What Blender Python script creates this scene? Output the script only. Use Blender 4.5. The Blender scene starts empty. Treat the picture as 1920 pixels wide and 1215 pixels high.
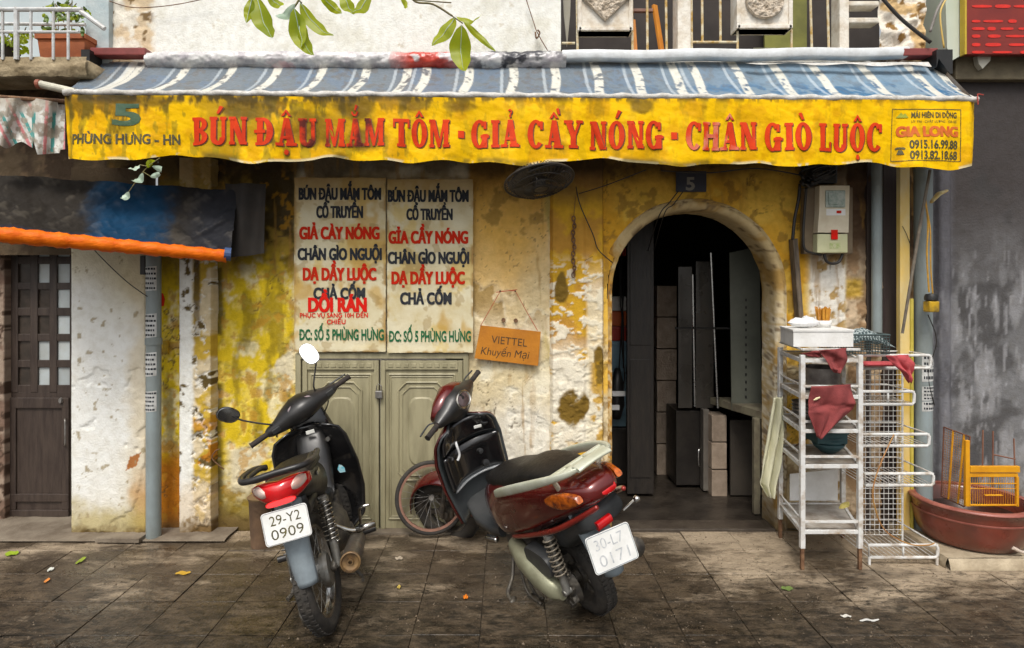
import bpy, bmesh, math, random
import numpy as np
from mathutils import Vector, Matrix
random.seed(5); RNG = np.random.default_rng(5)
S = bpy.context.scene; COL = S.collection
F, PX, HY, H = 1200.0, 950.0, 535.0, 1.53          # focal length in photo pixels, vanishing point, eye height
# ---------------------------------------------------------------- camera
cd = bpy.data.cameras.new('camera'); cam = bpy.data.objects.new('camera', cd); COL.objects.link(cam)
cam.location = (0, 0, H); cam.rotation_euler = (math.radians(90), 0, 0)
cd.sensor_width = 36; cd.lens = 36*F/1920; cd.shift_x = (960-PX)/1920; cd.shift_y = -(607.5-HY)/1920
cd.clip_start = .05; cd.clip_end = 400
S.camera = cam
# ---------------------------------------------------------------- sky, sun, exposure
w = bpy.data.worlds.new('World'); S.world = w; w.use_nodes = True
wn = w.node_tree.nodes; wl = w.node_tree.links
sky = wn.new('ShaderNodeTexSky'); sky.sky_type = 'NISHITA'; sky.sun_disc = False
SUN_EL, SUN_AZ = 56, 10      # degrees; azimuth measured from behind the camera, towards its left
sky.sun_elevation = math.radians(SUN_EL); sky.sun_rotation = math.radians(180+SUN_AZ)
sky.dust_density = 6; sky.ozone_density = 1; sky.air_density = 1.2
hs = wn.new('ShaderNodeHueSaturation'); hs.inputs['Saturation'].default_value = .22
wl.new(sky.outputs[0], hs.inputs['Color']); wl.new(hs.outputs[0], wn['Background'].inputs[0])
wn['Background'].inputs[1].default_value = .108
sd = bpy.data.lights.new('sun', 'SUN'); sd.energy = 1.2; sd.angle = math.radians(16); sd.color = (1, .94, .85)
so = bpy.data.objects.new('sun', sd); COL.objects.link(so); so.location = (-2, -6, 9)
so.rotation_euler = (math.radians(90-SUN_EL), 0, math.radians(-SUN_AZ))
vs = S.view_settings; vs.view_transform = 'Standard'; vs.look = 'None'; vs.gamma = 1; vs.exposure = 0.56; vs.use_curve_mapping = False

# ---------------------------------------------------------------- helpers
def at(px, py, Y): return Vector(((px-PX)*Y/F, Y, H-(py-HY)*Y/F))
def X(px, Y=4.0): return (px-PX)*Y/F
def Z(py, Y=4.0): return H-(py-HY)*Y/F
def lin(r, g, b):
    return tuple(((c/255)/12.92 if c/255 <= .04045 else ((c/255+.055)/1.055)**2.4) for c in (r, g, b))
_tab = RNG.random((8, 256, 256))
def vn(x, y, k):
    xi = np.floor(x).astype(int); yi = np.floor(y).astype(int); fx = x-xi; fy = y-yi
    fx = fx*fx*(3-2*fx); fy = fy*fy*(3-2*fy); t = _tab[k % 8]
    a = t[xi & 255, yi & 255]; b = t[(xi+1) & 255, yi & 255]; c = t[xi & 255, (yi+1) & 255]; d = t[(xi+1) & 255, (yi+1) & 255]
    return (a*(1-fx)+b*fx)*(1-fy)+(c*(1-fx)+d*fx)*fy
def fbm(x, y, s, o=4, k=0):
    r = 0; a = .5; n = 0
    x = np.asarray(x, float); y = np.asarray(y, float)
    for i in range(o):
        r = r+a*vn(x*s+13.7*k+5*i, y*s+7.3*k+9*i, k+i); n += a; a *= .55; s *= 2.03
    return r/n
def ss(a, b, x): t = np.clip((x-a)/(b-a), 0, 1); return t*t*(3-2*t)
def mixc(c, d, m): return c*(1-m[..., None])+np.array(d)*m[..., None]

_M = {}
def mat(name, c, c2=None, scale=6, rough=.6, metal=0, bump=0, bscale=60, coat=0, attr=None, fac=.5, speck=None, emit=0, trans=0, stretch=(1, 1, 1), rvar=.15, alpha=1, objrand=0, spec=.5):
    if name in _M: return _M[name]
    m = bpy.data.materials.new(name); m.use_nodes = True; n = m.node_tree.nodes; l = m.node_tree.links
    b = n['Principled BSDF']; _M[name] = m
    tc = n.new('ShaderNodeTexCoord'); mp = n.new('ShaderNodeMapping'); mp.inputs['Scale'].default_value = stretch
    l.new(tc.outputs['Object'], mp.inputs[0])
    nz = n.new('ShaderNodeTexNoise'); nz.inputs['Scale'].default_value = scale; nz.inputs['Detail'].default_value = 6; nz.inputs['Roughness'].default_value = .62
    l.new(mp.outputs[0], nz.inputs['Vector'])
    rp = n.new('ShaderNodeMapRange'); rp.inputs['From Min'].default_value = fac-.14; rp.inputs['From Max'].default_value = fac+.14
    l.new(nz.outputs['Fac'], rp.inputs['Value'])
    mx = n.new('ShaderNodeMix'); mx.data_type = 'RGBA'; l.new(rp.outputs[0], mx.inputs[0])
    if c2 is None: c2 = tuple(x*.72 for x in c)
    mx.inputs[6].default_value = (*c, 1); mx.inputs[7].default_value = (*c2, 1)
    out = mx.outputs[2]
    if attr:
        a = n.new('ShaderNodeAttribute'); a.attribute_name = attr
        m2 = n.new('ShaderNodeMix'); m2.data_type = 'RGBA'; m2.blend_type = 'MULTIPLY'; m2.inputs[0].default_value = 1
        l.new(a.outputs['Color'], m2.inputs[6]); l.new(out, m2.inputs[7]); out = m2.outputs[2]
    if objrand:
        oi = n.new('ShaderNodeObjectInfo'); r2 = n.new('ShaderNodeMapRange'); r2.inputs['To Min'].default_value = 1-objrand; r2.inputs['To Max'].default_value = 1+objrand
        l.new(oi.outputs['Random'], r2.inputs['Value']); h = n.new('ShaderNodeHueSaturation'); l.new(out, h.inputs['Color']); l.new(r2.outputs[0], h.inputs['Value']); out = h.outputs[0]
    l.new(out, b.inputs['Base Color'])
    rr = n.new('ShaderNodeMapRange'); rr.inputs['To Min'].default_value = max(.03, rough-rvar); rr.inputs['To Max'].default_value = min(1, rough+rvar)
    n2 = n.new('ShaderNodeTexNoise'); n2.inputs['Scale'].default_value = scale*2.7; n2.inputs['Detail'].default_value = 4; l.new(mp.outputs[0], n2.inputs['Vector'])
    l.new(n2.outputs['Fac'], rr.inputs['Value']); l.new(rr.outputs[0], b.inputs['Roughness'])
    b.inputs['Metallic'].default_value = metal; b.inputs['Specular IOR Level'].default_value = spec; b.inputs['Coat Weight'].default_value = coat; b.inputs['Coat Roughness'].default_value = .06
    b.inputs['Transmission Weight'].default_value = trans; b.inputs['Alpha'].default_value = alpha
    if bump:
        n3 = n.new('ShaderNodeTexNoise'); n3.inputs['Scale'].default_value = bscale; n3.inputs['Detail'].default_value = 5; l.new(mp.outputs[0], n3.inputs['Vector'])
        bp = n.new('ShaderNodeBump'); bp.inputs['Strength'].default_value = bump; bp.inputs['Distance'].default_value = .01
        l.new(n3.outputs['Fac'], bp.inputs['Height']); l.new(bp.outputs[0], b.inputs['Normal'])
    return m

ORG = {}
def tag(o, label=None, cat=None, group=None, kind=None):
    if label: o['label'] = label
    if cat: o['category'] = cat
    if group: o['group'] = group
    if kind: o['kind'] = kind
    return o
def empty(name, loc, label=None, cat=None, group=None, kind=None, org=None):
    o = bpy.data.objects.new(name, None); COL.objects.link(o); o.location = loc; o.empty_display_size = .1
    ORG[o.as_pointer()] = Vector(loc) if org is None else Vector(org)
    return tag(o, label, cat, group, kind)
def link(me, name, m, parent=None, smooth=False, origin=None):
    if m and not me.materials: me.materials.append(m)
    o = bpy.data.objects.new(name, me); COL.objects.link(o)
    if parent:
        o.parent = parent; off = ORG[parent.as_pointer()]
    else:
        n = len(me.vertices); a = np.empty(n*3); me.vertices.foreach_get('co', a); a = a.reshape(-1, 3)
        off = Vector(((a[:, 0].min()+a[:, 0].max())/2, (a[:, 1].min()+a[:, 1].max())/2, a[:, 2].min())) if origin is None else Vector(origin)
        o.location = off
    ORG[o.as_pointer()] = off
    me.transform(Matrix.Translation(-off))
    if smooth: me.shade_smooth()
    return o

class MB:
    """collects shapes; build() links them as one mesh object"""
    def __init__(s): s.v = []; s.f = []
    def add(s, vs_, fs):
        k = len(s.v); s.v += [Vector(v) for v in vs_]; s.f += [tuple(i+k for i in f) for f in fs]; return s
    def box(s, a, b, ch=0.0):
        x0, x1 = sorted((a[0], b[0])); y0, y1 = sorted((a[1], b[1])); z0, z1 = sorted((a[2], b[2]))
        c = min(ch, (x1-x0)*.45, (y1-y0)*.45, (z1-z0)*.45)
        if c <= 0:
            return s.add([(x, y, z) for z in (z0, z1) for y in (y0, y1) for x in (x0, x1)],
                         [(0, 2, 3, 1), (4, 5, 7, 6), (0, 1, 5, 4), (2, 6, 7, 3), (0, 4, 6, 2), (1, 3, 7, 5)])
        bm = bmesh.new(); r = bmesh.ops.create_cube(bm, size=1)
        bmesh.ops.scale(bm, vec=(x1-x0, y1-y0, z1-z0), verts=bm.verts); bmesh.ops.translate(bm, vec=((x0+x1)/2, (y0+y1)/2, (z0+z1)/2), verts=bm.verts)
        bmesh.ops.bevel(bm, geom=bm.edges[:], offset=c, segments=2, affect='EDGES', profile=.6)
        return s.bm(bm)
    def bm(s, bm):
        bm.verts.ensure_lookup_table()
        for i, v in enumerate(bm.verts): v.index = i
        s.add([v.co.copy() for v in bm.verts], [tuple(v.index for v in f.verts) for f in bm.faces]); bm.free(); return s
    def obox(s, c, size, M, ch=0):
        t = MB().box([-x/2 for x in size], [x/2 for x in size], ch); return s.add([Vector(c)+M @ v for v in t.v], t.f)
    def tube(s, pts, r, n=8, cap=True, closed=False):
        pts = [Vector(p) for p in pts]; rs = r if isinstance(r, (list, tuple)) else [r]*len(pts); N = len(pts); k = len(s.v); up = None
        for i, p in enumerate(pts):
            if closed: d = pts[(i+1) % N]-pts[i-1]
            else: d = (pts[min(i+1, N-1)]-pts[max(i-1, 0)])
            if d.length < 1e-9: d = Vector((0, 0, 1))
            d.normalize()
            if up is None: up = d.orthogonal().normalized()
            else:
                up = up-d*up.dot(d)
                if up.length < 1e-6: up = d.orthogonal()
                up.normalize()
            sd_ = d.cross(up)
            for j in range(n):
                a = 2*math.pi*j/n; s.v.append(p+(up*math.cos(a)+sd_*math.sin(a))*rs[i])
        for i in range(N if closed else N-1):
            for j in range(n):
                a = k+i*n+j; b = k+i*n+(j+1) % n; c = k+((i+1) % N)*n+(j+1) % n; d = k+((i+1) % N)*n+j; s.f.append((a, b, c, d))
        if cap and not closed: s.f.append(tuple(k+j for j in range(n))[::-1]); s.f.append(tuple(k+(N-1)*n+j for j in range(n)))
        return s
    def lathe(s, prof, c=(0, 0, 0), axis='z', n=32, M=None):
        k = len(s.v); c = Vector(c)
        for (r, h) in prof:
            for j in range(n):
                a = 2*math.pi*j/n; v = Vector((r*math.cos(a), r*math.sin(a), h))
                if axis == 'y': v = Vector((v.x, v.z, v.y))
                if axis == 'x': v = Vector((v.z, v.x, v.y))
                if M is not None: v = M @ v
                s.v.append(c+v)
        for i in range(len(prof)-1):
            for j in range(n):
                s.f.append((k+i*n+j, k+i*n+(j+1) % n, k+(i+1)*n+(j+1) % n, k+(i+1)*n+j))
        return s
    def loft(s, secs, n=20, e=2.0, cap=True):
        """secs: (centre, half-axis a, half-axis b[, exponent])"""
        k = len(s.v)
        for sec in secs:
            c, a, b = Vector(sec[0]), Vector(sec[1]), Vector(sec[2]); ex = sec[3] if len(sec) > 3 else e
            for j in range(n):
                t = 2*math.pi*j/n; ct, st = math.cos(t), math.sin(t)
                s.v.append(c+a*(math.copysign(abs(ct)**(2/ex), ct))+b*(math.copysign(abs(st)**(2/ex), st)))
        for i in range(len(secs)-1):
            for j in range(n):
                s.f.append((k+i*n+j, k+i*n+(j+1) % n, k+(i+1)*n+(j+1) % n, k+(i+1)*n+j))
        if cap: s.f.append(tuple(k+j for j in range(n))[::-1]); s.f.append(tuple(k+(len(secs)-1)*n+j for j in range(n)))
        return s
    def grid(s, fn, nu, nv, thick=0):
        k = len(s.v)
        P = [[Vector(fn(i/nu, j/nv)) for j in range(nv+1)] for i in range(nu+1)]
        for r in P: s.v += r
        for i in range(nu):
            for j in range(nv):
                a = k+i*(nv+1)+j; s.f.append((a, a+nv+1, a+nv+2, a+1))
        return s
    def prism(s, poly, y0, y1, axis='y'):
        """poly: (x,z) outline, extruded along y"""
        n = len(poly); k = len(s.v)
        for yy in (y0, y1):
            for (a, b) in poly: s.v.append(Vector((a, yy, b)) if axis == 'y' else (Vector((yy, a, b)) if axis == 'x' else Vector((a, b, yy))))
        s.f.append(tuple(k+i for i in range(n))); s.f.append(tuple(k+n+i for i in range(n))[::-1])
        for i in range(n): s.f.append((k+i, k+n+i, k+n+(i+1) % n, k+(i+1) % n))
        return s
    def sphere(s, c, r, n=12, sc=(1, 1, 1)):
        m = n//2; return s.add(*_sph(c, r, n, m, sc))
    def build(s, name, m, parent=None, smooth=False, solid=0, sub=0, origin=None, fix=True, auto=None):
        me = bpy.data.meshes.new(name); me.from_pydata([tuple(v) for v in s.v], [], s.f); me.validate()
        if solid or sub or fix:
            bm = bmesh.new(); bm.from_mesh(me)
            bmesh.ops.recalc_face_normals(bm, faces=bm.faces[:])
            if solid: bmesh.ops.solidify(bm, geom=bm.faces[:], thickness=solid)
            bm.to_mesh(me); bm.free()
        o = link(me, name, m, parent, smooth, origin)
        if sub:
            md = o.modifiers.new('subsurf', 'SUBSURF'); md.levels = md.render_levels = sub
        if auto: me.set_sharp_from_angle(angle=math.radians(auto))
        return o
def _sph(c, r, n, m, sc):
    vs_ = []; fs = []
    for i in range(1, m):
        p = math.pi*i/m
        for j in range(n):
            a = 2*math.pi*j/n; vs_.append((c[0]+r*sc[0]*math.sin(p)*math.cos(a), c[1]+r*sc[1]*math.sin(p)*math.sin(a), c[2]+r*sc[2]*math.cos(p)))
    t = len(vs_); vs_.append((c[0], c[1], c[2]+r*sc[2])); b = t+1; vs_.append((c[0], c[1], c[2]-r*sc[2]))
    for j in range(n):
        fs.append((t, j, (j+1) % n)); fs.append((b, (m-2)*n+(j+1) % n, (m-2)*n+j))
        for i in range(m-2): fs.append((i*n+j, (i+1)*n+j, (i+1)*n+(j+1) % n, i*n+(j+1) % n))
    return vs_, fs
def smoothpath(pts, n=6):
    pts = [Vector(p) for p in pts]; out = []
    for i in range(len(pts)-1):
        p0 = pts[max(i-1, 0)]; p1 = pts[i]; p2 = pts[i+1]; p3 = pts[min(i+2, len(pts)-1)]
        for k in range(n):
            t = k/n; out.append(.5*((2*p1)+(p2-p0)*t+(2*p0-5*p1+4*p2-p3)*t*t+(3*p1-p0-3*p2+p3)*t**3))
    out.append(pts[-1]); return out

def npmesh(name, V, Fq, m, parent=None, color=None, smooth=False, origin=None):
    me = bpy.data.meshes.new(name); me.vertices.add(len(V)); me.vertices.foreach_set('co', np.ascontiguousarray(V, dtype=np.float32).ravel())
    me.loops.add(Fq.size); me.loops.foreach_set('vertex_index', Fq.ravel().astype(np.int32))
    me.polygons.add(len(Fq)); me.polygons.foreach_set('loop_start', np.arange(0, Fq.size, 4, dtype=np.int32))
    me.update(calc_edges=True)
    if color is not None:
        a = me.color_attributes.new('plaster', 'FLOAT_COLOR', 'POINT')
        c = np.ones((len(V), 4), np.float32); c[:, :3] = color; a.data.foreach_set('color', c.ravel())
    return link(me, name, m, parent, smooth, origin)
def sheet(name, prof, z0, z1, step, colf, dispf, m, parent=None, hole=None, smooth=True, origin=None):
    """plaster sheet: a plan outline prof [(x,y)..] raised from z0 to z1; colf/dispf give paint colour and relief"""
    pts = []
    for (x0, y0), (x1, y1) in zip(prof[:-1], prof[1:]):
        L = math.hypot(x1-x0, y1-y0); k = max(1, int(round(L/step)))
        pts += [(x0+(x1-x0)*i/k, y0+(y1-y0)*i/k) for i in range(k)]
    pts.append(prof[-1]); P = np.array(pts); nz_ = int(round((z1-z0)/step)); zz = np.linspace(z0, z1, nz_+1)
    x = np.repeat(P[:, 0], nz_+1).reshape(len(P), -1); y = np.repeat(P[:, 1], nz_+1).reshape(len(P), -1); z = np.tile(zz, (len(P), 1))
    col = colf(x, z, y); d = dispf(x, z) if dispf else 0
    V = np.stack([x, y-d, z], -1).reshape(-1, 3)
    i, j = np.meshgrid(np.arange(len(P)-1), np.arange(nz_), indexing='ij'); a = i*(nz_+1)+j
    Q = np.stack([a, a+nz_+1, a+nz_+2, a+1], -1)
    if hole is not None:
        xc = (x[:-1, :-1]+x[1:, 1:])/2; zc = (z[:-1, :-1]+z[1:, 1:])/2; Q = Q[~hole(xc, zc)]
    Q = Q.reshape(-1, 4)
    return npmesh(name, V, Q, m, parent, col.reshape(-1, 3), smooth, origin)

# ---- writing
_tc = {}
def rawtext(t, bold=.012, shear=0):
    k = (t, bold, shear)
    if 'Đ' in t and k not in _tc:      # the barred D is set as a D plus its bar
        V, Fs = rawtext(t.replace('Đ', 'D'), bold, shear); V = list(V); Fs = list(Fs); wd = rawtext('D', bold, shear)[0]; wd = max(v[0] for v in wd)-min(v[0] for v in wd)
        for i, ch in enumerate(t):
            if ch == 'Đ':
                r = max(v[0] for v in rawtext(t[:i+1].replace('Đ', 'D'), bold, shear)[0])-wd; n = len(V)
                V += [(r-.06, .33, 0), (r+.30, .33, 0), (r+.30, .40, 0), (r-.06, .40, 0)]; Fs.append((n, n+1, n+2, n+3))
        _tc[k] = (V, Fs)
    if k not in _tc:
        c = bpy.data.curves.new('t', 'FONT'); c.body = t; c.size = 1; c.offset = bold; c.shear = shear; c.resolution_u = 3
        o = bpy.data.objects.new('t', c); COL.objects.link(o); me = bpy.data.meshes.new_from_object(o)
        _tc[k] = ([tuple(v.co) for v in me.vertices], [tuple(p.vertices) for p in me.polygons])
        bpy.data.objects.remove(o); bpy.data.meshes.remove(me); bpy.data.curves.remove(c)
    return _tc[k]
CAP = None
def place_text(mb, t, x0, x1, ybase, ytop, fn, bold=.02, cut=0, shear=0):
    """set the line t between x0..x1, capitals between ybase..ytop (2D), map each point by fn(x,y)->3D"""
    global CAP
    if CAP is None: CAP = max(v[1] for v in rawtext('H', 0)[0])
    if bold > .03:     # heavy type: the same word struck several times, each a hair in front of the last
        d = (bold-.015)/CAP*(ytop-ybase)*.9
        for k, (ox, oy) in enumerate(((-d, -d*.5), (d, -d*.5), (-d, d*.5), (d, d*.5), (0, 0))):
            place_text(mb, t, x0+d+ox, x1-d+ox, ybase+oy, ytop+oy, lambda x, y, k=k: fn(x, y)-Vector((0, .00008*k, 0)), .012, cut, shear)
        return
    V, Fs = rawtext(t, bold, shear); a = min(v[0] for v in V); b = max(v[0] for v in V)
    bm = bmesh.new(); vs_ = [bm.verts.new((x0+(v[0]-a)/(b-a)*(x1-x0), ybase+v[1]/CAP*(ytop-ybase), 0)) for v in V]
    for f in Fs:
        try: bm.faces.new([vs_[i] for i in f])
        except ValueError: pass
    if cut:
        xx = x0
        while xx < x1:
            bmesh.ops.bisect_plane(bm, geom=bm.verts[:]+bm.edges[:]+bm.faces[:], plane_co=(xx, 0, 0), plane_no=(1, 0, 0)); xx += cut
        zz_ = ybase-.04
        while zz_ < ytop+.06: bmesh.ops.bisect_plane(bm, geom=bm.verts[:]+bm.edges[:]+bm.faces[:], plane_co=(0, zz_, 0), plane_no=(0, 1, 0)); zz_ += cut
    bm.verts.ensure_lookup_table()
    for v in bm.verts: v.co = fn(v.co.x, v.co.y)
    mb.bm(bm)

# heavy slab-serif capitals drawn as outlines
def _rect(a, b, c, d): return [(a, b), (c, b), (c, d), (a, d)]
def _ring(cx, cy, rx, ry, ix, iy, a0, a1, n=14):
    out = []
    for i in range(n):
        t0 = math.radians(a0+(a1-a0)*i/n); t1 = math.radians(a0+(a1-a0)*(i+1)/n)
        out.append([(cx+rx*math.cos(t0), cy+ry*math.sin(t0)), (cx+rx*math.cos(t1), cy+ry*math.sin(t1)), (cx+ix*math.cos(t1), cy+iy*math.sin(t1)), (cx+ix*math.cos(t0), cy+iy*math.sin(t0))])
    return out
def slab(ch):
    R = _rect; g = []
    def stem(x, w=.24, a=.05, lo=True, hi=True):
        q = [R(x, .0, x+w, 1)]
        if lo: q.append(R(x-a, 0, x+w+a, .11))
        if hi: q.append(R(x-a, .89, x+w+a, 1))
        return q
    if ch == 'B': g = [R(0, 0, .35, .11), R(0, .89, .35, 1), R(.06, .1, .31, .9)]+_ring(.3, .74, .36, .26, .12, .15, -90, 90)+_ring(.3, .27, .4, .27, .14, .16, -90, 90); w_ = .72
    elif ch == 'U': g = stem(.05, .23, .05, lo=False)+stem(.5, .15, .06, lo=False)+_ring(.35, .26, .3, .28, .075, .13, 180, 360); g[0] = R(.05, .25, .28, 1); g[2] = R(.5, .25, .65, 1); w_ = .74
    elif ch == 'N': g = stem(.06, .15, .05)+stem(.55, .15, .05)+[[(.04, 1), (.30, 1), (.70, 0), (.46, 0)]]; w_ = .78
    elif ch == 'M': g = stem(.05, .13, .05)+stem(.68, .22, .05)+[[(.05, 1), (.28, 1), (.52, .12), (.40, .0)], [(.40, 0), (.50, .0), (.80, 1), (.66, 1)]]; w_ = .98
    elif ch in 'DĐ':
        g = [R(0, 0, .35, .11), R(0, .89, .35, 1), R(.06, .1, .31, .9)]+_ring(.3, .5, .42, .5, .17, .38, -90, 90); w_ = .76
        if ch == 'Đ': g.append(R(-.05, .44, .42, .56))
    elif ch == 'A': g = [[(.1, 0), (.2, 0), (.44, 1), (.30, 1)], [(.42, 0), (.72, 0), (.50, 1), (.28, 1)], R(.2, .25, .55, .36), R(-.02, 0, .27, .11), R(.36, 0, .8, .11)]; w_ = .8
    elif ch == 'T': g = stem(.25, .25, .06, hi=False)+[R(0, .87, .75, 1), R(0, .68, .09, .9), R(.66, .68, .75, .9)]; w_ = .78
    elif ch == 'O': g = _ring(.36, .5, .36, .52, .12, .4, 0, 360, 26); w_ = .76
    elif ch == 'C': g = _ring(.37, .5, .37, .52, .13, .4, 42, 318, 22)+[R(.55, .66, .68, .96)]; w_ = .73
    elif ch == 'G': g = _ring(.37, .5, .37, .52, .13, .4, 42, 360, 24)+[R(.55, .68, .68, .96), R(.48, .0, .72, .42), R(.42, .36, .8, .47)]; w_ = .82
    elif ch == 'I': g = stem(.07, .25, .06); w_ = .4
    elif ch == 'L': g = stem(.07, .25, .06)+[R(.2, 0, .66, .12), R(.56, .1, .66, .34)]; w_ = .7
    elif ch == 'H': g = stem(.06, .22, .05)+stem(.52, .22, .05)+[R(.2, .44, .6, .57)]; w_ = .8
    elif ch == 'Y': g = [R(.27, 0, .51, .5), R(.18, 0, .6, .11), [(.02, .98), (.28, .98), (.52, .42), (.28, .42)], [(.62, .98), (.74, .98), (.50, .42), (.38, .42)], R(-.03, .89, .36, 1), R(.52, .89, .82, 1)]; w_ = .8
    elif ch == '-': g = [R(.05, .36, .42, .62)]; w_ = .47
    return g, w_
_dia = {'Ú': ('U', "'"), 'Ậ': ('A', '^.'), 'Ắ': ('A', "u'"), 'Ô': ('O', '^'), 'Ả': ('A', '?'), 'Ầ': ('A', '^`'), 'Ó': ('O', "'"), 'Â': ('A', '^'), 'Ò': ('O', '`'), 'Ộ': ('O', '^.')}
def slab_word(mb, word, x0, x1, y0, y1, fn):
    polys = []; cx = 0
    for ch in word:
        base, ds = _dia.get(ch, (ch, '')); g, w_ = slab(base)
        mid = w_/2-.02
        for d in ds:
            if d == '^': g = g+[[(mid-.2, 1.07), (mid-.08, 1.07), (mid+.02, 1.24), (mid, 1.32)], [(mid+.2, 1.07), (mid+.08, 1.07), (mid-.02, 1.24), (mid, 1.32)]]
            if d == '.': g = g+_ring(mid, -.22, .09, .10, 0.001, 0.001, 0, 360, 10)
            if d == "'": g = g+[[(mid-.06, 1.12), (mid+.04, 1.10), (mid+.22, 1.36), (mid+.06, 1.40)]]
            if d == '`': g = g+([[(mid+.06, 1.12), (mid-.05, 1.10), (mid-.2, 1.33), (mid-.06, 1.37)]] if '^' not in ds else [[(mid+.28, 1.22), (mid+.2, 1.2), (mid+.1, 1.42), (mid+.22, 1.45)]])
            if d == 'u': g = g+_ring(mid, 1.25, .17, .17, .09, .1, 180, 360, 8)
            if d == '?': g = g+_ring(mid, 1.28, .1, .1, .04, .04, -90, 150, 8)+[_rect(mid-.03, 1.08, mid+.04, 1.18)]
        if ds == "u'": g = g[:-1]+[[(mid-.02, 1.3), (mid+.05, 1.28), (mid+.16, 1.46), (mid+.04, 1.5)]]
        polys += [[(cx+p[0], p[1]) for p in q] for q in g]; cx += w_+.06
    cx -= .08; k = (x1-x0)/cx
    for i, q in enumerate(polys):
        mb.add([fn(x0+p[0]*k, y0+p[1]*(y1-y0), i*.00006) for p in q], [(0, 1, 2, 3)])
# ================================================================ GROUND
C = lambda *c: lin(*c)
WET = mat('wet_pavement', (.050, .036, .023), (.105, .078, .050), scale=5, rough=.45, bump=.7, bscale=52, objrand=.10, rvar=.3, fac=.52)
def wet_tile_material(m):
    # grime laid over the tiles in world space: dark mud towards the road, pale dry cement near the wall
    n = m.node_tree.nodes; l = m.node_tree.links; b = n['Principled BSDF']; src = b.inputs['Base Color'].links[0].from_socket
    g = n.new('ShaderNodeNewGeometry'); nz = n.new('ShaderNodeTexNoise'); nz.inputs['Scale'].default_value = 1.9; nz.inputs['Detail'].default_value = 9; nz.inputs['Roughness'].default_value = .68
    mp = n.new('ShaderNodeMapping'); mp.inputs['Scale'].default_value = (1, 2.2, 1); l.new(g.outputs['Position'], mp.inputs[0]); l.new(mp.outputs[0], nz.inputs['Vector'])
    sx = n.new('ShaderNodeSeparateXYZ'); l.new(g.outputs['Position'], sx.inputs[0])
    my = n.new('ShaderNodeMapRange'); my.inputs['From Min'].default_value = 2.7; my.inputs['From Max'].default_value = 4.0; my.inputs['To Min'].default_value = -.13; my.inputs['To Max'].default_value = .07; l.new(sx.outputs['Y'], my.inputs['Value'])
    ad0 = n.new('ShaderNodeMath'); l.new(nz.outputs['Fac'], ad0.inputs[0]); l.new(my.outputs[0], ad0.inputs[1])
    # trodden dry cement band in front of the racks
    bx = n.new('ShaderNodeMapRange'); bx.inputs['From Min'].default_value = .5; bx.inputs['From Max'].default_value = 2.0; bx.inputs['To Max'].default_value = .15; l.new(sx.outputs['X'], bx.inputs['Value'])
    by = n.new('ShaderNodeMapRange'); by.inputs['From Min'].default_value = 2.95; by.inputs['From Max'].default_value = 3.2; l.new(sx.outputs['Y'], by.inputs['Value'])
    bm_ = n.new('ShaderNodeMath'); bm_.operation = 'MULTIPLY'; l.new(bx.outputs[0], bm_.inputs[0]); l.new(by.outputs[0], bm_.inputs[1])
    ad = n.new('ShaderNodeMath'); l.new(ad0.outputs[0], ad.inputs[0]); l.new(bm_.outputs[0], ad.inputs[1])
    mx = n.new('ShaderNodeMapRange'); mx.inputs['From Min'].default_value = .50; mx.inputs['From Max'].default_value = .66; l.new(ad.outputs[0], mx.inputs['Value'])
    k = n.new('ShaderNodeMix'); k.data_type = 'RGBA'; l.new(mx.outputs[0], k.inputs[0]); l.new(src, k.inputs[6]); k.inputs[7].default_value = (.36, .285, .20, 1)
    n4 = n.new('ShaderNodeTexNoise'); n4.inputs['Scale'].default_value = 11; n4.inputs['Detail'].default_value = 10; n4.inputs['Roughness'].default_value = .75; l.new(mp.outputs[0], n4.inputs['Vector'])
    s2 = n.new('ShaderNodeMath'); s2.operation = 'SUBTRACT'; l.new(n4.outputs['Fac'], s2.inputs[0]); l.new(my.outputs[0], s2.inputs[1])
    m4 = n.new('ShaderNodeMapRange'); m4.inputs['From Min'].default_value = .53; m4.inputs['From Max'].default_value = .68; l.new(s2.outputs[0], m4.inputs['Value'])
    k2 = n.new('ShaderNodeMix'); k2.data_type = 'RGBA'; l.new(m4.outputs[0], k2.inputs[0]); l.new(k.outputs[2], k2.inputs[6]); k2.inputs[7].default_value = (.018, .014, .009, 1)
    l.new(k2.outputs[2], b.inputs['Base Color'])
    rs = b.inputs['Roughness'].links[0].from_socket; n7 = n.new('ShaderNodeTexNoise'); n7.inputs['Scale'].default_value = 2.6; n7.inputs['Detail'].default_value = 5; l.new(mp.outputs[0], n7.inputs['Vector'])
    m7 = n.new('ShaderNodeMapRange'); m7.inputs['From Min'].default_value = .48; m7.inputs['From Max'].default_value = .62; l.new(n7.outputs['Fac'], m7.inputs['Value'])
    w7 = n.new('ShaderNodeMix'); w7.data_type = 'FLOAT'; l.new(m7.outputs[0], w7.inputs[0]); l.new(rs, w7.inputs[2]); w7.inputs[3].default_value = .20; l.new(w7.outputs[0], b.inputs['Roughness'])
wet_tile_material(WET)
MUD = mat('mud', (.045, .035, .022), (.14, .11, .08), scale=14, rough=.5, bump=.6, bscale=50, rvar=.3)
CEM = mat('cement_step', (.24, .20, .15), (.13, .10, .07), scale=5, rough=.75, bump=.35, bscale=70)
g = MB(); g.add([(-60, -60, -.06), (60, -60, -.06), (60, 60, -.06), (-60, 60, -.06)], [(0, 1, 2, 3)])
tag(g.build('ground', MUD), kind='structure')
ASPH = mat('asphalt', (.05, .05, .05), (.035, .034, .033), scale=30, rough=.6, bump=.4, bscale=200)
r = MB(); r.add([(-60, -9, -.056), (60, -9, -.056), (60, 1.34, -.056), (-60, 1.34, -.056)], [(0, 1, 2, 3)]); tag(r.build('road', ASPH), kind='structure')
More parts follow.
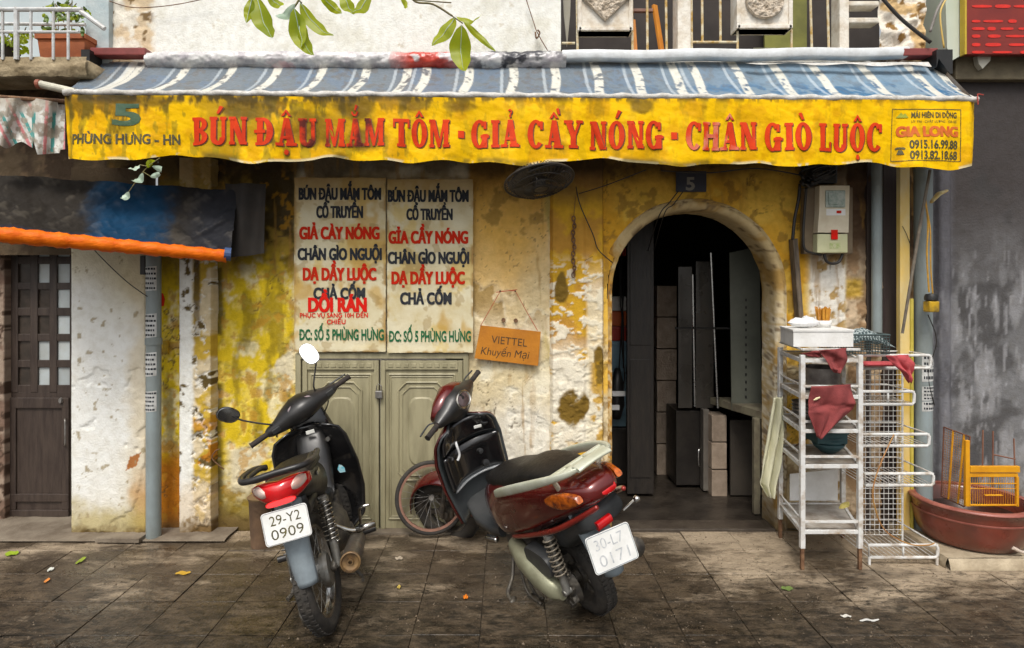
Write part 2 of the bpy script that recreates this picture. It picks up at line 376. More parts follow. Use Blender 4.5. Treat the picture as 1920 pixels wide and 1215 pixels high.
k = MB()
for i in range(12): k.box((-6+i*1.0, 1.36, -.1), (-6+i*1.0+.985, 1.50, .005), .012)
tag(k.build('kerb', mat('kerb_stone', (.22, .2, .17), (.13, .12, .1), scale=10, rough=.8, bump=.4)), kind='structure')
# pavement bed + tiles (each a piece)
pv = MB(); pv.grid(lambda u, v: (-4.6+9.2*u, 1.5+2.9*v, -.011+.004*math.sin(u*90)*math.sin(v*31)), 60, 20)
PAVE = tag(pv.build('pavement', mat('joint_dirt', (.03, .022, .014), (.06, .045, .03), scale=30, rough=.9, bump=.5)), kind='structure')
TS = .298; variants = []
for q in range(8):
    bm = bmesh.new(); bmesh.ops.create_cube(bm, size=1); bmesh.ops.scale(bm, vec=(TS-.003, TS-.003, .03), verts=bm.verts)
    bmesh.ops.bevel(bm, geom=[e for e in bm.edges if e.verts[0].co.z > 0 and e.verts[1].co.z > 0], offset=.0012, segments=1, affect='EDGES')
    for v in bm.verts:
        if v.co.z > .01 and random.random() < .25: v.co.x *= .985; v.co.y *= .985; v.co.z -= .002
    bmesh.ops.translate(bm, vec=(0, 0, -.015), verts=bm.verts)
    me = bpy.data.meshes.new('tile'); bm.to_mesh(me); bm.free(); me.materials.append(WET); variants.append(me)
pvo = ORG[PAVE.as_pointer()]
for i in range(28):
    for j in range(8):
        o = bpy.data.objects.new('tile', random.choice(variants)); COL.objects.link(o); o.parent = PAVE
        o.location = Vector((-4.16+i*TS+.02, 3.84-j*TS, random.uniform(-.002, .002)))-pvo
        o.rotation_euler = (random.uniform(-.006, .006), random.uniform(-.006, .006), random.choice((0, 1, 2, 3))*math.pi/2+random.uniform(-.004, .004))

# ================================================================ SHOPHOUSE
SH = empty('shophouse', (0, 4.0, 0), 'old noodle shop front in peeling yellow plaster with an arched doorway', 'building')
PL = mat('peeling_plaster', (1, 1, 1), (.86, .84, .80), scale=22, rough=.88, bump=.38, bscale=85, attr='plaster', fac=.58, rvar=.08, spec=.15)
CREAM = (.68, .57, .35); PALE = (.79, .72, .53); WHITE = (.83, .83, .78); YEL = (.50, .36, .022); OLIVE = (.22, .155, .012); DARK = (.035, .024, .010); OR = (.46, .155, .012); OCH = (.74, .42, .07); BRN = (.17, .10, .035)
def base(c, x): return np.ones(x.shape+(3,))*np.array(c)
def wallcol(x, z, y):
    px = x*300+950; py = 535-(z-1.53)*300
    n1 = fbm(x, z, 2.2, 5, 0); n2 = fbm(x, z, 6, 5, 1); n3 = fbm(x, z, 16, 4, 2); n4 = fbm(x, z, 45, 3, 3); ns = fbm(x*3.2, z*.7, 4, 5, 4)
    c = base(CREAM, x)
    c = mixc(c, PALE, ss(.45, .62, n2))
    # left bay, px 300-560: green-yellow algae over cream
    L = ss(565, 545, px)
    yel = mixc(mixc(base((.70, .50, .02), x), (.80, .62, .12), ss(.44, .66, n3)), (.80, .70, .40), ss(.50, .62, n2*.55+n3*.3+n4*.15))
    c = c*(1-L[..., None])+yel*L[..., None]
    c = mixc(c, OLIVE, L*ss(.50, .66, ns*.7+n3*.3)*.7)
    c = mixc(c, (.70, .62, .42), L*ss(.52, .60, fbm(x, z, 3.4, 5, 5))*ss(560, 650, py)*ss(415, 440, px))
    up = L*ss(560+120*(n1-.5), 430+160*(n1-.5), py)
    c = mixc(c, BRN, up*.8); c = mixc(c, DARK, up*ss(.44, .56, n2)*.85)
    c = mixc(c, OR, L*ss(360, 345, px)*ss(830, 880, py+60*(n2-.5))*.95)
    c = mixc(c, DARK, ss(424, 412, px)*ss(398, 406, px)*ss(.30, .42, n2)*.8*L)
    c = mixc(c, (.5, .25, .02), L*ss(.62, .68, n3)*.6)
    c = mixc(c, OLIVE, L*ss(900, 960, py+60*(n3-.5))*ss(400, 420, px)*.9)
    # orange-brown streaks around posters and between
    M_ = ss(875, 885, px)*ss(1040, 1020, px)
    c = mixc(c, OCH, M_*ss(620, 360, py+220*(n1-.5))*.9); c = mixc(c, (.42, .23, .05), M_*ss(400, 325, py+70*(n2-.5))*.6)
    c = mixc(c, (.36, .22, .05), M_*ss(.57, .62, n2)*ss(650, 560, py)*.8)
    c = mixc(c, (.45, .36, .10), ss(1012, 1028, px)*ss(1042, 1030, px)*ss(.38, .5, ns)*ss(720, 620, py)*.8)
    c = mixc(c, (.20, .13, .06), M_*ss(.75, .78, n4)*.6)
    # arch field
    A = ss(1105, 1120, px)*ss(1530, 1505, px)
    a = mixc(mixc(base((.80, .50, .08), x), (.66, .35, .03), ss(.42, .6, n1)), (.70, .45, .07), ss(.5, .62, n2))
    a = mixc(a, (.55, .30, .04), ss(420, 330, py+90*(n2-.5))*.6); a = mixc(a, (.70, .60, .40), ss(590, 680, py)*ss(.4, .55, n2)*.9)
    c = c*(1-A[..., None])+a*A[..., None]
    c = mixc(c, (.20, .11, .03), A*ss(.57, .64, n3)*.55)
    # white peeled strip and rough brown strip right of the meter
    W = ss(1515, 1524, px)*ss(1590, 1582, px)
    w_ = mixc(base((.80, .76, .68), x), (.45, .30, .12), ss(.54, .63, n3)); w_ = mixc(w_, (.22, .14, .07), ss(520, 450, py+60*(n2-.5))*.9)
    c = c*(1-W[..., None])+w_*W[..., None]
    Bn = ss(1583, 1590, px); b_ = mixc(base((.34, .22, .12), x), (.55, .42, .28), ss(.45, .6, n3)); b_ = mixc(b_, (.10, .06, .035), ss(520, 440, py)); b_ = mixc(b_, (.6, .38, .03), ss(515, 530, py)*ss(565, 550, py)*ss(1622, 1612, px)*.8)
    c = c*(1-Bn[..., None])+b_*Bn[..., None]
    # foot of the wall
    c = mixc(c, (.80, .77, .68), ss(700, 800, py+90*(n2-.5))*ss(870, 885, px)*ss(1130, 1110, px)*.75); c = mixc(c, (.12, .075, .03), ss(945, 990, py+50*(n2-.5))*.8)
    # near-black brown band along the wall top below the awning
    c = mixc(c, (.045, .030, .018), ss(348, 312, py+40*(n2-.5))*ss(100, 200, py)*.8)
    # hairline cracks and rusty drips
    ck = fbm(x*1.0, z*.8, 3.1, 4, 6); ck2 = fbm(x*.9, z*1.2, 2.3, 5, 7)
    crack = np.maximum(ss(.0045, .0015, abs(ck-.5)), ss(.004, .0012, abs(ck2-.47)))*ss(.42, .55, fbm(x, z, 1.7, 3, 3))
    c = mixc(c, (.10, .065, .03), crack*.8*ss(205, 240, py))
    dr = ss(.60, .70, fbm(x*7+.3*z, z*.55, 4, 4, 2))*ss(.35, .6, n1); c = mixc(c, (.34, .19, .045), dr*.55*ss(220, 330, py))
    # upper storey
    U = ss(205, 120, py)
    u = mixc(mixc(base(WHITE, x), (.70, .68, .58), ss(.5, .7, n2)*.6), (.42, .36, .26), ss(.60, .66, n4)*ss(100, 60, 0*px)*.0)
    u = mixc(u, (.60, .54, .42), ss(.75, .8, n3)*.6)
    e = ss(296, 282, px+14*(n3-.5)); pc = mixc(mixc(base((.66, .53, .36), x), (.78, .74, .64), ss(.47, .53, n2)), (.20, .13, .06), ss(.6, .66, n3)); u = u*(1-e[..., None])+pc*e[..., None]
    q = ss(1640, 1650, px)*ss(1745, 1735, px); pc = mixc(mixc(base((.60, .42, .21), x), (.82, .76, .66), ss(.46, .52, n2)), (.26, .15, .05), ss(.57, .63, n3)); u = u*(1-q[..., None])+pc*q[..., None]
    c = c*(1-U[..., None])+u*U[..., None]
    return np.clip(c*(.9+.2*n4[..., None]), 0, 1)
def walldisp(x, z):
    px = x*300+950; py = 535-(z-1.53)*300
    rough = .5+1.0*ss(.45, .6, fbm(x, z, 1.3, 3, 6))
    up_ = ss(140, 120, py); d = ((fbm(x, z, 7, 4, 1)-.5)*.012*rough+(fbm(x, z, 26, 3, 2)-.5)*.006*rough)*(1-.85*up_)
    d -= .005*ss(.55, .57, fbm(x, z, 6, 5, 1))*(1-up_)
    d -= .0035*ss(.605, .615, fbm(x, z, 16, 4, 2))*(1-.9*up_)
    ck = fbm(x*1.0, z*.8, 3.1, 4, 6); ck2 = fbm(x*.9, z*1.2, 2.3, 5, 7); d -= .004*np.maximum(ss(.0055, .002, abs(ck-.5)), ss(.005, .0016, abs(ck2-.47)))*ss(.42, .55, fbm(x, z, 1.7, 3, 3))*(1-up_)
    d += (fbm(x, z, 14, 4, 5)-.5)*.05*(ss(1583, 1590, px)+ss(1640, 1650, px)*ss(140, 100, py)*.5+ss(292, 284, px)*ss(140, 100, py)*.4)
    return d
ACX, AR, ASZ = X(1300), .508, Z(547)
def hole(x, z):
    px = x*300+950; py = 535-(z-1.53)*300
    door = (px > 556) & (px < 879) & (py > 664)
    arch = ((x-ACX)**2+(z-ASZ)**2 < (AR+.03)**2) | ((abs(x-ACX) < AR+.012) & (z < ASZ))
    win = (px > 1052) & (px < 1648) & (py < 97) | (px > 1736) & (py < 150)
    return door | arch | win
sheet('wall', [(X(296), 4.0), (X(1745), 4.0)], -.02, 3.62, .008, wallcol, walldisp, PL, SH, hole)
# upper left part of the wall, above the neighbour's awning
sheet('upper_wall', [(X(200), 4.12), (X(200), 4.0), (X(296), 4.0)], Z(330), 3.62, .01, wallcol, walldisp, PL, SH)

def pilL(x, z, y):
    px = x*300+950; py = 535-(z-1.53)*300
    n2 = fbm(x, z, 7, 5, 1); n3 = fbm(x, z, 19, 4, 2); n4 = fbm(x, z, 45, 3, 3)
    c = mixc(base((.66, .55, .36), x), (.55, .37, .05), ss(.44, .53, n2)); c = mixc(c, (.80, .77, .68), ss(.53, .6, n3))
    c = mixc(c, (.50, .20, .02), ss(.58, .64, n2)*ss(700, 860, py)); c = mixc(c, (.13, .09, .03), ss(.62, .67, n3))
    s = ss(376, 368, px+8*(n3-.5)); c = mixc(c, WHITE, s*ss(.70, .6, n3))
    c = mixc(c, (.10, .065, .025), ss(372, 376, px)*ss(388, 383, px)*ss(700, 520, py+80*(n2-.5))*.9)
    c = mixc(c, (.30, .2, .05), ss(500, 440, py)*.9)
    c = mixc(c, (.70, .55, .36), ss(880, 930, py+80*(n2-.5))*.6); c = mixc(c, (.16, .10, .04), ss(960, 990, py+40*(n3-.5)))
    return np.clip(c*(.9+.2*n4[..., None]), 0, 1)
def pildisp(x, z):
    px = x*300+950
    d = (fbm(x, z, 10, 4, 1)-.5)*.022+(fbm(x, z, 30, 3, 2)-.5)*.012-.008*ss(.55, .565, fbm(x, z, 19, 4, 2))
    return d*ss(362, 376, px)+.002*(fbm(x, z, 30, 3, 2)-.5)
sheet('pilaster', [(X(348), 4.02), (X(348), 3.925), (X(405), 3.925), (X(409), 4.02)], -.01, Z(300), .007, pilL, pildisp, PL, SH)
def pilR(x, z, y):
    px = x*300+950; py = 535-(z-1.53)*300
    n2 = fbm(x, z, 7, 5, 5); n3 = fbm(x, z, 17, 4, 6); n4 = fbm(x, z, 45, 3, 3); nf = fbm(x*.8, z*1.3, 26, 3, 4)
    c = mixc(base((.64, .37, .03), x), (.52, .27, .045), ss(.45, .6, n2))
    c = mixc(c, (.80, .72, .56), ss(.52, .555, nf+.10*(ss(480, 620, py)-.5))*ss(470, 520, py))
    c = mixc(c, (.78, .72, .58), ss(620, 700, py+60*(n2-.5))*ss(.36, .5, n2))
    c = mixc(c, (.76, .69, .52), ss(1095, 1104, px)*ss(480, 560, py)*.8)
    for (sx, sy, rx, ry) in ((1070, 764, 22, 34), (1092, 752, 10, 22), (1122, 690, 10, 40), (1052, 545, 12, 30), (1066, 870, 8, 20)):
        r_ = ((px-sx)/rx)**2+((py-sy)/ry)**2; c = mixc(c, (.19, .115, .02), ss(1.3, .6, r_+2.2*(n3-.5)))
    c = mixc(c, (.50, .28, .02), ss(1100, 1112, px)*ss(.42, .55, n3)*ss(620, 680, py)*.9)
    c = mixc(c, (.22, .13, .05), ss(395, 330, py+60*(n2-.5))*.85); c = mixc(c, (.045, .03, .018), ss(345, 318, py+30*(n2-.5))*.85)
    c = mixc(c, (.15, .09, .04), ss(950, 990, py+40*(n3-.5)))
    return np.clip(c*(.9+.2*n4[..., None]), 0, 1)
def pildispR(x, z):
    py = 535-(z-1.53)*300
    nf = fbm(x*.8, z*1.3, 26, 3, 4)
    return (fbm(x, z, 8, 4, 1)-.5)*.014+.005*ss(.53, .55, nf+.10*(ss(480, 620, py)-.5))*ss(470, 520, py)
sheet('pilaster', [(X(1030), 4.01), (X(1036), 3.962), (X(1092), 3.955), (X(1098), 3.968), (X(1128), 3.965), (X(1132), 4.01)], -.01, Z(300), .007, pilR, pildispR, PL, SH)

# arch: moulding + reveal
def archpath(r, right=True):
    p = [(ACX-r, z_) for z_ in np.linspace(0, ASZ, 14)[:-1]]
    p += [(ACX-r*math.cos(t), ASZ+r*math.sin(t)) for t in np.linspace(0, math.pi, 40)]
    p += [(ACX+r, z_) for z_ in np.linspace(ASZ, 0, 14)[1:]]
    return p
def strip(rows, name, m, parent, smooth=True, colf=None):
    V = np.array(rows); a, b, _ = V.shape; i, j = np.meshgrid(np.arange(a-1), np.arange(b-1), indexing='ij'); k_ = i*b+j
    Q = np.stack([k_, k_+1, k_+b+1, k_+b], -1).reshape(-1, 4); V = V.reshape(-1, 3)
    return npmesh(name, V, Q, m, parent, colf(V[:, 0]+.9*(V[:, 1]-4), V[:, 2]) if colf else None, smooth)
def dense(p, st=.012):
    out = []
    for (a, b) in zip(p[:-1], p[1:]):
        k_ = max(1, int(math.hypot(b[0]-a[0], b[1]-a[1])/st)); out += [(a[0]+(b[0]-a[0])*i/k_, a[1]+(b[1]-a[1])*i/k_) for i in range(k_)]
    return out+[p[-1]]
cen = dense(archpath(AR))
rows = []
for (a, b) in cen:
    dx, dz = a-ACX, max(0, b-ASZ); L_ = math.hypot(dx, dz); nx, nz2 = dx/L_, dz/L_; left = dx < 0
    k_ = float(ss(1.75, 1.95, b)) if left else float(ss(1.15, 1.3, b))*1.0+.25*(1-float(ss(1.15, 1.3, b)))   # moulding fades on the left jamb
    row = []
    for (off, pr) in ((0.0, .20), (0.0, .15), (.0, .10), (0.0, .05), (0.001, .015), (.004, -.004), (.012, -.020*k_-.004), (.034, -.032*k_-.004), (.052, -.026*k_-.004), (.059, -.010*k_-.003), (.066, -.018*k_-.003), (.074, -.004), (.080, .02)):
        o_ = off if (not left or b > 1.7) else off*.35
        nn = float(fbm(a*3, b*3+off*9, 5, 3, 2))-.5
        row.append((a+nx*o_+.006*nn*nx, 4.0+pr-.008*nn, b+nz2*o_+.006*nn*nz2))
    rows.append(row)
def archcol(x, z):
    py = 535-(z-1.53)*300; px = x*300+950; n2 = fbm(x, z, 8, 5, 1); n3 = fbm(x, z, 30, 4, 2)
    c = mixc(base((.55, .42, .22), x), (.42, .26, .08), ss(.42, .6, n2)); c = mixc(c, (.70, .62, .46), ss(520, 640, py)*ss(.4, .55, n3)); c = mixc(c, (.4, .2, .03), ss(1152, 1146, px)*ss(.45, .52, n3))
    c = mixc(c, (.16, .10, .05), ss(.62, .67, n3)*.8); return mixc(c, (.14, .09, .04), ss(900, 990, py)*.8)
strip(rows, 'arch_moulding', PL, SH, colf=archcol)

# doors: frame + two leaves with raised mouldings
DPAINT = mat('green_grey_paint', (.36, .325, .20), (.23, .205, .12), scale=7, rough=.5, bump=.12, bscale=60, stretch=(2, 2, .35), fac=.56)
DDK = mat('door_grime', (.10, .09, .055), (.17, .15, .09), scale=18, rough=.7)
DR = MB(); y0 = 3.985
DR.box((X(556), 3.975, 0), (X(566), 4.06, Z(664)), .004).box((X(869), 3.975, 0), (X(879), 4.06, Z(664)), .004).box((X(556), 3.978, Z(672)), (X(879), 4.06, Z(662)), .004)
DOOR = DR.build('door', DPAINT, SH)
def leaf(xa, xb):
    q = MB(); za, zb = .012, Z(675); q.box((xa, 4.0, za), (xb, 4.03, zb), .002)
    q.box((xa, 3.985, za), (xa+.03, 4.001, zb), .005).box((xb-.03, 3.985, za), (xb, 4.001, zb), .005)
    q.box((xa+.03, 3.986, zb-.06), (xb-.03, 4.001, zb), .005)
    n_ = 9                               # row of louvre slots under the top rail
    for i in range(n_):
        u = xa+.04+(xb-xa-.08)*(i+.5)/n_; q.box((u-.016, 3.982, zb-.045), (u+.016, 3.99, zb-.018), .006)
    def oct_(m_, z_a, z_b, cut, rad, yy):
        a, b = xa+m_, xb-m_; P = [(a+cut, z_a), (b-cut, z_a), (b, z_a+cut), (b, z_b-cut), (b-cut, z_b), (a+cut, z_b), (a, z_b-cut), (a, z_a+cut)]
        q.tube([(p[0], yy, p[1]) for p in P], rad, 6, closed=True)
    oct_(.05, za+.06, zb-.09, .001, .007, 3.999); oct_(.065, za+.075, zb-.105, .001, .004, 3.999)
    for (a_, b_) in ((za+.30, zb-.14),):
        oct_(.11, a_, b_, .05, .007, 3.998); oct_(.135, a_+.03, b_-.03, .045, .005, 3.998)
        q.loft([(((xa+xb)/2, 4.0, (a_+b_)/2), (.09, 0, 0), (0, 0, (b_-a_)/2-.09), 4), (((xa+xb)/2, 3.992, (a_+b_)/2), (.078, 0, 0), (0, 0, (b_-a_)/2-.10), 4)], 24)
    o = q.build('door_leaf', DPAINT, DOOR)
    return o
leaf(X(568), X(711)); leaf(X(714), X(868))
pk = MB(); pk.box((X(706), 3.955, Z(745)), (X(719), 3.978, Z(731)), .004); pk.tube([(X(708), 3.966, Z(732)), (X(708), 3.966, Z(722)), (X(712), 3.966, Z(718)), (X(717), 3.966, Z(722)), (X(717), 3.966, Z(732))], .0028, 8)
STEEL = mat('worn_steel', (.45, .44, .42), (.25, .22, .19), scale=20, rough=.35, metal=.85, bump=.1)
BLK = mat('black_plastic', (.012, .012, .012), (.022, .021, .020), scale=12, rough=.42, bump=.08, bscale=120)
RUST = mat('rusty_iron', (.10, .045, .02), (.22, .12, .06), scale=24, rough=.8, bump=.4, bscale=90)
pk.build('padlock', STEEL, DOOR)
ds = MB(); ds.box((X(556), 3.93, -.005), (X(879), 4.02, .012), .004); ds.build('door_sill', CEM, SH)

# ---------- interior seen through the arch
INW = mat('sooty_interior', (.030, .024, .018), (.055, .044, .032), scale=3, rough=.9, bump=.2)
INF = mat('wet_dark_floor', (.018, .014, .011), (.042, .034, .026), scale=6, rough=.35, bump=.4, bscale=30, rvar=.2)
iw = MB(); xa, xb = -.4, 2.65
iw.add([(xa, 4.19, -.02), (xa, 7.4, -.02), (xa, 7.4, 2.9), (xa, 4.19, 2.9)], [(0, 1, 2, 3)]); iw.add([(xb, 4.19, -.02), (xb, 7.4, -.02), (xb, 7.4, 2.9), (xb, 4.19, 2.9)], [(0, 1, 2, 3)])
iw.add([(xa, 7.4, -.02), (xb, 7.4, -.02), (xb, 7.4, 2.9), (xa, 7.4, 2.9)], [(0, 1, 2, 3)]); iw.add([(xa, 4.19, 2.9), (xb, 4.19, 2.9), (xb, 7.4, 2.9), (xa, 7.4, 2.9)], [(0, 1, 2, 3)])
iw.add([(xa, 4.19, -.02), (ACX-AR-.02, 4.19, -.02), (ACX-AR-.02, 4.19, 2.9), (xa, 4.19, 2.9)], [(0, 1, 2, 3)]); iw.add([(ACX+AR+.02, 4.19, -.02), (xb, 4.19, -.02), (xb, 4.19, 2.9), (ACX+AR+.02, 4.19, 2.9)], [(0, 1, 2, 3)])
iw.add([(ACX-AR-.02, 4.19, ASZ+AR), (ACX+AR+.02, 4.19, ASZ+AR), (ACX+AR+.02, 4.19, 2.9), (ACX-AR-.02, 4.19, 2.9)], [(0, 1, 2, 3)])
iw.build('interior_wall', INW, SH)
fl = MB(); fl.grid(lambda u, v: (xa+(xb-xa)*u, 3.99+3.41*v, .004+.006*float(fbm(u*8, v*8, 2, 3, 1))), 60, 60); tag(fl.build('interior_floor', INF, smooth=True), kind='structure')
th = MB(); th.box((X(1149), 3.97, -.01), (X(1451), 4.12, .02), .006); th.build('threshold', mat('threshold_stone', (.07, .055, .04), (.04, .03, .022), scale=12, rough=.5, bump=.4), SH)
BLOCK = mat('concrete_block', (.36, .28, .21), (.24, .18, .13), scale=12, rough=.85, bump=.4, bscale=60, objrand=.12)
for (pa, pb, pt, pbm, Y, nb, lb) in ((1231, 1269, 535, 890, 5.15, 6, 'tall bare concrete block pillar standing deep inside the arched doorway'), (1334, 1364, 778, 932, 4.62, 3, 'short concrete block pier under the counter inside the doorway')):
    e = empty('block_pillar', (X((pa+pb)/2, Y), Y, 0), lb, 'pillar'); z1 = Z(pt, Y); hh = z1/nb
    for i in range(nb):
        b = MB(); b.box((X(pa, Y)+random.uniform(0, .006), Y, i*hh+.004), (X(pb, Y)-random.uniform(0, .006), Y+.16, (i+1)*hh-.004), .006); b.build('block', BLOCK, e)
# dark folded door leaf at the left inside
q = MB(); q.box((X(1176, 4.6), 4.6, .03), (X(1226, 4.6), 4.64, 2.3), .004); q.box((X(1181, 4.6), 4.592, .15), (X(1220, 4.6), 4.601, 1.0), .003); q.box((X(1181, 4.6), 4.592, 1.1), (X(1220, 4.6), 4.601, 2.1), .003)
DKW = mat('dark_brown_wood', (.012, .009, .007), (.024, .018, .013), scale=9, rough=.5, bump=.25, stretch=(4, 4, .6), bscale=40)
o = tag(q.build('door_leaf', DKW), 'dark brown wooden leaf folded open inside the arched doorway', 'door'); o.name = 'folding_door'
# stack of coloured crates and boxes at the left inside
def simplebox(name, x0, x1, z0, z1, Y, d, m, lb, cat, grp=None, rib=True):
    e = empty(name, ((x0+x1)/2, Y+d/2, z0), lb, cat, grp); b = MB(); b.box((x0, Y, z0), (x1, Y+d, z1), .006)
    b.build('body', m, e)
    if rib:
        r_ = MB(); r_.box((x0-.006, Y-.006, z1-.03), (x1+.006, Y+d+.006, z1-.012), .004); r_.build('rim', m, e)
    return e
RED = mat('red_plastic', (.55, .03, .01), (.40, .02, .008), scale=8, rough=.4); ORG_ = mat('orange_plastic', (.75, .14, .01), (.6, .10, .01), rough=.45); WHP = mat('white_foam', (.78, .78, .76), (.66, .65, .62), scale=10, rough=.8, bump=.2); BLP = mat('pale_blue_plastic', (.22, .36, .45), (.14, .24, .30), rough=.5)
ix0, ix1 = X(1142, 4.9), X(1174, 4.9)
for (ya, yb, m_, lb, nm) in ((700, 800, BLP, 'tall pale blue tub at the bottom of the stack inside the doorway', 'tub'), (640, 699, BLP, 'pale blue crate under the red ones inside the doorway', 'crate'), (612, 639, RED, 'deep red crate in the stack inside the doorway', 'crate'), (584, 611, ORG_, 'orange crate below the white box inside the doorway', 'crate'), (556, 583, WHP, 'white foam box on the crate stack inside the doorway', 'foam_box')):
    simplebox(nm, ix0-.1, ix1, Z(yb, 4.9)+.001, Z(ya, 4.9), 4.9, .25, m_, lb, nm.replace('_', ' '))
simplebox('stool', ix0-.14, ix1+.01, .01, Z(801, 4.9), 4.88, .3, DKW, 'dark wooden stand under the crates inside the doorway', 'stand')
simplebox('hanging_sign', ix0-.1, ix1, Z(480, 4.9), Z(470, 4.9)+.02, 4.9, .02, RED, 'thin red strip hanging high inside the doorway at the left', 'strip', rib=False)
# glazed inner partition with steel mullions
GP = empty('glass_partition', (X(1360, 4.55), 4.55, 0), 'tall grey glazed partition with steel mullions inside the doorway', 'partition')
GL = mat('dusty_glass', (.034, .030, .025), (.055, .048, .040), scale=3, rough=.3, coat=.3)
for (a, b, t_, bt, m_) in ((1272, 1298, 500, 765, GL), (1305, 1338, 490, 765, GL)):
    q = MB(); q.box((X(a, 4.75), 4.75, Z(bt, 4.75)), (X(b, 4.75), 4.758, Z(t_, 4.75)), .002); q.build('pane', m_, GP)
FRG = mat('frosted_panel', (.12, .125, .10), (.085, .09, .07), scale=5, rough=.55)
q = MB(); q.prism([(X(1372, 4.5), Z(770, 4.5)), (X(1428, 4.5), Z(785, 4.5)), (X(1424, 4.5), Z(462, 4.5)), (X(1368, 4.5), Z(474, 4.5))], 4.5, 4.508); q.build('panel', FRG, GP)
q = MB()
for i in range(14): q.box((X(1399, 4.49)-.004, 4.494, Z(560+i*14, 4.49)), (X(1399, 4.49)+.006, 4.499, Z(565+i*14, 4.49)))
q.build('printed_mark', BLK, GP)
CHR = mat('brushed_steel', (.55, .55, .53), (.42, .41, .39), scale=30, rough=.3, metal=1)
for (pa, ya, pb, yb) in ((1299, 515, 1303, 762), (1333, 474, 1346, 765)):
    q = MB(); q.tube([at(pa, ya, 4.6), at(pb, yb, 4.6)], .009, 8); q.build('mullion', CHR, GP)
q = MB(); q.tube([at(1266, 615, 4.55), at(1432, 616, 4.55)], .008, 6); q.build('rail', BLK, GP)
# steel cabinet and counter
GC = empty('steel_cabinet', (X(1300, 4.7), 4.7, 0), 'dark steel cabinet with a handle below the glass inside', 'cabinet')
q = MB(); q.box((X(1268, 4.8), 4.8, .03), (X(1318, 4.8), 5.1, Z(770, 4.8)), .006); q.build('body', mat('dark_steel', (.026, .022, .019), (.045, .038, .032), rough=.4, metal=.5), GC)
q = MB(); q.box((X(1319, 4.7), 4.7, .02), (X(1330, 4.7), 4.78, Z(768, 4.7)), .004); q.build('post', mat('pale_steel', (.22, .20, .17), (.15, .13, .11), rough=.4, metal=.4), GC)
q = MB(); q.tube(smoothpath([at(1314, 840, 4.69), at(1310, 845, 4.66), at(1310, 870, 4.66), at(1314, 876, 4.69)]), .004, 6); q.build('handle', CHR, GC)
CT = empty('counter', (X(1385, 4.3), 4.3, 0), 'worn counter with a pale edge just inside the arch on the right', 'counter')
CTM = mat('worn_counter_edge', (.20, .18, .12), (.12, .10, .07), scale=14, rough=.55)
q = MB(); a, b, c_, d_ = at(1262, 745, 4.9), at(1340, 762, 4.75), at(1432, 783, 4.2), at(1345, 775, 4.4)
q.prism([(X(1336, 4.7), 4.75), (X(1425, 4.7), 4.75), (X(1432, 4.2)+.1, 4.2), (X(1428, 4.2), 4.2)], Z(786, 4.2), Z(772, 4.2), axis='z'); q.build('top', CTM, CT)
for (p_, Yy) in ((1420, 4.22), (1428, 4.6)):
    q = MB(); q.box((X(p_, Yy)-.02, Yy, .02), (X(p_, Yy)+.02, Yy+.04, Z(786, 4.2)), .003); q.build('leg', CTM, CT)
q = MB(); q.box((X(1370, 4.6), 4.6, .02), (X(1424, 4.6), 4.62, Z(788, 4.6)), .002); q.build('panel', INW, CT)

# ================================================================ LEFT NEIGHBOUR
LN = empty('neighbour_house', (-2.9, 4.0, 0), 'neighbouring house with a white pier, dark lattice door and balcony', 'building')
def piercol(x, z, y):
    py = HY+(H-z)*F/3.92; px = PX+x*F/3.92; n1 = fbm(x, z, 2, 4, 3); n2 = fbm(x, z, 7, 5, 1); n3 = fbm(x, z, 20, 4, 2)
    c = mixc(base((.82, .82, .78), x), (.76, .73, .64), ss(.45, .65, n1))
    c = mixc(c, (.62, .50, .22), ss(620, 500, py+60*(n1-.5))*ss(150, 260, px)*.8); c = mixc(c, (.74, .66, .46), ss(560, 480, py)*.8)
    c = mixc(c, (.66, .56, .38), ss(225, 262, px+50*(n2-.5))*.7); c = mixc(c, (.55, .33, .14), ss(232, 262, px+40*(n2-.5))*ss(880, 940, py+60*(n2-.5))*.9)
    c = mixc(c, (.42, .33, .10), ss(930, 975, py+70*(n2-.5))*.8); c = mixc(c, (.14, .09, .03), ss(978, 1000, py+34*(n3-.5)))
    c = mixc(c, (.40, .16, .05), ((abs(px-250+.3*(py-865)) < 9) & (abs(py-865+.4*(px-250)) < 11))*1.0)
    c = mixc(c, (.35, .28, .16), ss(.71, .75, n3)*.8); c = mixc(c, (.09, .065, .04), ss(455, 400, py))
    return np.clip(c, 0, 1)
def pierdisp(x, z):
    px = PX+x*F/3.92; n2 = fbm(x, z, 7, 5, 1)
    return (fbm(x, z, 3, 3, 2)-.5)*.008-.007*ss(.555, .565, fbm(x, z, 5, 4, 1)+.12*(ss(225, 270, px)-.5)+.15*(ss(.25, .05, z)-.5))+(fbm(x, z, 30, 3, 2)-.5)*.003
xl, xr = X(134, 3.92), X(274, 3.92)
sheet('pier', [(xl, 4.25), (xl, 3.92), (xr-.01, 3.92), (xr, 3.935), (xr, 4.02)], -.01, 2.25, .008, piercol, pierdisp, PL, LN)
def dkcol(x, z, y):  # shade below the balcony painted into the dark brown wall colour
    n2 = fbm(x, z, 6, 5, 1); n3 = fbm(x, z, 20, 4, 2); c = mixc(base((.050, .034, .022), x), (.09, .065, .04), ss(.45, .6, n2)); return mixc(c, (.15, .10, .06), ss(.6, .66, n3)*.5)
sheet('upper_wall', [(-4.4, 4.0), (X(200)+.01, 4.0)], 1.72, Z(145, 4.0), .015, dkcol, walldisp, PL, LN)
def stonecol(x, z, y):
    n2 = fbm(x, z, 9, 5, 1); n3 = fbm(x, z, 24, 4, 2); return mixc(mixc(base((.20, .13, .095), x), (.34, .26, .20), ss(.45, .6, n2)), (.08, .05, .035), ss(.55, .62, n3))
